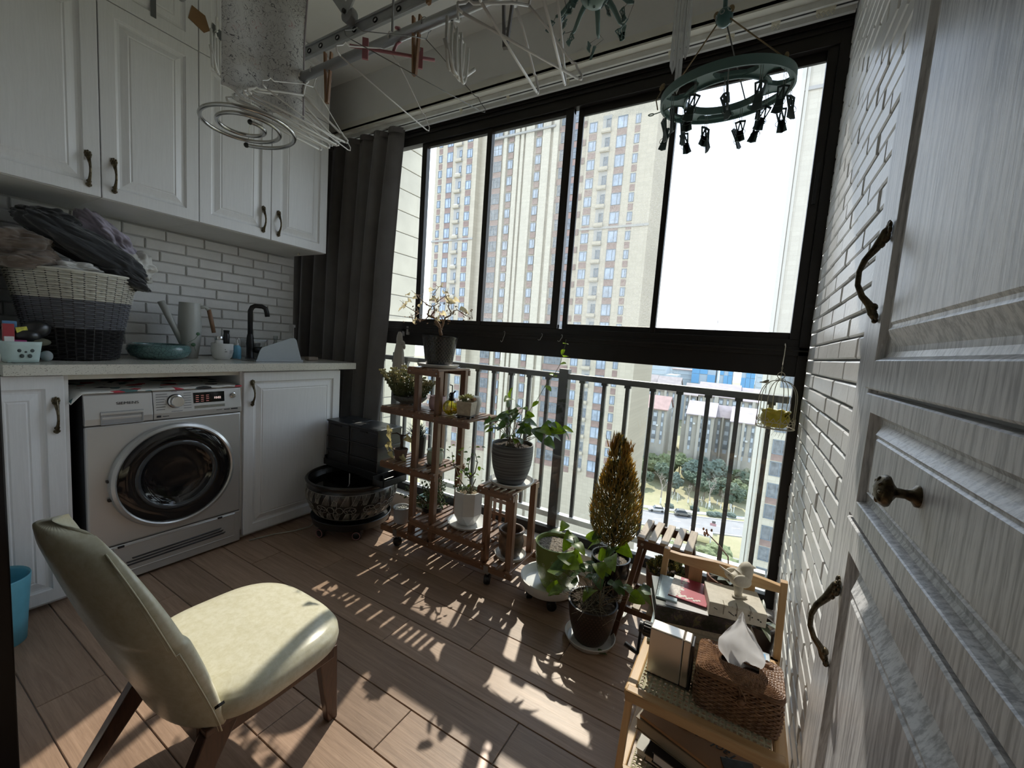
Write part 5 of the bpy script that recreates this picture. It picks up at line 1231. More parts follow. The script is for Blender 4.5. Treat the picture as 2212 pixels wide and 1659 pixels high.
def pots_on_stand():
    # top: bonsai
    c = (-1.488,1.77,1.0365); saucer(c, .112, 'white saucer under the black patterned pot on the top tier of the plant stand')
    c = (-1.490,1.77,1.0425); blk = M('pot_black_glaze', (.012,.012,.013), .22); pt = M('pot_print_tan', (.15,.125,.10), .5)
    t = thing('potted_bonsai', 'bonsai with dry curled cream leaves in a black patterned pot on the top tier', 'potted plant', c)
    pot(c, .070, .096, .168, blk, t, soil=.93, lip=.001); dots_pattern(t, c, .070, .096, .168, pt, 13, 30, .0072)
    T = [Vector(p) for p in TRUNK]; brs = [(0,1,2,3,4,5),(2,6,7,8,9),(1,10,11,12,13,14),(8,15,14),(12,16,17,18),(3,19,20,21),(20,22,23,24),(4,25,26),(1,6),(10,7)]
    mb = MB(); rr = random.Random(2)
    for b in brs:
        P = []
        for i in range(len(b)-1):
            for q in (0,.5): P.append(T[b[i]].lerp(T[b[i+1]], q)+Vector((rr.uniform(-.006,.006), rr.uniform(-.03,.03)*(i>0), rr.uniform(-.005,.005))))
        P.append(T[b[-1]]); n = len(P); r0 = .010 if b[0] == 0 else (.006 if b[0] in (1,2) else .0035)
        mb.tube(P, [r0*(1-.75*i/(n-1)) for i in range(n)], 6)
        for i in range(2, n):
            for q in range(2):
                d = Vector((rr.uniform(-1,1), rr.uniform(-1,1), rr.uniform(-.2,1))).normalized()*rr.uniform(.015,.045); mb.tube([P[i], P[i]+d*.6+Vector((0,0,.003)), P[i]+d], [.0013,.001,.0006], 4)
    part('branches', mb, twig, t, smooth=True)
    leafset(t, BON, (-1.5,1.77,1.30), [L_dry], (.85,1.25), -.2, .3)
    dr = MB()
    for i in range(60):
        b = T[rr.choice((2,6,7,10,11,12,16,19,20,21,22,15,17))]; p = b+Vector((rr.gauss(0,.02), rr.gauss(0,.03), rr.gauss(0,.018))); dr.obox(p, .010, .006, .0012, Euler((rr.random()*3,rr.random()*3,rr.random()*3)).to_matrix())
    part('withered_bits', dr, M('withered_brown', (.32,.20,.11), .8), t, kind='stuff')
    # middle tier
    c = (-1.718,1.795,.798); st = M('stone_glaze', (.115,.115,.105), .55, var=.5, vs=60, bmp=.4, bs=60)
    t = thing('potted_succulent', 'low dark stone bowl crowded with trailing upright succulent stems at the curtain end of the middle tier', 'potted plant', c)
    part('pot', MB().lathe([(0,.006),(.055,.006),(.085,.018),(.106,.036),(.109,.047),(.101,.050),(.095,.040),(0,.038)], 40, c, sx=1.0, sy=.85).box(c[0]-.05,c[0]-.03,c[1]-.03,c[1]+.03,c[2],c[2]+.01).box(c[0]+.03,c[0]+.05,c[1]-.03,c[1]+.03,c[2],c[2]+.01), st, t, smooth=True, ang=50)
    part('soil', MB().lathe([(0,.046),(.05,.044),(.097,.040)], 30, c, sy=.85), soil_m, t)
    sed = leafmat('sedum_green', (.17,.19,.085), .25); sed2 = leafmat('sedum_tips', (.42,.39,.22), .3)
    mb, mt = MB(), MB()
    def sprig(p, d, L):
        P = [Vector(p)+d*L*i/8+Vector((0,0,.012*(i/8)**2)) for i in range(9)]
        for i, q in enumerate(P):
            for k in range(4):
                a = k*pi/2+i*.8; o = Vector((cos(a),sin(a),.4))*.0065; (mt if i > 6 else mb).obox(q+o, .0055, .0055, .011, Euler((rr.uniform(-.5,.5),rr.uniform(-.5,.5),a)).to_matrix())
        mb.tube(P, .0022, 4)
    for i in range(64):
        a = rr.random()*2*pi; q = sqrt(rr.random()); bx = c[0]-.045+.05*q*cos(a); by = c[1]+.055*q*sin(a)
        d = Vector((.75*q*cos(a)-.15, .6*q*sin(a), 1)).normalized(); sprig((bx,by,c[2]+.042), d, rr.uniform(.10,.17) if d.x < .35 else rr.uniform(.08,.13))
    for i in range(26):
        a = rr.random()*2*pi; q = sqrt(rr.random()); d = Vector((.5+.5*q*cos(a), .5*q*sin(a), 1)).normalized(); sprig((c[0]+.072+.02*cos(a), c[1]+.03*sin(a), c[2]+.042), d, rr.uniform(.05,.115))
    part('stems', mb, sed, t, kind='stuff'); part('stem_tips', mt, sed2, t, kind='stuff')
    c = (-1.484,1.77,.798); t = thing('empty_pot', 'pale pink glazed pot on the middle tier behind the post', 'pot', c)
    part('pot', MB().lathe([(0,0),(.036,0),(.044,.012),(.049,.035),(.046,.062),(.042,.072),(.045,.078),(.041,.079),(.038,.070),(.044,.035),(.03,.008),(0,.008)], 36, c), M('glaze_pink', (.50,.33,.33), .3, var=.15), t, smooth=True)
    # glass sprayer
    c = (-1.335,1.705,.798); t = thing('plant_sprayer', 'round ribbed yellow glass plant sprayer with a black pump', 'sprayer', c)
    gm = thin_glass('yellow_glass', (.80,.74,.22), .35)
    def gl(u, w):
        ph = pi*w; r = .0425*(1+.045*cos(2*pi*u*10))*sin(ph)+.009*(w**6) + .012*(1-w)**8
        return (c[0]+r*cos(2*pi*u), c[1]+r*sin(2*pi*u), c[2]+.041-.0405*cos(ph))
    part('bottle', MB().grid(gl, 80, 20, True), gm, t, smooth=True)
    part('liquid', MB().lathe([(0,.005),(.022,.006),(.035,.018),(.0385,.034),(.036,.046),(0,.046)], 40, c), thin_glass('yellow_liquid', (.82,.74,.16), .2), t, smooth=True)
    part('pump', MB().lathe([(.017,.078),(.017,.088),(.011,.090),(.009,.118),(.005,.120),(.0028,.122),(.0028,.158),(0,.158)], 18, c).tube([(c[0]-.002,c[1],c[2]+.157),(c[0]-.016,c[1],c[2]+.1585)], .0025, 6).tube([(c[0],c[1],c[2]+.11),(c[0]+.022,c[1],c[2]+.130)], .0042, 8).tube([(c[0]-.012,c[1],c[2]+.084),(c[0]-.018,c[1],c[2]+.105),(c[0]-.01,c[1],c[2]+.118)], .003, 6), M('pump_black', (.012,.012,.013), .35), t, smooth=True)
    part('dip_tube', MB().tube([(c[0],c[1],c[2]+.01),(c[0],c[1],c[2]+.08)], .0022, 6), M('pump_black', (.012,.012,.013), .35), t)
    # square pot
    c = (-1.240,1.71,.798); t = thing('potted_succulent', 'square beige pot on little feet with a pale rosette succulent, beside the yellow sprayer', 'potted plant', c)
    Rz = Matrix.Rotation(radians(14), 3, 'Z'); mm = M('glaze_beige', (.40,.33,.24), .5, var=.2, vs=50)
    pb = MB(); s0, s1, h = .036, .042, .074
    vs = [];
    for s, z in ((s0,.014),(s1,.012+h),(s1-.005,.012+h),(s1-.006,.012+h-.01)):
        for x, y in ((-1,-1),(1,-1),(1,1),(-1,1)): vs.append(Vector(c)+Rz@Vector((x*s,y*s,z)))
    fs = [(3,2,1,0)]
    for i in range(3):
        for k in range(4): fs.append((i*4+k,i*4+(k+1)%4,i*4+4+(k+1)%4,i*4+4+k))
    fs.append((12,13,14,15)); pb.add(vs, fs); part('pot', pb, mm, t, bevel=.002)
    part('foot', MB().obox(Vector(c)+Rz@Vector((-.026,-.026,.007)), .018,.018,.016, Rz).obox(Vector(c)+Rz@Vector((.026,-.026,.007)), .018,.018,.016, Rz).obox(Vector(c)+Rz@Vector((.026,.026,.007)), .018,.018,.016, Rz).obox(Vector(c)+Rz@Vector((-.026,.026,.007)), .018,.018,.016, Rz).obox(Vector(c)+Vector((0,0,.013)), .08,.08,.006, Rz), M('foot_dark', (.035,.022,.016), .5), t)
    def rosette(par, p, r, n, mat, name='rosette', tip=None):
        mb = MB()
        for k in range(n):
            a = k*2.4; q = (k+1)/n; el = 1.2-1.05*q; d = Vector((cos(a)*cos(el), sin(a)*cos(el), sin(el))); L = r*(.45+.6*q)
            x = d.cross(Vector((0,0,1))); x = x.normalized() if x.length > .05 else Vector((1,0,0)); nn = x.cross(d); P0 = Vector(p)
            mb.add([P0+x*.002, P0-x*.002, P0+d*L*.55-x*L*.26-nn*.001, P0+d*L*.55+x*L*.26-nn*.001, P0+d*L*.9-x*L*.18+nn*.003, P0+d*L*.9+x*L*.18+nn*.003, P0+d*L*1.05+nn*.006, P0+d*L*.55-nn*.006], [(0,1,2,3),(3,2,4,5),(5,4,6),(1,0,7),(3,7,0),(2,1,7),(5,7,3),(4,2,7),(6,7,5),(6,4,7)])
        part(name, mb, mat, par)
    pal = leafmat('rosette_pale', (.42,.42,.22), .25); pal2 = leafmat('rosette_pink', (.36,.24,.16), .25)
    rosette(t, (c[0]-.022,c[1]-.006,c[2]+.095), .030, 26, pal); rosette(t, (c[0]+.014,c[1]-.010,c[2]+.104), .036, 30, pal); rosette(t, (c[0]+.028,c[1]+.012,c[2]+.092), .026, 20, pal2); rosette(t, (c[0],c[1]-.02,c[2]+.088), .022, 18, leafmat('rosette_green', (.14,.17,.08), .25))
    c = (-1.262,1.815,.798); solo('round_pot', MB().lathe([(0,0),(.02,0),(.026,.008),(.028,.03),(.035,.055),(.037,.075),(.030,.095),(.022,.101),(.018,.100),(0,.095)], 32, c), M('glaze_offwhite', (.62,.60,.55), .3, var=.1), 'rounded off-white pot behind the square beige pot', 'pot', c, smooth=True)
    # low shelf
    c = (-1.697,1.72,.483); t = thing('potted_plant', 'small brown clay pot with a withered bare stem at the curtain end of the lower tier', 'potted plant', c)
    pot(c, .030, .041, .062, M('clay_brown', (.145,.085,.062), .75, var=.25), t, soil=.9)
    mb = MB().tube([(c[0]+.004,c[1],c[2]+.055),(c[0]+.006,c[1],c[2]+.10),(c[0],c[1],c[2]+.145)], [.010,.008,.009], 8).tube([(c[0],c[1],c[2]+.14),(c[0]-.03,c[1]-.005,c[2]+.150),(c[0]-.065,c[1]-.01,c[2]+.142)], [.006,.004,.003], 6).tube([(c[0],c[1],c[2]+.14),(c[0]+.03,c[1],c[2]+.145),(c[0]+.06,c[1],c[2]+.165)], [.006,.004,.003], 6)
    part('stem', mb, M('stem_dark', (.06,.035,.025), .7), t, smooth=True)
    Lw = leaf_mesh('leaf', .05, .036, leafmat('leaf_withered', (.30,.25,.13), .4), 'heart', .4, .9, wave=.1)
    for p, d in (((-1.765,1.705,.635),(-.4,-.2,.3)),((-1.770,1.705,.62),(-.3,-.3,-1)),((-1.760,1.70,.575),(-.1,-.3,-1)),((-1.775,1.70,.545),(-.6,-.1,-.6)),((-1.75,1.70,.52),(.1,-.3,-1)),((-1.66,1.70,.52),(.4,-.4,-1)),((-1.64,1.70,.63),(.5,-.3,-.2))): inst('leaf', Lw, p, t, M=aim(d,(0,-1,.2)))
    c = (-1.660,1.825,.483); t = thing('potted_plant', 'tall dark pot with a spiky grey green plant behind the first post', 'potted plant', c)
    pot(c, .038, .046, .128, M('pot_charcoal', (.022,.022,.024), .35), t, soil=.93)
    mb = MB(); rr = random.Random(8)
    for k in range(90):
        a = rr.random()*2*pi; el = rr.uniform(.15,1.3); d = Vector((cos(a)*cos(el), sin(a)*cos(el)*.8, sin(el))); L = rr.uniform(.07,.115); b = Vector((c[0]-.01+rr.uniform(-.03,.03), c[1]+rr.uniform(-.02,.02), c[2]+.122))
        x = d.cross(Vector((0,0,1))).normalized()*.0035; m = b+d*L*.55+Vector((0,0,.012)); e = b+d*L+Vector((0,0,-.006)); mb.add([b-x,b+x,m+x*.8,m-x*.8,e], [(0,1,2,3),(3,2,4)])
    part('leaves', mb, leafmat('spiky_grey_green', (.075,.080,.060), .3), t, kind='stuff')
    c = (-1.486,1.775,.483); solo('saucer', MB().lathe([(0,0),(.045,0),(.057,.010),(.054,.011),(.043,.005),(0,.004)], 36, c), M('saucer_brown', (.10,.055,.035), .4), 'brown saucer under the pale green cup', 'saucer', c, 'round plant saucers', smooth=True)
    c = (-1.486,1.775,.4875); solo('green_cup', MB().lathe([(0,0),(.034,0),(.042,.008),(.0465,.03),(.047,.055),(.043,.068),(.042,.072),(.046,.078),(.048,.082),(.044,.083),(.039,.074),(.042,.05),(.03,.008),(0,.008)], 40, c), M('glaze_celadon', (.36,.42,.31), .25, var=.06), 'pale green glazed cup on the lower tier behind the second post', 'cup', c, smooth=True)
    # bottom tier
    c = (-1.664,1.715,.1145); t = thing('potted_plant', 'small grey white cup of pebbles with a tiny cactus at the curtain end of the bottom tier', 'potted plant', c)
    part('pot', MB().lathe([(0,0),(.036,0),(.043,.010),(.045,.06),(.046,.078),(.049,.084),(.049,.092),(.043,.093),(.041,.080),(0,.078)], 40, c), M('glaze_grey_white', (.40,.40,.41), .3, var=.08), t, smooth=True, ang=60)
    mb = MB(); rr = random.Random(4)
    for k in range(26):
        a = rr.random()*2*pi; q = .036*sqrt(rr.random()); mb.sphere((c[0]+q*cos(a), c[1]+q*sin(a), c[2]+.082), rr.uniform(.004,.008), 7, 5)
    part('pebbles', mb, M('pebbles', (.50,.48,.42), .6, var=.5, vs=90), t, kind='stuff')
    c = (-1.508,1.80,.1145); t = thing('potted_jade', 'bushy small leaved jade plant in a dark pot on the bottom tier between the posts', 'potted plant', c)
    pot(c, .048, .062, .115, M('pot_dark_leaf', (.020,.020,.020), .4), t, soil=.9)
    mb, lb = MB(), MB()
    for k in range(46):
        a = rr.random()*2*pi; el = rr.uniform(.35,1.35); d = Vector((cos(a)*cos(el), sin(a)*cos(el), sin(el))); L = rr.uniform(.09,.19); b = Vector((c[0]+rr.uniform(-.02,.02), c[1]+rr.uniform(-.02,.02), c[2]+.10)); P = [b, b+d*L*.5+Vector((0,0,.012)), b+d*L]
        mb.tube(P, [.0028,.002,.0012], 4)
        for j in range(11):
            q = rr.uniform(.45,1.05); p = b+d*L*q+Vector((rr.gauss(0,.007),rr.gauss(0,.007),rr.gauss(0,.007))); lb.sphere(p, (.0075,.005,.0025), 6, 4, Euler((rr.random()*3,rr.random()*3,rr.random()*3)).to_matrix())
    part('branches', mb, stem_br, t); part('leaves', lb, g_jade, t, smooth=True, kind='stuff')
    c = (-1.70,1.975,.1155); solo('teal_box_pot', MB().rings((c[0]-.06,c[1]-.045,c[2]),(1,0,0),(0,1,0),(0,0,1),.12,.09,[(0,.0),(-.008,.06),(-.001,.06),(.004,.045)]), M('glaze_teal', (.10,.19,.17), .35, var=.3), 'teal glazed rectangular pot on the sill behind the bottom tier', 'pot', c)
    # octagonal pot with rose
    c = (-1.232,1.775,.2072); saucer(c, .112, 'white saucer under the faceted white pot')
    c = (-1.240,1.775,.2125); t = thing('potted_rose', 'young rose in a faceted white octagonal pot on the raised bottom shelf', 'potted plant', c)
    vs = []; fs = []
    for lv, (r, z, tw) in enumerate(((.050,0,.0),(.078,.060,.39),(.078,.165,.39),(.076,.182,.39),(.070,.182,.39),(.067,.160,.39))):
        for k in range(8): a = k*pi/4+tw-.1; vs.append(Vector(c)+Vector((r*cos(a), r*sin(a), z)))
    for lv in range(5):
        for k in range(8):
            a_, b_ = lv*8+k, lv*8+(k+1)%8
            if lv == 0: fs += [(a_, b_, 8+k), (b_, 8+(k+1)%8, 8+k)]
            else: fs.append((a_, b_, b_+8, a_+8))
    fs += [tuple(range(7,-1,-1)), tuple(range(40,48))]
    part('pot', MB().add(vs, fs), M('ceramic_white', (.68,.68,.67), .35, var=.04), t, bevel=.001)
    part('soil', MB().grid(lambda u, w: (c[0]+.066*w*cos(2*pi*u), c[1]+.066*w*sin(2*pi*u), c[2]+.163+.006*noise.noise(Vector((w*9*cos(2*pi*u),w*9*sin(2*pi*u),3)))), 30, 8, True), M('bark_chips', (.24,.18,.11), .9, var=.8, vs=110, bmp=1, bs=120, bdist=.004), t)
    canes = [((-1.225,1.775,.375),(-1.235,1.77,.46),(-1.245,1.765,.53),(-1.225,1.76,.60)),((-1.245,1.78,.375),(-1.30,1.77,.44),(-1.345,1.76,.53),(-1.352,1.755,.585)),((-1.235,1.77,.46),(-1.20,1.765,.50),(-1.185,1.76,.56),(-1.20,1.755,.61)),((-1.235,1.775,.375),(-1.21,1.77,.43),(-1.19,1.76,.47)),((-1.235,1.77,.46),(-1.28,1.76,.50),(-1.36,1.75,.52))]
    mb = MB()
    for P in canes: mb.tube(P, [.0035-.0006*i for i in range(len(P))], 6)
    part('cane', mb, M('cane_olive', (.12,.10,.05), .6), t, smooth=True)
    rr = random.Random(6)
    for k in range(46):
        P = canes[k%5]; a = Vector(P[rr.randint(1,len(P)-1)]); p = a+Vector((rr.gauss(0,.028),rr.gauss(0,.025),rr.gauss(.004,.026))); inst('leaf', (L_rose if k%2 else L_rosd), p, t, M=aim((rr.uniform(-1,1),rr.uniform(-1,1),rr.uniform(-.6,.3)),(0,-.3,1)) @ Matrix.Scale(rr.uniform(.8,1.3),4))
    mb = MB()
    for k in range(60): mb.sphere((c[0]+rr.gauss(-.03,.022), c[1]+rr.gauss(-.02,.02), c[2]+.178+rr.uniform(0,.02)), (.006,.004,.002), 6, 4, Euler((rr.random()*3,rr.random()*3,rr.random()*3)).to_matrix())
    part('groundcover', mb, g_jade, t, kind='stuff')
    # trellis behind
    c = (-1.125,1.93,.1155); t = thing('lattice_panel', 'small stained wooden lattice standing behind the right column of the plant stand', 'trellis', c)
    for x in (-1.168,-1.128,-1.085): part('slat', MB().box(x-.009,x+.009,1.934,1.940,.1155,.365), stand_wood, t)
    for z in (.16,.235,.31): part('slat', MB().box(-1.18,-1.073,1.928,1.934,z-.009,z+.009), stand_wood_x, t)
    # ribbed grey pot on the right column
    c = (-.978,1.77,.4955); saucer(c, .113, 'white saucer under the ribbed grey pot', h=.022)
    c = (-.985,1.77,.502); m, nt, b = new_mat('ribbed_grey'); v = coords(nt, (1,1,1)); w = nt.nodes.new('ShaderNodeTexNoise'); mp = coords(nt, (1.5,1.5,110)); nt.links.new(mp, w.inputs['Vector']); w.inputs['Scale'].default_value = 2
    nt.links.new(ramp(nt, w.outputs['Fac'], [(.35,(.035,.035,.038)),(.62,(.155,.155,.155))]), b.inputs['Base Color']); b.inputs['Roughness'].default_value = .6; bump(nt, b, w.outputs['Fac'], .6, .002)
    t = thing('potted_pothos', 'leafy green plant with a climbing tendril in a ribbed dark grey pot on the right column', 'potted plant', c)
    pot(c, .068, .103, .197, m, t, soil=.92, wall=.006, belly=.012)
    stems(t, (c[0],c[1],c[2]+.175), PO, stem_br, .0019, .35, spread=.035, rr=random.Random(3))
    extra = [(p[0]+R5.gauss(0,.02), p[1]+R5.gauss(0,.03), p[2]+R5.gauss(0,.02)) for p in PO]
    leafset(t, PO, (c[0],c[1],c[2]+.2), [L_big,L_big,L_bri], (.8,1.2)); leafset(t, extra, (c[0],c[1],c[2]+.2), [L_bri,L_big,L_big], (.6,1.0))
    part('tendril', MB().tube([(c[0]+.03,c[1]+.04,c[2]+.19),(-.965,1.84,.80)]+VINE, .0013, 5), stem_gr, t, smooth=True)
    leafset(t, VL, (-.9,1.9,1.0), [L_vin], (.65,1.0), .1, .3)
    c = (-.955,1.77,.1145); saucer(c, .080, 'small white saucer under the brown glazed jar', h=.022)
    c = (-.956,1.77,.1205); solo('glazed_jar', MB().lathe([(0,0),(.040,0),(.050,.012),(.063,.05),(.066,.080),(.060,.108),(.057,.118),(.066,.130),(.068,.140),(.062,.146),(.054,.140),(.052,.115),(.058,.07),(.04,.012),(0,.01)], 44, c), M('glaze_brown_teal', (.115,.075,.050), .3, var=.75, vs=22), 'squat brown glazed jar with a dark green rim on the lowest right shelf', 'jar', c, smooth=True)
pots_on_stand()

# ---------------------------------------------------------------- pots on the floor
def floor_pots():
    rr = random.Random(13)
    # white caddy on castors with the green pot
    c = (-.715,1.735,0); t = thing('plant_caddy', 'round white plastic plant caddy on black castors under the green pot', 'caddy', c)
    part('tray', MB().lathe([(0,.060),(.118,.060),(.128,.066),(.137,.105),(.138,.112),(.131,.112),(.122,.074),(.116,.069),(0,.068)], 64, c), M('caddy_white', (.68,.67,.64), .3, var=.05), t, smooth=True, ang=50)
    part('underside', MB().lathe([(0,.045),(.10,.045),(.112,.060),(0,.060)], 40, c), M('tray_black', (.014,.013,.013), .4), t)
    wm = mesh('castor', MB().lathe([(0,-.014),(.02,-.014),(.023,-.01),(.023,.01),(.02,.014),(0,.014)], 18, (0,0,0), M=Matrix.Rotation(pi/2,3,'Y')).box(-.016,.016,-.01,.01,.0,.026), M('castor_black', (.010,.010,.011), .35))
    for k in range(4): a = k*pi/2+.6; inst('castor', wm, (c[0]+.092*cos(a), c[1]+.092*sin(a), .0235), t, rot=(0,0,a))
    c = (-.692,1.745,.0695); gm = M('glaze_green', (.165,.215,.050), .22, var=.06)
    t = thing('potted_vine', 'bright green glazed pot with white blossom print holding a sparse green vine, on the white caddy', 'potted plant', c)
    gravel = M('gravel_soil', (.20,.165,.13), .95, var=1.0, vs=160, bmp=1, bs=160, bdist=.006)
    pot(c, .060, .104, .215, gm, t, soil=.90, wall=.007, belly=.010, lip=.001, pebble=gravel)
    dots_pattern(t, c, .060, .104, .215, M('blossom_print', (.33,.37,.19), .4), 6, 7, .0105, 'flower', belly=.010, z0=.15, z1=.8, out=.0022)
    P = [(-.60,1.72,.26),(-.59,1.70,.31),(-.60,1.69,.36),(-.625,1.68,.385),(-.665,1.68,.37)]
    part('stem', MB().tube(P, .0022, 6).tube([(-.60,1.72,.26),(-.57,1.68,.33),(-.56,1.66,.30),(-.575,1.655,.25)], .0018, 5), stem_gr, t, smooth=True)
    leafset(t, GP, (-.62,1.72,.30), [L_bri,L_big,L_bri], (.8,1.1))
    # small patterned pot in front
    c = (-.455,1.588,0); saucer(c, .104, 'white saucer on the floor under the dark brown dotted pot', h=.024)
    c = (-.455,1.588,.0065); t = thing('potted_vine', 'dark brown dotted pot with a tangled leafy vine, nearest the bamboo cart', 'potted plant', c)
    pot(c, .064, .101, .162, M('pot_dark_brown', (.030,.019,.015), .35), t, soil=.93, wall=.007, belly=.004)
    dots_pattern(t, c, .064, .101, .162, M('pot_dots_tan', (.15,.10,.075), .5), 13, 40, .0052, 'flower', belly=.004, z0=.05, z1=.93)
    stems(t, (c[0],c[1],c[2]+.15), FP, stem_br, .0017, .4, spread=.05, rr=random.Random(5))
    mb = MB()
    for k in range(70):
        a = rr.random()*2*pi; el = rr.uniform(-.1,1.2); d = Vector((cos(a)*cos(el), sin(a)*cos(el), sin(el)*.8)); L = rr.uniform(.06,.16); b = Vector((c[0]+rr.uniform(-.05,.05), c[1]+rr.uniform(-.05,.05), c[2]+.155)); e = b+d*L
        mb.tube([b, b+d*L*.5+Vector((rr.gauss(0,.012),rr.gauss(0,.012),.01)), e], [.0012,.001,.0006], 4, caps=False)
        if k % 2: q = b+d*L*.6; mb.tube([q, q+Vector((rr.gauss(0,.025),rr.gauss(0,.025),rr.gauss(.01,.02)))], .0006, 4, caps=False)
    part('twigs', mb, M('twig_grey', (.22,.19,.13), .8), t, kind='stuff')
    leafset(t, FP, (c[0],c[1],c[2]+.2), [L_pale,L_pd,L_bri], (.75,1.15), .3, .6)
    leafset(t, [(p[0]*.5+c[0]*.5+rr.gauss(0,.03), p[1]*.5+c[1]*.5+rr.gauss(0,.03), p[2]*.7+.06) for p in FP[:11]], (c[0],c[1],.2), [L_pd,L_big], (.4,.7), .3, .6)
    inst('fallen_leaf', L_pd, (-.395,1.520,.012), None, M=aim((1,.5,.1),(0,0,1)) @ Matrix.Scale(.5,4)); o = bpy.data.objects['fallen_leaf']; tag(o, 'fallen dark green leaf lying in the white saucer of the dotted pot', 'leaf')
    # cypress in black pot
    c = (-.455,1.815,0); saucer(c, .094, 'white saucer under the glossy black conifer pot', h=.02)
    c = (-.457,1.815,.0065); t = thing('potted_conifer', 'cone shaped golden conifer in a glossy black pot by the window sill', 'potted plant', c)
    pot(c, .058, .088, .258, M('pot_gloss_black', (.013,.015,.018), .15), t, soil=.9, pebble=gravel, belly=.006)
    part('trunk', MB().tube([(c[0],c[1],.22),(c[0]+.004,c[1],.34),(c[0],c[1],.5)], [.010,.009,.006], 8), M('bark_dark', (.07,.05,.035), .9), t, smooth=True)
    g1, g2, g3 = MB(), MB(), MB()
    z0, z1 = .325, .82
    def radius(s): return .112*(sin(pi*min(1,(s*1.0+.02)**.62)))**.75*(1-.12*s) if s < 1 else 0
    for k in range(6400):
        s = rr.random()**.92; a = rr.random()*2*pi; R_ = radius(s)*(1+.10*sin(a*3+2)*(s>.4)); q = rr.random()**.45; r = R_*q
        tw = .012 if s > .55 else 0
        b = Vector((c[0]+r*cos(a)+(tw if cos(a) > 0 else -tw)*(s-.55)*2, c[1]+r*sin(a), z0+(z1-z0-.03)*s+ (0.02 if cos(a)<0 and s>.8 else 0)))
        d = Vector((cos(a)*(.55-.3*s), sin(a)*(.55-.3*s), 1+rr.uniform(-.25,.3))).normalized() + Vector((rr.gauss(0,.18),rr.gauss(0,.18),rr.gauss(0,.1))); d.normalize()
        L = rr.uniform(.016,.036); x = d.orthogonal().normalized()*.0024; x = Quaternion(d, rr.random()*6) @ x; y = d.cross(x)
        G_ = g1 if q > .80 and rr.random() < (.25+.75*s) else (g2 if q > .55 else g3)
        G_.add([b+x, b-x*.5+y*.8, b-x*.5-y*.8, b+d*L*.6+x*1.3, b+d*L], [(0,1,3),(1,2,3),(2,0,3),(0,3,4),(1,4,3)])
    for k in range(70):
        a = rr.random()*2*pi; s = rr.uniform(.86,1); b = Vector((c[0]+(.028 if k%2 else -.030)+rr.gauss(0,.012), c[1]+rr.gauss(0,.012), z0+(z1-z0)*.88)); g1.tube([b, b+Vector((rr.gauss(0,.008),rr.gauss(0,.008),rr.uniform(.03,.085 if k%2==0 else .05)))], [.0028,.0006], 4)
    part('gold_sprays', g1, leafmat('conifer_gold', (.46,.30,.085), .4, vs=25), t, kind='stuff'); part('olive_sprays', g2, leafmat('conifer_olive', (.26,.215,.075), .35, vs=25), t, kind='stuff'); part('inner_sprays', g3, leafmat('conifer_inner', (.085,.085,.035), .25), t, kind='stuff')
    leafset(t, BP, (c[0]+.02,c[1],.30), [L_bri,L_big,L_bri], (.9,1.25))
    stems(t, (c[0],c[1]-.03,.235), BP, stem_gr, .0015, .4, spread=.04)
    # wooden plant stool with terracotta pot
    t = thing('slatted_stool', 'stained wooden slatted plant stool with splayed legs by the window', 'stool', (-.22,1.76,0))
    xs0, xs1, y0, y1, zt = -.322, -.115, 1.665, 1.875, .455
    sm = mesh('slat', MB().rings((0,0,0),(1,0,0),(0,1,0),(0,0,1), .028, y1-y0, [(0,-.011),(0,-.001),(.001,0)]), wood('stool_slat_grey', (.20,.135,.085), (.44,.33,.22), 'y', 70, .08, .5))
    for k in range(5): inst('slat', sm, (xs0+k*(xs1-xs0-.028)/4, y0, zt), t)
    dk = wood('stool_dark_wood', (.055,.024,.014), (.15,.068,.038), 'z', 60, .1, .45)
    for y in (y0+.012, y1-.012): part('apron', MB().box(xs0+.002,xs1-.002,y-.008,y+.008,zt-.047,zt-.0112), dk, t, bevel=.002)
    for x, sx in ((xs0+.022,-1),(xs1-.022,1)):
        part('end_rail', MB().box(x-.008,x+.008,y0+.02,y1-.02,zt-.045,zt-.0112), dk, t)
        for y, sy in ((y0+.03,-1),(y1-.03,1)):
            part('leg', MB().beam((x,y,zt-.012),(x+sx*.075,y+sy*.035,.004),.032,.020,(1,0,0)), dk, t, bevel=.002)
    for y, dy in ((y0+.008,-1),(y1-.008,1)): part('low_rail', MB().box(-.395,-.045,y-.007,y+.007,.120,.145), dk, t)
    s2 = mesh('slat', MB().rings((0,0,0),(1,0,0),(0,1,0),(0,0,1), .030, y1-y0+.01, [(0,-.009),(0,-.001),(.001,0)]), MATS['stool_slat_grey'])
    for k in range(6): inst('slat', s2, (-.372+k*.058, y0-.003, .1545), t)
    part('bolt_cover', MB().lathe([(.006,0),(.005,.002),(0,.003)], 12, (xs0+.022,y0+.003,zt-.03), M=Matrix.Rotation(pi/2,3,'X')), M('bolt_zinc', (.35,.33,.30), .35, .8), t)
    def terracotta(c, rb, rt, h, lab, seed):
        t = thing('potted_succulent', lab, 'potted plant', c); pot(c, rb, rt, h, M('terracotta', (.21,.105,.070), .85, var=.3, vs=25, bmp=.3), t, soil=.88, wall=.010, belly=.005); return t
    c = (-.205,1.755,.1555); t = terracotta(c, .055, .083, .150, 'weathered terracotta pot of dark bushy succulents on the lower shelf of the wooden stool', 1)
    mb, m2 = MB(), MB(); r2 = random.Random(21)
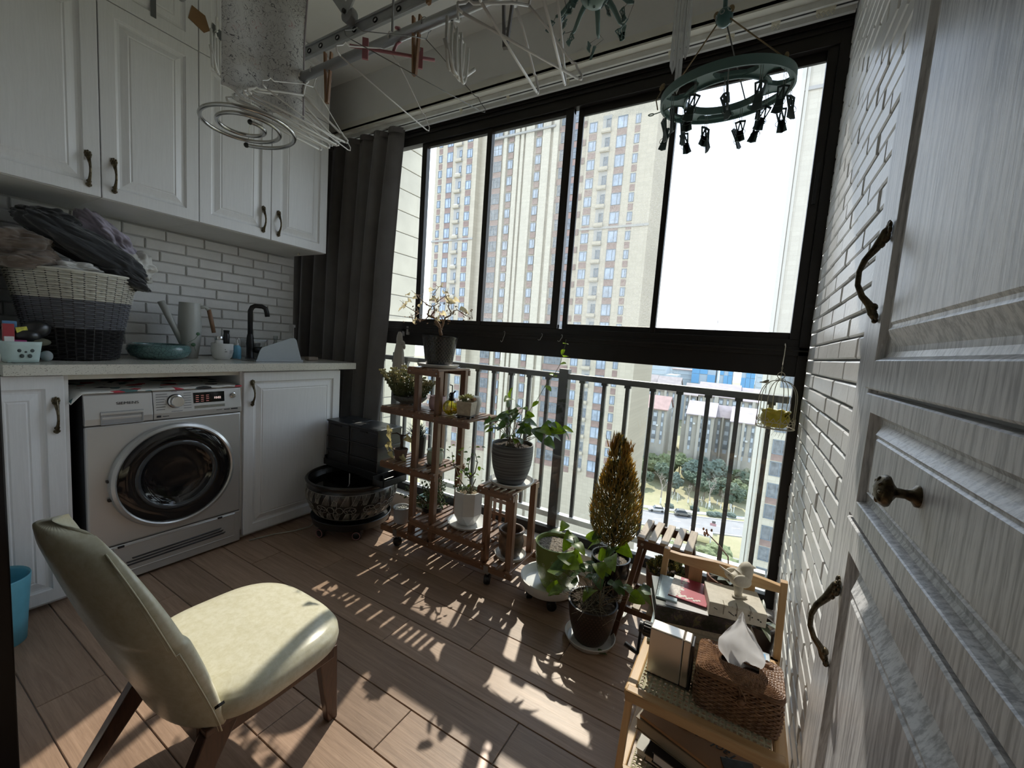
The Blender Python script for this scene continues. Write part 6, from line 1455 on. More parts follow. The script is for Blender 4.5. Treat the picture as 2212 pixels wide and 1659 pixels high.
    for k in range(170):
        a = r2.random()*2*pi; q = sqrt(r2.random()); p = Vector((c[0]+.078*q*cos(a), c[1]+.072*q*sin(a), c[2]+.140+.045*(1-q*q)+r2.uniform(-.01,.012))); d = Vector((.6*q*cos(a),.6*q*sin(a),1)).normalized()
        for j in range(5):
            an = j*2*pi/5+k; e = (d+Vector((cos(an),sin(an),0))*.5).normalized(); x = e.orthogonal().normalized()*.0032; (mb if r2.random() < .6 else m2).add([p+x,p-x,p+e*.017-x*.5,p+e*.017+x*.5,p+e*.010+d*.004], [(0,1,2,3),(0,1,4),(2,3,4)])
    part('rosettes', mb, leafmat('succ_olive', (.085,.090,.040), .2), t, kind='stuff'); part('rosette_tips', m2, leafmat('succ_yellow', (.25,.21,.075), .25), t, kind='stuff')
    # plants on the sill in the corner
    c = (.02,1.94,0); t = thing('potted_succulent', 'pot with grey green succulent rosettes and a tall flower stalk in the corner behind the bamboo cart', 'potted plant', c)
    pot(c, .06, .088, .27, M('terracotta', (.21,.105,.070), .85), t, soil=.93)
    part('flower_stalk', MB().tube([(.02,1.93,.25),(.005,1.91,.37),(-.03,1.90,.41),(-.082,1.90,.452)], [.003,.0028,.0025,.002], 6), M('stalk_pink', (.42,.27,.22), .6), t, smooth=True)
    mb = MB()
    for k in range(10): mb.sphere((-.085+r2.gauss(0,.008), 1.90+r2.gauss(0,.006), .455+r2.gauss(0,.009)), (.0045,.0045,.007), 7, 5)
    part('flower_buds', mb, M('bud_pink', (.50,.30,.22), .6), t)
    rm = leafmat('rosette_grey', (.23,.19,.17), .2); rg = leafmat('leaf_grey_green', (.15,.17,.12), .25)
    LB = leaf_mesh('leaf', .075, .035, rg, 'oval', .3, .15)
    for k in range(11): a = k*.57+.2; inst('leaf', LB, (c[0]+.02*cos(a), c[1]+.02*sin(a), .262), t, M=aim((cos(a),sin(a),.45),(0,0,1)) @ Matrix.Scale(.9,4))
    c = (.135,1.80,0); t = thing('potted_plant', 'dark pot with broad strap leaves against the brick wall behind the bamboo cart', 'potted plant', c)
    pot(c, .045, .058, .20, M('pot_dark_brown', (.030,.019,.015), .35), t, soil=.93)
    LS = leaf_mesh('leaf', .13, .040, rg, 'oval', .35, .35)
    for a, el in ((2.6,.6),(3.4,.4),(4.3,.7),(5.2,.25),(1.4,1.0),(5.6,.6)): inst('leaf', LS, (c[0]+.008*cos(a), c[1]+.008*sin(a), .20), t, M=aim((cos(a)*.6,sin(a),el),(0,0,1)) @ Matrix.Scale(.72,4))
    for k in range(5):
        a = k*1.256; inst('leaf', leaf_mesh('leaf', .055, .034, rm, 'oval', .4, .3), (c[0]-.03+.012*cos(a), c[1]-.01+.012*sin(a), .225), t, M=aim((cos(a),sin(a),.7),(0,0,1)))
floor_pots()

# ---------------------------------------------------------------- bamboo cart and what lies on it
def cart():
    bam = wood('bamboo_y', (.46,.27,.115), (.62,.41,.20), 'y', 60, .05, .42); bamx = wood('bamboo_x', (.46,.27,.115), (.62,.41,.20), 'x', 60, .05, .42); bamz = wood('bamboo_z', (.46,.27,.115), (.62,.41,.20), 'z', 60, .05, .42)
    t = thing('bamboo_cart', 'narrow bamboo side table with cane trays standing against the white brick wall', 'side table', (-.01,1.14,0))
    x0, x1, y0, y1, z = -.180, .156, .965, 1.315, .382
    part('side_rail', MB().box(x0,x0+.026,y0,y1,z-.018,z), bam, t, bevel=.004); part('side_rail', MB().box(x1-.026,x1,y0,y1,z-.018,z), bam, t, bevel=.004)
    part('front_rail', MB().box(x0+.004,x1-.004,y0-.006,y0+.020,z-.026,z+.002), bamx, t, bevel=.004); part('back_rail', MB().box(x0,x1,y1-.02,y1,z-.018,z), bamx, t, bevel=.003)
    def cane(z):
        mb = MB(); c = .0128; nx, ny = int((x1-x0-.05)/c), int((y1-y0-.038)/c)
        for i in range(nx):
            for j in range(ny):
                cx = x0+.026+(i+.5)*c; cy = y0+.020+(j+.5)*c; vs = []
                for k in range(8):
                    a = k*pi/4; m = max(abs(cos(a)),abs(sin(a))); vs.append((cx+c/2*cos(a)/m, cy+c/2*sin(a)/m, z))
                for k in range(8): a = k*pi/4; vs.append((cx+.0042*cos(a), cy+.0042*sin(a), z+.0012))
                for k in range(8): a = k*pi/4; vs.append((cx+.0040*cos(a), cy+.0040*sin(a), z-.0015))
                mb.add(vs, [(k,(k+1)%8,(k+1)%8+8,k+8) for k in range(8)]+[(k+8,(k+1)%8+8,(k+1)%8+16,k+16) for k in range(8)])
        return mb
    cm = M('cane_cream', (.50,.46,.31), .5, var=.12, vs=40)
    part('cane_panel', cane(z-.004), cm, t, kind='stuff')
    zl = .150
    part('side_rail', MB().box(x0-.004,x0+.018,1.0,y1,zl-.018,zl), bam, t, bevel=.003); part('side_rail', MB().box(x1-.018,x1+.004,1.0,y1,zl-.018,zl), bam, t, bevel=.003)
    part('front_rail', MB().box(x0,x1,.985,1.005,zl-.018,zl), bamx, t, bevel=.003); part('cane_panel', cane(zl-.004), cm, t, kind='stuff')
    for x, xb in ((x0+.012,x0-.006),(x1-.012,x1+.006)):
        part('leg', MB().beam((x,y0+.022,z-.016),(xb,y0+.030,0),.017,.017,(1,0,0)), bamz, t, bevel=.002)
        part('leg', MB().beam((x+(.008 if x < 0 else -.002),y1-.005,.605),(xb,y1+.01,0),.020,.017,(1,0,0)), bamz, t, bevel=.002)
    # back rest: swept rail and slats
    def rail(u, w):
        x = x0+.022+(x1-x0-.044)*u; dip = .022*sin(pi*u)**.6; a = 2*pi*w
        return (x, y1-.005+.009*cos(a), .588+.012*(1+.5*sin(pi*u))*sin(a)*1.0+.004*dip)
    part('back_rail', MB().grid(rail, 30, 1).v and MB().prism([(x0+.022,y1-.014,.598),(x0+.06,y1-.014,.597),(-.03,y1-.014,.606),(.0,y1-.014,.606),(x1-.06,y1-.014,.597),(x1-.02,y1-.014,.592),(x1-.02,y1-.014,.572),(x1-.06,y1-.014,.570),(0,y1-.014,.568),(x0+.06,y1-.014,.572),(x0+.022,y1-.014,.574)], (0,.018,0)), bamx, t, bevel=.002)
    for x in (-.075,.06): part('back_slat', MB().box(x-.018,x+.018,y1-.010,y1,.383,.572), bamz, t, bevel=.001)
    Z = z+.0005
    def slab(name, lab, cat, c, w, d, z0, z1, yaw, mat, cover=None, group=None, pages=None):
        """c = front left corner, yaw in degrees; cover boards plus page block"""
        R = Matrix.Rotation(radians(yaw), 3, 'Z'); o = Vector((c[0],c[1],0))
        def B(a0,a1,b0,b1,h0,h1):
            mb = MB(); vs = [o+R@Vector((x,y,0))+Vector((0,0,h)) for h in (h0,h1) for x,y in ((a0,b0),(a1,b0),(a1,b1),(a0,b1))]
            return mb.add(vs, [(3,2,1,0),(4,5,6,7),(0,1,5,4),(1,2,6,5),(2,3,7,6),(3,0,4,7)])
        t = thing(name, lab, cat, (c[0],c[1],z0), group); h = z1-z0
        if pages:
            k = min(.0025, h*.2)
            part('pages', B(.003,w-.003,.0025,d-.003,z0+k,z1-k), pages, t); part('cover', B(0,w,0,d,z1-k,z1), mat, t); part('cover', B(0,w,0,d,z0,z0+k), mat, t)
            if cover: part('spine', B(0,w,-.0015,.0025,z0,z1), cover, t)
        else: part('body', B(0,w,0,d,z0,z1), mat, t, bevel=min(.0015,h*.3))
        return t, (lambda x,y,zz: o+R@Vector((x,y,0))+Vector((0,0,zz)))
    pg = M('page_cream', (.52,.44,.33), .8, var=.15, vs=200); pgw = M('page_white', (.66,.65,.63), .8, var=.05); 
    art, nt, b = new_mat('cover_painting'); v = coords(nt); f = tnoise(nt, v, 34, 6, .75, 1.2)
    nt.links.new(ramp(nt, f, [(.32,(.015,.016,.012)),(.46,(.040,.038,.024)),(.54,(.060,.040,.055)),(.60,(.15,.135,.06)),(.72,(.03,.04,.02))]), b.inputs['Base Color']); b.inputs['Roughness'].default_value = .35
    blu = M('cover_sky', (.14,.34,.58), .45, var=.3, vs=30); pal = M('cover_pale_blue', (.50,.62,.65), .5, var=.12, vs=30)
    slab('sketch_pad', 'white and blue printed pad lying flat at the wall side of the bamboo tray', 'pad', (.020,1.145), .112, .165, Z, Z+.006, 0, M('pad_print', (.60,.66,.68), .5, var=.15, vs=22), None, 'books on the bamboo table')
    o = bpy.data.objects['sketch_pad']; part('sky_print', MB().box(.085,.122,1.235,1.30,Z+.0062,Z+.0068), blu, o)
    pr = MB()
    for k in range(5): pr.beam((.06+.012*k,1.16,Z+.0065),(.10+.004*k,1.225,Z+.0065),.0012,.0006)
    part('ink_lines', pr, M('ink_grey', (.15,.16,.17), .6), o, kind='stuff')
    z0 = Z+.006
    slab('book', 'thin grey book at the bottom of the stack on the bamboo tray', 'book', (-.120,1.165), .20, .135, Z if False else z0, z0+.020, 6, M('cover_grey', (.30,.27,.24), .6), None, 'books on the bamboo table', pg)
    slab('book', 'worn paperback with tan page edges, second from the bottom of the stack', 'book', (-.128,1.155), .222, .14, z0+.0205, z0+.042, 9, M('cover_tan', (.33,.26,.18), .6), None, 'books on the bamboo table', pg)
    slab('book', 'paperback with tan page edges and a dark line, third from the bottom of the stack', 'book', (-.125,1.152), .226, .14, z0+.0425, z0+.066, 11, M('cover_cream', (.50,.46,.38), .6), None, 'books on the bamboo table', pg)
    slab('book', 'slim pale paperback directly below the big painted art book', 'book', (-.128,1.150), .225, .14, z0+.0665, z0+.0885, 12, M('cover_beige', (.44,.38,.29), .6), None, 'books on the bamboo table', pg)
    zb = z0+.089
    slab('spiral_notebook', 'pale blue spiral bound notebook jutting out at the chair side of the stack', 'notebook', (-.170,1.165), .12, .145, Z, Z+.012, 4, pal, None, 'books on the bamboo table')
    slab('art_book', 'thick art book with a dark green and purple painted spine on the stack', 'book', (-.150,1.128), .232, .15, zb, zb+.044, 16, M('cover_olive', (.12,.13,.10), .4), art, 'books on the bamboo table', M('cover_painting_pages', (.05,.05,.04), .5))
    zt = zb+.0445
    t2, W = slab('spiral_pad', 'light aqua pad with a black wire coil on top of the art book', 'notebook', (-.158,1.158), .055, .128, zt, zt+.006, 5, pal, None, 'books on the bamboo table')
    cm_ = MB()
    for k in range(17): p = W(.004, .006+k*.0072, 0); cm_.tube([(p.x+.004*cos(a*pi/4)-.001, p.y, zt+.004+.0042*sin(a*pi/4)) for a in range(8)], .0007, 4, closed=True)
    part('wire_coil', cm_, M('coil_black', (.02,.02,.02), .4, .5), t2, kind='stuff')
    slab('paper_sheet', 'loose white printed sheet on the art book under the red card', 'paper', (-.128,1.142), .105, .135, zt, zt+.0012, 9, pgw)
    t2, W = slab('red_card', 'crimson greeting card with white figures on the art book', 'card', (-.130,1.182), .098, .120, zt+.0065, zt+.009, 0, M('card_red', (.42,.060,.085), .5, var=.06))
    wd = MB()
    wd.prism([W(.0,.0,zt+.0091),W(.020,.0,zt+.0091),W(.026,.05,zt+.0091),W(.018,.119,zt+.0091),W(.0,.119,zt+.0091)], (0,0,.0004))
    for k in range(14): wd.lathe([(.003+.002*(k%3),0),(.0025,.0005),(0,.0005)], 8, W(.022+.005*(k%2)+.003*(k//5), .012+.0075*k, zt+.0091))
    for k in range(9): wd.lathe([(.006-.0005*k,0),(.004,.0005),(0,.0005)], 8, W(.03+.006*k, .010+.004*(k%3), zt+.0091))
    part('white_print', wd, M('card_white', (.66,.62,.55), .6, var=.25, vs=200), t2, kind='stuff')
    # distressed white box with bird
    dis, nt, b = new_mat('distressed_white'); v = coords(nt); f = tnoise(nt, v, 26, 6, .8)
    nt.links.new(ramp(nt, f, [(.28,(.08,.07,.06)),(.34,(.50,.46,.37)),(.6,(.62,.58,.48))]), b.inputs['Base Color']); b.inputs['Roughness'].default_value = .7; bump(nt, b, f, .4, .001)
    t2, W = slab('white_box', 'distressed white book shaped box tied with thin cords, carrying the bird figurine', 'box', (-.026,1.165), .134, .106, zt+.0005, zt+.037, 12, dis)
    cords = MB()
    for x in (.035,.066,.097): cords.tube([W(x,.02,zt+.0375),W(x,-.0012,zt+.0372),W(x,-.0015,zt+.012)], .0011, 5).tube([W(x-.003,-.002,zt+.031),W(x,-.004,zt+.036),W(x+.003,-.002,zt+.031)], .0008, 4)
    part('cord', cords, M('cord_grey', (.35,.31,.25), .8), t2)
    ch = MB()
    for (x, zz, w, h) in ((.05,.020,.008,.0016),(.056,.016,.010,.0016),(.064,.017,.003,.0045),(.093,.024,.003,.004),(.101,.021,.0022,.003),(.115,.019,.004,.003),(.121,.015,.0035,.0028),(.016,.022,.009,.0012)):
        p = W(x,-.0008,zt+zz); ch.obox(p, w, .0012, h, Matrix.Rotation(radians(12),3,'Z') @ Matrix.Rotation(radians(25),3,'Y'))
    part('chips', ch, M('chip_black', (.03,.025,.02), .8), t2, kind='stuff')
    zx = zt+.0375; c = Vector((.035,1.232,zx))
    bird = thing('bird_figurine', 'chipped white ceramic bird figurine standing on the white box', 'figurine', c)
    def ell(mb, p, r, ry=0, rz=0): mb.sphere(c+Vector(p), r, 20, 12, (Matrix.Rotation(rz,3,'Z') @ Matrix.Rotation(ry,3,'Y')))
    bb_ = MB(); axis = [(-.034,.0,.064,.003),(-.024,0,.058,.010),(-.012,0,.052,.019),(.0,0,.052,.0245),(.008,0,.057,.0250),(.013,0,.066,.0215),(.016,0,.074,.0185),(.018,0,.082,.0180),(.020,0,.090,.0145),(.021,0,.096,.008),(.0215,0,.099,.001)]
    bb_.tube([c+Vector(a[:3])+Vector((0,0,0)) for a in axis], [a[3] for a in axis], 20)
    part('body', bb_, dis, bird, smooth=True, subsurf=1)
    part('tail', MB().prism([c+Vector(p) for p in ((-.022,-.008,.066),(-.058,-.008,.088),(-.061,0,.090),(-.058,.008,.088),(-.022,.008,.066))], (.003,0,-.007)), dis, bird, bevel=.001)
    part('wing', MB().sphere(c+Vector((-.004,-.0185,.055)), (.027,.0085,.017), 16, 10, Matrix.Rotation(.3,3,'Y')), dis, bird, smooth=True); part('wing', MB().sphere(c+Vector((-.004,.0185,.055)), (.027,.0085,.017), 16, 10, Matrix.Rotation(.3,3,'Y')), dis, bird, smooth=True)
    part('beak', MB().tube([c+Vector((.034,0,.084)),c+Vector((.047,0,.081))], [.005,.0008], 8), dis, bird)
    part('stand', MB().tube([c+Vector((.0,0,.040)),c+Vector((.002,0,.018)),c+Vector((.003,0,.006))], [.014,.010,.009], 14).sphere(c+Vector((.012,-.004,.004)), (.015,.007,.004), 12, 6).sphere(c+Vector((-.002,0,.003)), (.011,.011,.003), 12, 6), dis, bird, smooth=True)
    bird.rotation_euler = (0,0,radians(38))
    # sharpener
    c = (-.0955,1.068); al = M('sharpener_silver', (.60,.55,.48), .32, .75, var=.03, vs=3); bk = M('sharpener_black', (.012,.012,.013), .4)
    t3 = thing('crank_sharpener', 'silver crank pencil sharpener with a black handle at the corner of the bamboo tray', 'sharpener', (c[0],c[1],Z))
    part('body', MB().box(-.146,-.068,1.047,1.088,Z+.003,.506), al, t3, bevel=.003); part('end_cap', MB().box(-.0672,-.050,1.047,1.088,Z+.003,.506), al, t3, bevel=.003); part('back_plate', MB().box(-.0495,-.043,1.045,1.090,Z,.500), bk, t3, bevel=.002)
    part('base', MB().box(-.145,-.045,1.048,1.087,Z,Z+.004), bk, t3)
    RY = Matrix.Rotation(-pi/2,3,'Y'); hub = MB().lathe([(0,0),(.017,0),(.017,.018),(.014,.022),(.014,.030),(0,.030)], 24, (-.1465,1.068,.484), M=RY)
    for k in range(16): a = k*pi/8; hub.box(-.1645,-.1475,1.068+.017*cos(a)-.0012,1.068+.017*cos(a)+.0012,.484+.017*sin(a)-.0012,.484+.017*sin(a)+.0012)
    part('hub', hub, bk, t3); part('crank', MB().beam((-.172,1.066,.486),(-.170,1.040,.428),.010,.006,(1,0,0)).tube([(-.168,1.040,.428),(-.205,1.045,.436)], [.0055,.0065], 12), bk, t3, smooth=True, ang=40)
    # rattan tissue box
    m, nt, b = new_mat('rattan'); v = coords(nt); nt.links.new(ramp(nt, tnoise(nt, v, 60, 3), [(.3,(.13,.060,.028)),(.7,(.29,.155,.075))]), b.inputs['Base Color']); b.inputs['Roughness'].default_value = .45
    X0, X1, Y0, Y1, H = -.030, .138, 1.012, 1.125, .096; cx, cy = (X0+X1)/2, (Y0+Y1)/2; hx, hy = (X1-X0)/2, (Y1-Y0)/2
    t4 = thing('tissue_box', 'brown woven rattan tissue box with a ball clasp on the bamboo tray', 'tissue box', (cx,cy,Z))
    def rrect(s, hx, hy, r):
        """point on a rounded rectangle, s in 0..1"""
        L = [2*(hx-r), pi*r/2, 2*(hy-r), pi*r/2]*2; tot = sum(L); d = s*tot; k = 0
        while k < 7 and d > L[k]: d -= L[k]; k += 1
        cs = [(hx-r,-hy+r),(hx-r,-hy+r),(hx-r,hy-r),(hx-r,hy-r),(-hx+r,hy-r),(-hx+r,hy-r),(-hx+r,-hy+r),(-hx+r,-hy+r)]
        if k == 0: return (-hx+r+d, -hy), (0,-1)
        if k == 2: return (hx, -hy+r+d), (1,0)
        if k == 4: return (hx-r-d, hy), (0,1)
        if k == 6: return (-hx, hy-r-d), (-1,0)
        a0 = {1:-pi/2, 3:0, 5:pi/2, 7:pi}[k]; a = a0+d/r; q = cs[k]; return (q[0]+r*cos(a), q[1]+r*sin(a)), (cos(a),sin(a))
    wv = MB(); rows = 17; NS = 64
    for i in range(rows):
        z_ = Z+.003+i*(H-.012)/(rows-1)*.97; P = []; n = NS*3; bul = .004*sin(pi*i/(rows-1))
        for k in range(n):
            (x, y), (nx_, ny_) = rrect(k/n, hx+bul, hy+bul, .018); w = .0016*cos(2*pi*k/n*NS/2+(i%2)*pi); P.append((cx+x+nx_*w, cy+y+ny_*w, z_+.0006*cos(2*pi*k/n*NS/2)))
        wv.tube(P, .0027, 5, closed=True)
    for k in range(NS//2):
        (x, y), (nx_, ny_) = rrect((k+.25)/(NS/2), hx, hy, .018); wv.tube([(cx+x,cy+y,Z+.001),(cx+x+nx_*.004,cy+y+ny_*.004,Z+H*.5),(cx+x,cy+y,Z+H-.01)], .0018, 4)
    part('woven_wall', wv, m, t4, kind='stuff')
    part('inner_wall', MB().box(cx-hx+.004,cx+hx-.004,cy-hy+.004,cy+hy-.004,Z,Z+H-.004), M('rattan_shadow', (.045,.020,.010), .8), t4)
    ld = MB()
    for i in range(16):
        q = i*.0033; P = []; n = 160
        if hy+.003-q < .012: break
        zz = Z+H+.001+min(.006, q*.35)
        for k in range(n):
            (x, y), (nx_, ny_) = rrect(k/n, hx+.003-q, hy+.003-q, max(.006,.02-q)); w = .0009*cos(2*pi*k/n*56+(i%2)*pi); P.append((cx+x, cy+y, zz+w))
        ld.tube(P, .0021, 5, closed=True)
    for q in range(2):
        P = [];
        for k in range(160): (x, y), (nx_, ny_) = rrect(k/160, hx+.0035, hy+.0035, .02); P.append((cx+x,cy+y,Z+H-.003-.005*q))
        ld.tube(P, .0026, 5, closed=True)
    part('woven_lid', ld, m, t4, kind='stuff')
    cl = MB().sphere((cx+.008,cy-hy-.009,Z+.063), (.0085,.007,.0085), 14, 10)
    for k in range(4): cl.tube([(cx+.008+.0087*cos(a*pi/8+k*.8)*1.0, cy-hy-.009-.0072*abs(sin(a*pi/8)), Z+.063+.0087*sin(a*pi/8+k*.8)*.9) for a in range(9)], .0011, 4)
    cl.tube([(cx-.012,cy-.030,Z+H+.006),(cx+.0,cy-hy-.006,Z+H-.002),(cx+.016,cy-hy-.012,Z+.075),(cx+.012,cy-hy-.013,Z+.054)], .0013, 5).tube([(cx+.0,cy-hy-.005,Z+.09),(cx+.006,cy-hy-.010,Z+.072)], .0013, 5)
    part('clasp', cl, m, t4, smooth=True)
    part('far_knot', MB().sphere((cx+.055,cy+.030,Z+H+.010), (.010,.006,.006), 12, 8).sphere((cx+.062,cy+.027,Z+H+.009), (.007,.005,.005), 10, 6), m, t4, smooth=True)
    def tis(u, w):
        zz = Z+H-.004+w*.138; a = (u-.5)*2; half = .030*(1-w)**.5+.030*sin(pi*min(1,w*1.15))*(1-w*.6)+.002; x = cx+.004-.012*w**1.5+a*half - .010*w*(1-w)
        y = cy+.004+.010*sin(a*3.2+w*4)*(1-w*.6)+.008*noise.noise(Vector((a*2,w*4,5)))+.012*a*a*(1-w)
        return (x, y, zz+.004*noise.noise(Vector((a*3,w*6,1)))-.02*abs(a)**2*w)
    tm, nt, b = new_mat('tissue_paper'); b.inputs['Base Color'].default_value = (.80,.80,.80,1); b.inputs['Roughness'].default_value = .9
    tl = nt.nodes.new('ShaderNodeBsdfTranslucent'); tl.inputs[0].default_value = (.8,.8,.8,1); mx = nt.nodes.new('ShaderNodeMixShader'); mx.inputs[0].default_value = .45
    out = [n for n in nt.nodes if n.type == 'OUTPUT_MATERIAL'][0]; nt.links.new(b.outputs[0], mx.inputs[1]); nt.links.new(tl.outputs[0], mx.inputs[2]); nt.links.new(mx.outputs[0], out.inputs[0])
    solo('tissue', MB().grid(tis, 26, 34), tm, 'white paper tissue pulled up from the rattan box', 'tissue', (cx,cy,Z+H), smooth=True)
    # lower tray
    zl = .1505
    def lb(lab, c, w, d, z0, z1, yaw, mat, pages=None, name='book', cat='book'): return slab(name, lab, cat, c, w, d, z0, z1, yaw, mat, None, 'books on the lower bamboo tray', pages)
    ck = M('cover_black', (.02,.02,.022), .45)
    lb('cream paperback at the bottom of the lower tray', (-.150,1.045), .20, .20, zl, zl+.020, -4, M('cover_white2', (.55,.53,.48), .6), pgw)
    lb('dark covered book on the cream paperback in the lower tray', (-.125,1.02), .19, .20, zl+.0205, zl+.042, -8, ck, pg)
    lb('white paged hardback with black boards in the lower tray', (-.105,1.005), .18, .20, zl+.0425, zl+.070, -12, ck, pgw)
    lb('thick tan book directly below the kraft folder', (-.158,1.045), .25, .20, zl+.0705, zl+.103, -15, M('cover_tan2', (.24,.19,.13), .6), M('page_tan', (.30,.25,.18), .8))
    t5, W = lb('brown kraft folder with black brush lettering on the lower tray', (-.150,1.048), .255, .205, zl+.104, zl+.112, -16, M('kraft_brown', (.33,.175,.080), .7, var=.08), None, 'kraft_folder', 'folder')
    ink = M('brush_ink', (.012,.010,.010), .6)
    R = Matrix.Rotation(radians(-16), 3, 'Z'); ex, ey = R@Vector((-1,0,0)), R@Vector((0,-1,0))
    inst('brush_lettering', text_mesh('Taol ofuo', .030, ink, font_shear=.35), W(.215,.075,zl+.1123), t5, M=axes(ex, ey, Vector((0,0,1))))
    arc = MB().tube([W(.093+.022*cos(a*pi/14+1.9), .072+.022*sin(a*pi/14+1.9), zl+.1123) for a in range(20)], [.0006+.0022*sin(pi*a/19) for a in range(20)], 6); arc.lathe([(.004,0),(0,.0006)], 8, W(.098,.078,zl+.1121))
    part('brush_circle', arc, ink, t5)
    slab('dark_leaflet', 'dark teal leaflet with fine white print lying on the kraft folder', 'leaflet', (.055,.992), .07, .05, zl+.1125, zl+.1145, 20, M('leaflet_teal', (.028,.040,.042), .4, var=.5, vs=60))
cart()

# ---------------------------------------------------------------- bird cage and hand towel on the window rail
def window_hangings():
    wr = M('cage_cream', (.50,.46,.36), .45, .2, var=.15); cx, cy = .110, 1.985; r = .068; zb, zs, zc = .930, 1.045, 1.122
    t = thing('hanging_birdcage', 'small cream wire bird cage holding a yellow pot, hung from the window rail beside the brick wall', 'bird cage', (cx,cy,zb))
    rim = lambda z, rr, w=.0016: MB().tube([(cx+rr*cos(a*pi/18), cy+rr*sin(a*pi/18), z) for a in range(36)], w, 5, closed=True)
    part('base_ring', rim(zb,r,.0022), wr, t, smooth=True); part('hoop', rim(.955,r), wr, t, smooth=True)
    zg = MB()
    for k in range(20):
        a, b_ = k*pi/10, (k+.5)*pi/10; p = lambda a, z: (cx+r*cos(a), cy+r*sin(a), z)
        zg.tube([p(a,.955),p(b_,.972)], .0011, 4).tube([p(b_,.972),p(a+pi/10,.955)], .0011, 4).tube([p(a,zb),p(b_,.955)], .0010, 4)
    for k in range(10): zg.tube([(cx+r*cos(k*pi/5), cy+r*sin(k*pi/5), zb),(cx,cy,zb-.008)], .0010, 4)
    part('lattice', zg, wr, t, kind='stuff')
    for k in range(8):
        a = k*pi/4+.2; P = []
        for i in range(13):
            q = i/12
            if q < .5: rr, z = r, zb+(zs-zb)*q/.5
            else: w = (q-.5)/.5; rr, z = r*cos(w*pi/2*.97)**.8, zs+(zc-zs)*sin(w*pi/2)
            P.append((cx+rr*cos(a), cy+rr*sin(a), z))
        part('wire_rib', MB().tube(P, .0015, 5), wr, t, smooth=True)
    cr = MB().tube([(cx+.013*cos(a*pi/8), cy, zc+.020+.013*sin(a*pi/8)) for a in range(16)], .0016, 5, closed=True)
    for k in range(4):
        an = k*pi/2+.4; cr.tube([(cx+cos(an)*x, cy+sin(an)*x, zc+z) for x, z in ((.0,.0),(.008,.006),(.016,.006),(.019,.0),(.015,-.005),(.011,-.002),(.013,.002))], .0012, 4)
    part('crown_scroll', cr, wr, t, smooth=True)
    hk = MB().tube([(cx+.003,2.094,1.268),(cx+.004,2.075,1.274),(cx+.006,2.060,1.262),(cx+.004,2.030,1.225),(cx+.001,2.0,1.195),(cx,cy,1.185)], .0018, 6)
    for k in range(6): z = 1.185-k*.0085; hk.tube([(cx+.002*cos(a*pi/3)*(k%2)+.0, cy+.0022*cos(a*pi/3)*((k+1)%2), z-.004+.0052*sin(a*pi/3)) for a in range(6)], .0009, 4, closed=True)
    part('hook_chain', hk, wr, t)
    bp = (cx-.052, cy-.02, 1.110); part('perched_bird', MB().tube([(bp[0]-.020,bp[1],bp[2]-.001),(bp[0]-.008,bp[1],bp[2]),(bp[0],bp[1],bp[2]+.002),(bp[0]+.008,bp[1],bp[2]+.007),(bp[0]+.012,bp[1],bp[2]+.011)], [.0012,.0032,.0062,.0050,.0015], 8), M('cage_bird_grey', (.26,.24,.17), .6), t, smooth=True)
    c = (cx-.002,cy,zb+.003); t = thing('yellow_pot', 'chipped bright yellow pot with a wavy rim inside the wire bird cage', 'pot', c)
    def yp(u, w):
        P = [(0,0),(.036,.0),(.044,.008),(.052,.025),(.052,.040),(.047,.052),(.047,.056),(.0535,.066),(.050,.066),(.042,.054),(.040,.02),(0,.01)]; k = w*(len(P)-1); i = min(int(k),len(P)-2); q = k-i
        rr = P[i][0]*(1-q)+P[i+1][0]*q; z = P[i][1]*(1-q)+P[i+1][1]*q
        if .055 < z: z += .003*sin(2*pi*u*7); 
        return (c[0]+rr*cos(2*pi*u), c[1]+rr*sin(2*pi*u), c[2]+z)
    part('pot', MB().grid(yp, 56, 22, True), M('enamel_yellow', (.52,.43,.035), .3, var=.18, vs=60), t, smooth=True)
    sp = MB(); rr = random.Random(2)
    for k in range(9): a = -1.0+.12*(k%3)+rr.uniform(0,.15); z = .02+.045*k/9; sp.sphere((c[0]+(.0505)*cos(a), c[1]+.0505*sin(a), c[2]+z), (.002,.002,.004), 6, 4)
    part('chips', sp, M('enamel_chip', (.03,.025,.01), .7), t, kind='stuff')
    rt = MB()
    for k in range(6): x = cx-.03+.012*k; rt.tube([(x,cy-.01,zb-.005),(x+.004,cy-.01,zb-.02),(x-.002,cy-.012,zb-.028-.003*k)], .0005, 3)
    solo('dry_roots', rt, M('root_tan', (.40,.36,.26), .8), 'fine dry roots hanging under the bird cage', 'roots', (cx,cy,zb-.01), kind='stuff')
    # hand towel
    tw, nt, b = new_mat('towel_terry'); v = coords(nt); b.inputs['Base Color'].default_value = (.50,.46,.40,1); b.inputs['Roughness'].default_value = .95; b.inputs['Sheen Weight'].default_value = .5; bump(nt, b, tnoise(nt, v, 500, 2), .8, .003)
    c = (-2.075,2.045,1.0); t = thing('hand_towel', 'small cream terry hand towel gathered at the neck, hanging from an adhesive hook beside the curtain', 'towel', c)
    def ht(u, w):
        a = 2*pi*u; P = [(.010,1.222),(.016,1.215),(.024,1.195),(.028,1.170),(.026,1.150),(.030,1.135),(.042,1.08),(.050,1.0),(.054,.93),(.052,.925)]; k = w*(len(P)-1); i = min(int(k),len(P)-2); q = k-i
        rr = P[i][0]*(1-q)+P[i+1][0]*q; z = P[i][1]*(1-q)+P[i+1][1]*q; f = 1+.16*max(0,w-.55)*2*sin(a*8)
        return (c[0]+rr*f*cos(a), c[1]+rr*.42*f*sin(a), z+.004*sin(a*3)*w)
    part('body', MB().grid(ht, 64, 36, True), tw, t, smooth=True)
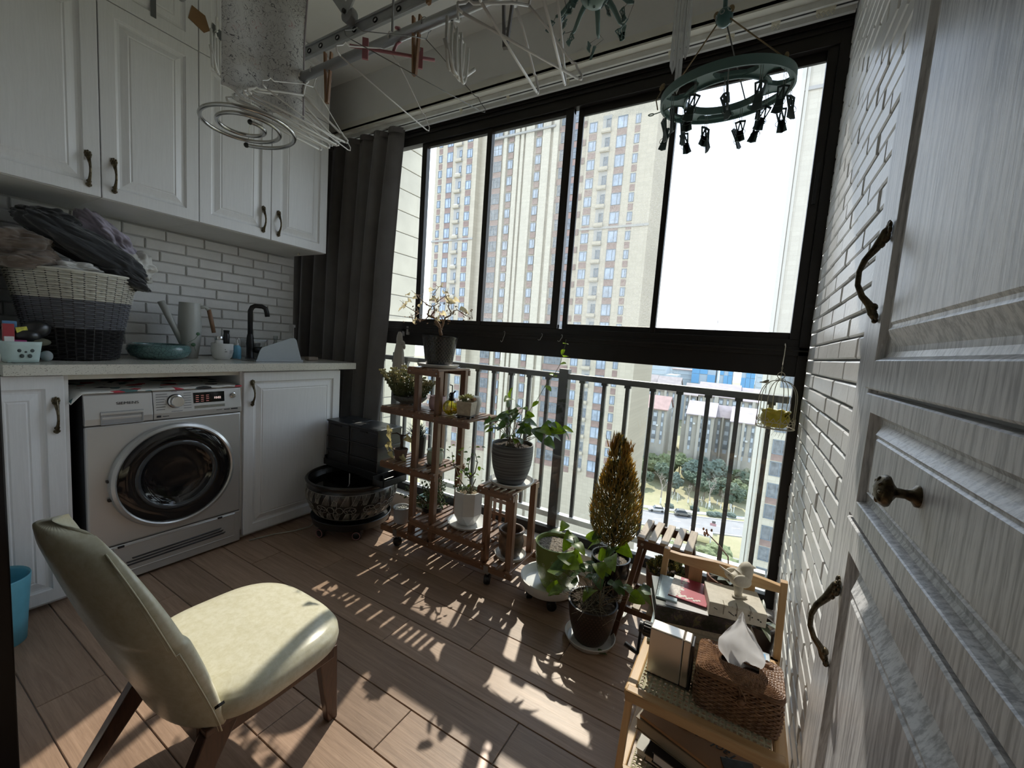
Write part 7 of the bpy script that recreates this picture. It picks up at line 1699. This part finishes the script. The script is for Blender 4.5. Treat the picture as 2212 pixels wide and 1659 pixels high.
    part('bow', MB().sphere((c[0]+.045,c[1]-.012,1.150), (.020,.008,.013), 14, 8, Matrix.Rotation(.5,3,'Y')).sphere((c[0]+.055,c[1]-.01,1.125), (.012,.006,.020), 12, 8, Matrix.Rotation(-.2,3,'Y')).sphere((c[0]+.034,c[1]-.014,1.140), (.008,.008,.008), 10, 6), tw, t, smooth=True)
    ah = M('hook_clear_grey', (.50,.51,.52), .25, var=.05)
    solo('adhesive_hook', MB().box(-2.088,-2.076,2.080,2.0915,1.195,1.245).tube([(-2.082,2.082,1.205),(-2.08,2.060,1.205),(-2.079,2.054,1.222)], .003, 6), ah, 'grey strip hook on the window rail carrying the hand towel', 'hook', (-2.08,2.085,1.22)); solo('adhesive_hook', MB().box(-2.044,-2.032,2.074,2.0915,1.205,1.262), ah, 'empty pale strip hook on the window rail next to the hand towel', 'hook', (-2.04,2.08,1.23))
window_hangings()

# ---------------------------------------------------------------- clothes rack under the ceiling
def rack():
    al = M('rack_aluminium', (.42,.43,.44), .35, .7, var=.03); alw = M('rack_grey_paint', (.36,.37,.38), .4, .4)
    PY, PZ = .995, 2.13
    t = thing('clothes_rack', 'grey metal ceiling clothes rack with round poles, a perforated bar and scissor arms', 'clothes rack', (-1.0,1.0,2.87))
    part('pole', MB().tube([(-1.78,PY,PZ),(.10,PY,PZ)], .0155, 18), al, t, smooth=True)
    part('pole', MB().tube([(-2.2,.86,2.52),(-.2,.86,2.52)], .0155, 14), al, t, smooth=True); part('pole', MB().tube([(-.85,1.42,2.76),(.08,1.42,2.76)], .0155, 14), al, t, smooth=True)
    part('perforated_bar', MB().box(-1.95,-.1,1.130,1.141,2.328,2.374).box(-1.95,-.1,1.124,1.130,2.368,2.376).box(-1.95,-.1,1.124,1.130,2.326,2.334), alw, t, bevel=.002)
    rg = mesh('hole_rim', MB().tube([(.0095*cos(a*pi/10),0,.0075*sin(a*pi/10)) for a in range(20)], .0026, 6, closed=True), M('hole_rim_black', (.012,.012,.013), .5)); hl = mesh('hole', MB().lathe([(0,-.0012),(.0085,-.0012),(.0085,0)], 16, M=Matrix.Rotation(pi/2,3,'X')), M('hole_plug_white', (.75,.75,.73), .5))
    for x in (-1.735,-1.66,-1.555,-1.455,-1.34,-1.22,-1.10,-.98): o = inst('hole_rim', rg, (x,1.1285,2.350), t); inst('hole', hl, (x,1.1280,2.350), o)
    arms = MB().beam((-1.47,1.112,2.40),(-1.83,1.112,2.815),.040,.012,(0,1,0))
    part('scissor_arm', arms, alw, t, bevel=.002); part('scissor_arm', MB().beam((-1.47,1.098,2.39),(-1.12,1.098,2.815),.036,.010,(0,1,0)), alw, t, bevel=.002)
    part('arm_slot', MB().beam((-1.53,1.104,2.47),(-1.66,1.104,2.62),.008,.002,(0,1,0)).beam((-1.72,1.104,2.69),(-1.80,1.104,2.78),.008,.002,(0,1,0)), M('slot_dark', (.03,.03,.03), .6), t)
    part('joint', MB().lathe([(0,-.02),(.026,-.02),(.030,-.012),(.030,.012),(.020,.018),(0,.02)], 20, (-1.465,1.112,2.392), M=Matrix.Rotation(pi/2,3,'X')), M('joint_grey', (.22,.225,.23), .45), t, smooth=True, ang=40)
    part('joint_screw', MB().lathe([(0,-.028),(.008,-.028),(.008,-.02)], 12, (-1.465,1.112,2.392), M=Matrix.Rotation(-pi/2,3,'X') @ Matrix.Identity(3)), M('hole_rim_black', (.012,.012,.013), .5), t)
    for x, y, z in ((-1.1,PY,PZ),(0,PY,PZ),(-2.0,.86,2.52),(-.4,.86,2.52),(-.8,1.42,2.76),(.02,1.42,2.76),(-.15,1.136,2.37)): part('suspension_rod', MB().tube([(x,y,z),(x,y,2.868)], .004, 6), alw, t)
    white = M('hanger_white', (.72,.71,.68), .35, var=.05); coat = M('hanger_coated_wire', (.66,.65,.62), .35)
    def hanger(x, yaw, lab, r=.0032, w=.20, h=.10, drop=.06, mat=None, bar=True, y=PY, z=PZ, grp=None, name='coat_hanger', notch=True):
        t = thing(name, lab, 'hanger', (x,y,z), grp); R = Matrix.Rotation(yaw, 3, 'Z'); mb = MB(); m = mat or white
        L = lambda a, c: Vector((x,y,z))+R@Vector((0,a,c))
        hk = [L(.018*cos(a*pi/9)-.0, .0195*sin(a*pi/9)) for a in range(-3, 11)]; hk = [L(0,-drop), L(.004,-.035)]+hk
        part('hook', MB().tube(hk, r*.85, 6), m, t, smooth=True)
        P = []
        for s in (-1,1):
            pts = [L(0,-drop), L(s*.05,-drop-.018), L(s*w*.8,-drop-h*.72)]
            if notch: pts += [L(s*w*.86,-drop-h*.70), L(s*w*.90,-drop-h*.80)]
            pts += [L(s*w,-drop-h*.92), L(s*w*.99,-drop-h*1.02), L(s*w*.93,-drop-h*1.05)]; P.append(pts)
        part('shoulder', MB().tube(P[0], r, 6), m, t, smooth=True); part('shoulder', MB().tube(P[1], r, 6), m, t, smooth=True)
        if bar: part('trouser_bar', MB().tube([P[0][-1], L(0,-drop-h*1.06), P[1][-1]], r, 6), m, t, smooth=True)
        return t
    near = ['nearest the curtain cabinet','second','third','fourth','fifth','sixth']
    for k, (x, yaw) in enumerate(((-1.715,.06),(-1.69,-.05),(-1.665,.03),(-1.635,-.08),(-1.60,.05),(-1.56,-.03))):
        hanger(x, yaw, 'white plastic coat hanger in the bundle below the patterned towel', .0042, .195, .085, .065, grp='white hangers bundled under the towel')
    hanger(-1.50, .28, 'thin white wire hanger with one wide shoulder poking out past the towel beside a brown peg', .0021, .225, .12, .05, coat)
    hanger(-1.10, .12, 'white wire hanger behind the second brown peg', .0022, .22, .13, .04, coat); hanger(-.955, -.30, 'very thin dark wire hanger crossing behind the white looped hanger', .0013, .24, .11, .04, M('wire_dark', (.22,.22,.21), .4, .6)); hanger(-.64, .10, 'white hanger next to the white looped hanger, with a grey clip on it', .0040, .19, .11, .05); hanger(-.60, -.45, 'white hanger turned sideways near the green octopus drier', .0036, .20, .10, .06); hanger(-.52, .25, 'clear pale hanger touching the green octopus drier', .0040, .19, .10, .06)
    # looped sock hangers
    def loops(x, y, zt, lab, yaw):
        t = thing('loop_hanger', lab, 'hanger', (x,y,zt)); R = Matrix.Rotation(yaw,3,'Z'); c = Vector((x,y,zt)); mt = M('loop_white', (.68,.67,.62), .35)
        part('hook', MB().tube([c+R@Vector((0,.018*cos(a*pi/8),.018*sin(a*pi/8))) for a in range(-2,9)]+[c+R@Vector((0,-.004,-.03))], .0035, 8), mt, t, smooth=True)
        for k in range(4):
            o = -.045+.03*k; P = []
            for i in range(13): a = pi*i/12; P.append(c+R@Vector((.006*(k-1.5), o*.7-.028*cos(a)*1.1, -.06-.115*sin(a)**.7)))
            part('loop', MB().tube(P, .0045, 8), mt, t, smooth=True)
        part('cradle', MB().tube([c+R@Vector((-.01,-.07,-.12)),c+R@Vector((0,-.02,-.175)),c+R@Vector((0,.03,-.168)),c+R@Vector((.01,.085,-.115)),c+R@Vector((.02,.095,-.10))], .006, 8), mt, t, smooth=True); part('spine', MB().tube([c+R@Vector((0,-.004,-.03)),c+R@Vector((0,-.05,-.062)),c+R@Vector((0,.05,-.062))], .0045, 8), mt, t, smooth=True)
    loops(-.83, PY, PZ, 'white plastic looped hanger in the middle of the round pole', .3); loops(-1.90, .86, 2.52-.19, 'white plastic looped hanger in front of the wall cabinets, beside the patterned towel', 1.0)
    bpy.data.objects['loop_hanger.001']  # second one hangs by a cord from the upper pole
    part('cord', MB().tube([(-1.90,.86,2.345),(-1.90,.86,2.52)], .002, 5), white, bpy.data.objects['loop_hanger.001'])
    # pegs
    pw = wood('peg_wood', (.17,.080,.032), (.30,.16,.075), 'z', 120, .1)
    def peg(x, y, z, yaw, lab, L=.15, tilt=.05, mat=None, name='clothes_peg'):
        t = thing(name, lab, 'peg', (x,y,z)); R = Matrix.Rotation(yaw,3,'Z'); c = Vector((x,y,z))
        for s in (-1,1): part('jaw', MB().beam(c+R@Vector((s*.012,0,L*.45)), c+R@Vector((s*.003,0,-L*.55)), .013, .007, R@Vector((1,0,0))), mat or pw, t, bevel=.001)
        part('spring', MB().tube([c+R@Vector((.008*cos(a*pi/4),.008+.0004*a,.008*sin(a*pi/4)-.01)) for a in range(20)], .0012, 4), M('spring_steel', (.35,.35,.35), .3, .9), t)
    peg(-1.418, PY, 2.10, .4, 'long brown wooden peg clipped to the round pole near the towel', .17); peg(-.995, PY+.0, 2.09, .2, 'long brown wooden peg hanging from the round pole beside the pink clip hanger', .17); peg(-1.06, 1.11, 2.345, 1.4, 'short tan peg lying across the perforated bar', .08); peg(-.645, PY-.03, 2.02, .3, 'grey plastic clip on the white hanger next to the octopus drier', .11, mat=M('clip_grey', (.20,.19,.19), .5))
    # pink clip hanger
    pk = M('pink_plastic', (.42,.17,.19), .4); t = thing('clip_hanger', 'dusty pink skirt hanger with two clips on the round pole', 'hanger', (-1.065,PY,PZ)); A, B = Vector((-1.165,.89,2.065)), Vector((-.965,1.05,2.065))
    part('bar', MB().tube([A,B], .005, 8), pk, t, smooth=True); part('hook', MB().tube([(A+B)/2, Vector((-1.068,.985,2.10)), Vector((-1.07,1.012,2.13)), Vector((-1.067,1.005,2.148)), Vector((-1.065,.99,2.150)), Vector((-1.062,.975,2.140))], .0045, 8), pk, t, smooth=True)
    for q in (.18,.82): p = A.lerp(B,q); part('clip', MB().beam(p+Vector((0,0,.022)), p+Vector((.003,-.003,-.035)), .018, .006, (1,-1,0)).beam(p+Vector((.006,-.006,.024)), p+Vector((.004,-.004,-.035)), .018, .006, (1,-1,0)), pk, t, bevel=.001)
    # patterned towel
    m, nt, b = new_mat('doodle_towel'); v = coords(nt); vo = nt.nodes.new('ShaderNodeTexVoronoi'); vo.inputs['Scale'].default_value = 34; nt.links.new(v, vo.inputs['Vector'])
    n1 = tnoise(nt, v, 62, 1, .5, 2.2); n2 = tnoise(nt, v, 24, 1, .5, 3.0)
    a = ramp(nt, vo.outputs['Distance'], [(.10,(1,1,1)),(.13,(.1,.1,.1)),(.30,(.35,.35,.35)),(.34,(0,0,0))]); l1 = ramp(nt, n1, [(.43,(0,0,0)),(.45,(1,1,1)),(.52,(1,1,1)),(.54,(0,0,0))]); l2 = ramp(nt, n2, [(.46,(0,0,0)),(.475,(1,1,1)),(.485,(1,1,1)),(.50,(0,0,0))])
    mm = nt.nodes.new('ShaderNodeMath'); mm.operation = 'MULTIPLY'; nt.links.new(a, mm.inputs[0]); nt.links.new(l1, mm.inputs[1]); m2 = nt.nodes.new('ShaderNodeMath'); m2.operation = 'MULTIPLY_ADD'; m2.inputs[1].default_value = .8; nt.links.new(l2, m2.inputs[0]); nt.links.new(mm.outputs[0], m2.inputs[2]); m2.use_clamp = True
    vc = nt.nodes.new('ShaderNodeSeparateColor'); nt.links.new(vo.outputs['Color'], vc.inputs[0]); pinkf = ramp(nt, vc.outputs[0], [(.92,(0,0,0)),(.93,(1,1,1))])
    ink = mix_rgb(nt, pinkf, (.035,.035,.055), (.45,.16,.19)); nt.links.new(mix_rgb(nt, m2.outputs[0], (.68,.68,.67), ink), b.inputs['Base Color']); b.inputs['Roughness'].default_value = .9; bump(nt, b, tnoise(nt, v, 600, 2), .3, .001)
    def tw(u, w):
        z = 1.972+(2.515-1.972)*w; p0 = Vector((-1.648,.757)); p1 = Vector((-1.568,1.000)); q = p0.lerp(p1, u); nrm = Vector((.95,-.31))
        off = .012*sin(u*9+w*1.5)*(1-.3*w)+.02*max(0,.3-u)*2*(1-w)
        if u > .85: q = q + (p1-p0)*.35*(u-.85)*max(0,w-.5)*2
        zz = z+(.018*(1-u*4)*(1-w) if u < .25 else 0)+.004*sin(u*20)*(1-w)
        return (q.x+nrm.x*off, q.y+nrm.y*off, zz)
    t = thing('patterned_towel', 'white towel printed with small grey doodles hanging from the ceiling rack in front of the cabinets', 'towel', (-1.6,.88,2.3))
    part('cloth', MB().grid(tw, 50, 50), m, t, smooth=True, solid=.004)
    part('hem', MB().tube([tw(1,w/30) for w in range(31)], .0045, 6), M('hem_mauve', (.36,.33,.36), .9), t, smooth=True)
    # spiral sheet hanger
    sm = M('spiral_steel', (.48,.47,.45), .22, 1, var=.05); c = Vector((-1.775,.90,1.95)); t = thing('spiral_hanger', 'stainless steel spiral sheet hanger below the patterned towel', 'hanger', c)
    P = []
    for i in range(121):
        q = i/120; a = -(q*2*pi*2.45)+2.6; r = .175*(1-q*.70); P.append(c+Vector((r*1.12*cos(a), r*1.0*sin(a), 0)))
    part('spiral', MB().tube(P, .0072, 10), sm, t, smooth=True)
    part('end_cap', MB().sphere(P[0], .0105, 10, 6), M('cap_black', (.015,.015,.015), .4), t, smooth=True); part('end_cap', MB().sphere(P[-1], .0095, 10, 6), M('cap_black', (.015,.015,.015), .4), t, smooth=True)
    part('drop_wire', MB().tube([P[-1],P[-1]+Vector((0,0,.07)),(-1.70,.88,2.3),(-1.70,.86,2.52)], .0013, 5).tube([P[0],P[0]+Vector((.02,.0,.03)),(-1.72,.9,2.2),(-1.72,.86,2.52)], .0013, 5), sm, t)
    # octopus drier
    gr = M('drier_green', (.12,.20,.185), .4, var=.06); c = Vector((-.546,1.30,2.262)); t = thing('octopus_drier', 'pale green octopus shaped sock drier with clip chains under the ceiling', 'drier', c)
    part('head', MB().sphere(c+Vector((0,0,.045)), (.050,.050,.047), 24, 14).lathe([(.004,.0),(.004,.012)], 8, c+Vector((0,0,-.004))), M('drier_green_light', (.20,.29,.27), .35, var=.05), t, smooth=True); part('rod', MB().tube([c+Vector((0,0,.085)),c+Vector((0,.06,.25)),c+Vector((0,.12,.498))], .005, 8), gr, t, smooth=True)
    def clip_mesh(L=.038, open_=.20, hole=True):
        mb = MB()
        for s in (-1,1):
            R = Matrix.Rotation(s*open_,3,'Y'); 
            for (x, z0, z1) in ((-.0042,-.018,0),(.0042,-.018,0)): mb.obox(R@Vector((x+s*.0,0,(z0+z1)/2))+Vector((s*.004,0,0)), .0022, .0028, z1-z0, R)
            mb.obox(R@Vector((0,0,0))+Vector((s*.004,0,0)), .0105, .0028, .003, R); mb.obox(R@Vector((0,0,-.028))+Vector((s*.004,0,0)), .0105, .0028, .020, R)
        mb.tube([(.009*cos(a*pi/6),.0028,-.022+.006*sin(a*pi/6)) for a in range(12)], .0006, 4, closed=True)
        return mb
    cmh = mesh('clip', clip_mesh(), gr); rr = random.Random(9)
    for k in range(8):
        a = k*pi/4+.2; d = Vector((cos(a),sin(a),0)); P = [c+d*.040+Vector((0,0,.045)), c+d*.075+Vector((0,0,.022)), c+d*.105+Vector((0,0,-.008)), c+d*.122+Vector((0,0,-.012))]
        ar = part('arm', MB().tube(P, [.009,.008,.0065,.004], 8), gr, t, smooth=True)
        for j in (0,1):
            p = P[3-j]+Vector((rr.uniform(-.02,.02),rr.uniform(-.02,.02),-.014)); q = p+Vector((rr.uniform(-.03,.03),rr.uniform(-.03,.03),-.020))
            part('chain', MB().tube([P[3-j],p,q], .0008, 4), M('chain_black', (.03,.03,.03), .4), ar); inst('clip', cmh, q, ar, rot=(rr.uniform(-.6,.6),rr.uniform(-.6,.6),rr.random()*6))
    # round clip drier
    c = Vector((-.165,1.50,2.02)); gd = M('ring_green', (.115,.205,.19), .42, var=.06); t = thing('round_clip_drier', 'round sage green clothes drier ringed with hanging clips in front of the window', 'drier', c); RO, RI = .190, .112
    ann = lambda r0, r1, z0, z1, n=64: MB().lathe([(r0,z0),(r1,z0),(r1,z1),(r0,z1),(r0,z0)], n, c)
    part('outer_ring', ann(RO-.006,RO,-.012,.014), gd, t, smooth=True, ang=40); part('outer_flange', ann(RO-.020,RO-.005,-.003,.002), gd, t, smooth=True, ang=40); part('inner_ring', ann(RI,RI+.006,-.011,.011), gd, t, smooth=True, ang=40); part('inner_flange', ann(RI+.005,RI+.016,-.003,.002), gd, t, smooth=True, ang=40)
    for k in range(6):
        a = k*pi/3+.25; vs = []
        for r, wd in ((RI+.004,.34),(RI+.03,.16),(RO-.03,.15),(RO-.004,.26)):
            for s in (-1,1): vs.append(c+Vector((r*cos(a+s*wd),r*sin(a+s*wd),0)))
        mb = MB()
        for z in (-.004,.004): mb.add([v_+Vector((0,0,z)) for v_ in vs], [(0,1,3,2),(2,3,5,4),(4,5,7,6)])
        for e in ((0,2),(2,4),(4,6),(1,3),(3,5),(5,7)): mb.add([vs[e[0]]+Vector((0,0,-.007)),vs[e[1]]+Vector((0,0,-.007)),vs[e[1]]+Vector((0,0,.007)),vs[e[0]]+Vector((0,0,.007))], [(0,1,2,3)])
        part('spoke', mb, gd, t)
    dkc = mesh('clip', clip_mesh(), M('clip_dark_green', (.045,.075,.072), .5)); wirem = M('clip_wire', (.40,.40,.38), .3, .8)
    lk = mesh('clip_loop', MB().tube([(-.003,0,.0),(-.003,0,-.044),(.0,0,-.048),(.003,0,-.044),(.003,0,0)], .0009, 4), wirem)
    for k in range(20):
        r = RO-.012 if k < 13 else RI+.010; a = (k*2*pi/13 if k < 13 else (k-13)*2*pi/7+.3); p = c+Vector((r*cos(a),r*sin(a),-.004)); o = inst('clip', dkc, p+Vector((0,0,-.046)), t, rot=(rr.uniform(-.25,.25),rr.uniform(-.35,.35),rr.random()*6), scale=1.75); 
        inst('clip_loop', lk, p, t, rot=(0,0,rr.random()*6))
    hub = c+Vector((-.014,.0,.215)); part('hub', MB().sphere(hub, (.024,.024,.026), 20, 12), M('hub_teal', (.075,.17,.165), .35), t, smooth=True); hb = MB()
    for k in range(9): a = k*.9; e = -.6+.16*k; d = Vector((cos(a)*cos(e),sin(a)*cos(e),sin(e)*1.05)); hb.tube([hub+Vector((d.x,d.y,d.z))*.0243+ (d.orthogonal().normalized()*cos(q*pi/5)+d.cross(d.orthogonal().normalized())*sin(q*pi/5))*.006 for q in range(10)], .0015, 4, closed=True)
    part('hub_rings', hb, M('hub_ring_pale', (.35,.40,.38), .4), t)
    part('stem', MB().tube([hub+Vector((0,0,.02)),hub+Vector((0,0,.30)),hub+Vector((.0,-.03,.50)),hub+Vector((0,-.01,.528))], .0065, 10), gd, t, smooth=True)
    tw_ = M('jute_twine', (.30,.22,.12), .9, var=.3, vs=300)
    for k, a in enumerate((pi*1.02, 1.25, -.55)):
        p = c+Vector((RO*cos(a)*.97, RO*sin(a)*.97, .012)); part('twine', MB().tube([hub+Vector((.016*cos(a),.016*sin(a),-.008)), p], .0022, 6).sphere(hub+Vector((.022*cos(a),.022*sin(a),.012)), (.009,.004,.011), 8, 6).sphere(p+Vector((0,0,.008)), (.006,.006,.010), 8, 6), tw_ if k != 1 else M('twine_grey', (.20,.20,.19), .8), t, smooth=True)
    part('twine_bow', MB().sphere(c+Vector((-RO+.006,-.03,.055)), (.008,.004,.012), 8, 6, Matrix.Rotation(.6,3,'Y')).tube([c+Vector((-RO+.006,-.03,.05)),c+Vector((-RO-.012,-.03,.02)),c+Vector((-RO-.006,-.03,-.01))], .002, 5), tw_, t, smooth=True)
    part('side_eyelet', MB().tube([c+Vector((-RO,-.01,-.01)),c+Vector((-RO-.022,-.01,-.012))], .0016, 5).tube([c+Vector((-RO-.031+.009*cos(a*pi/7),-.01+.007*sin(a*pi/7),-.012)) for a in range(14)], .0018, 5, closed=True), gd, t)
    t.rotation_euler = (radians(7),radians(-2),0)
    # pale straps
    t = thing('plastic_straps', 'bundle of pale plastic straps hanging in front of the window beside the round drier', 'straps', (-.30,1.40,2.1)); mt = thin_glass('strap_plastic', (.72,.72,.70), .25, .6, (.72,.71,.68), 30, (.1,.3), .75)
    for k, (x, y, zb) in enumerate(((-.318,1.395,2.06),(-.300,1.40,2.00),(-.286,1.405,2.10))):
        P = [(x,y,2.772),(x-.001,y,2.4),(x+.004,y,zb+.02),(x+.009,y,zb),(x+.014,y,zb+.02),(x+.008,y+.004,2.4),(x+.003,y+.006,2.772)]; part('strap', MB().tube(P, .0048, 6), mt, t, smooth=True)
    # sticker on the cabinet
    t = thing('door_sticker', 'brown and grey paper sticker on the upper row of cabinet doors behind the looped hanger', 'sticker', (-2.4445,1.06,2.60)); part('brown_patch', MB().prism([(-2.4440,.985,2.60),(-2.4440,1.05,2.575),(-2.4440,1.075,2.60),(-2.4440,1.055,2.655),(-2.4440,1.0,2.665)], (.0012,0,0)), M('sticker_brown', (.20,.11,.045), .6), t); part('grey_patch', MB().prism([(-2.4440,1.085,2.60),(-2.4440,1.125,2.585),(-2.4440,1.125,2.63),(-2.4440,1.085,2.645)], (.0012,0,0)), M('sticker_grey', (.10,.11,.115), .6), t); part('grey_strip', MB().box(-2.4442,-2.443,.845,.865,2.515,2.62), M('sticker_grey', (.10,.11,.115), .6), t)
rack()
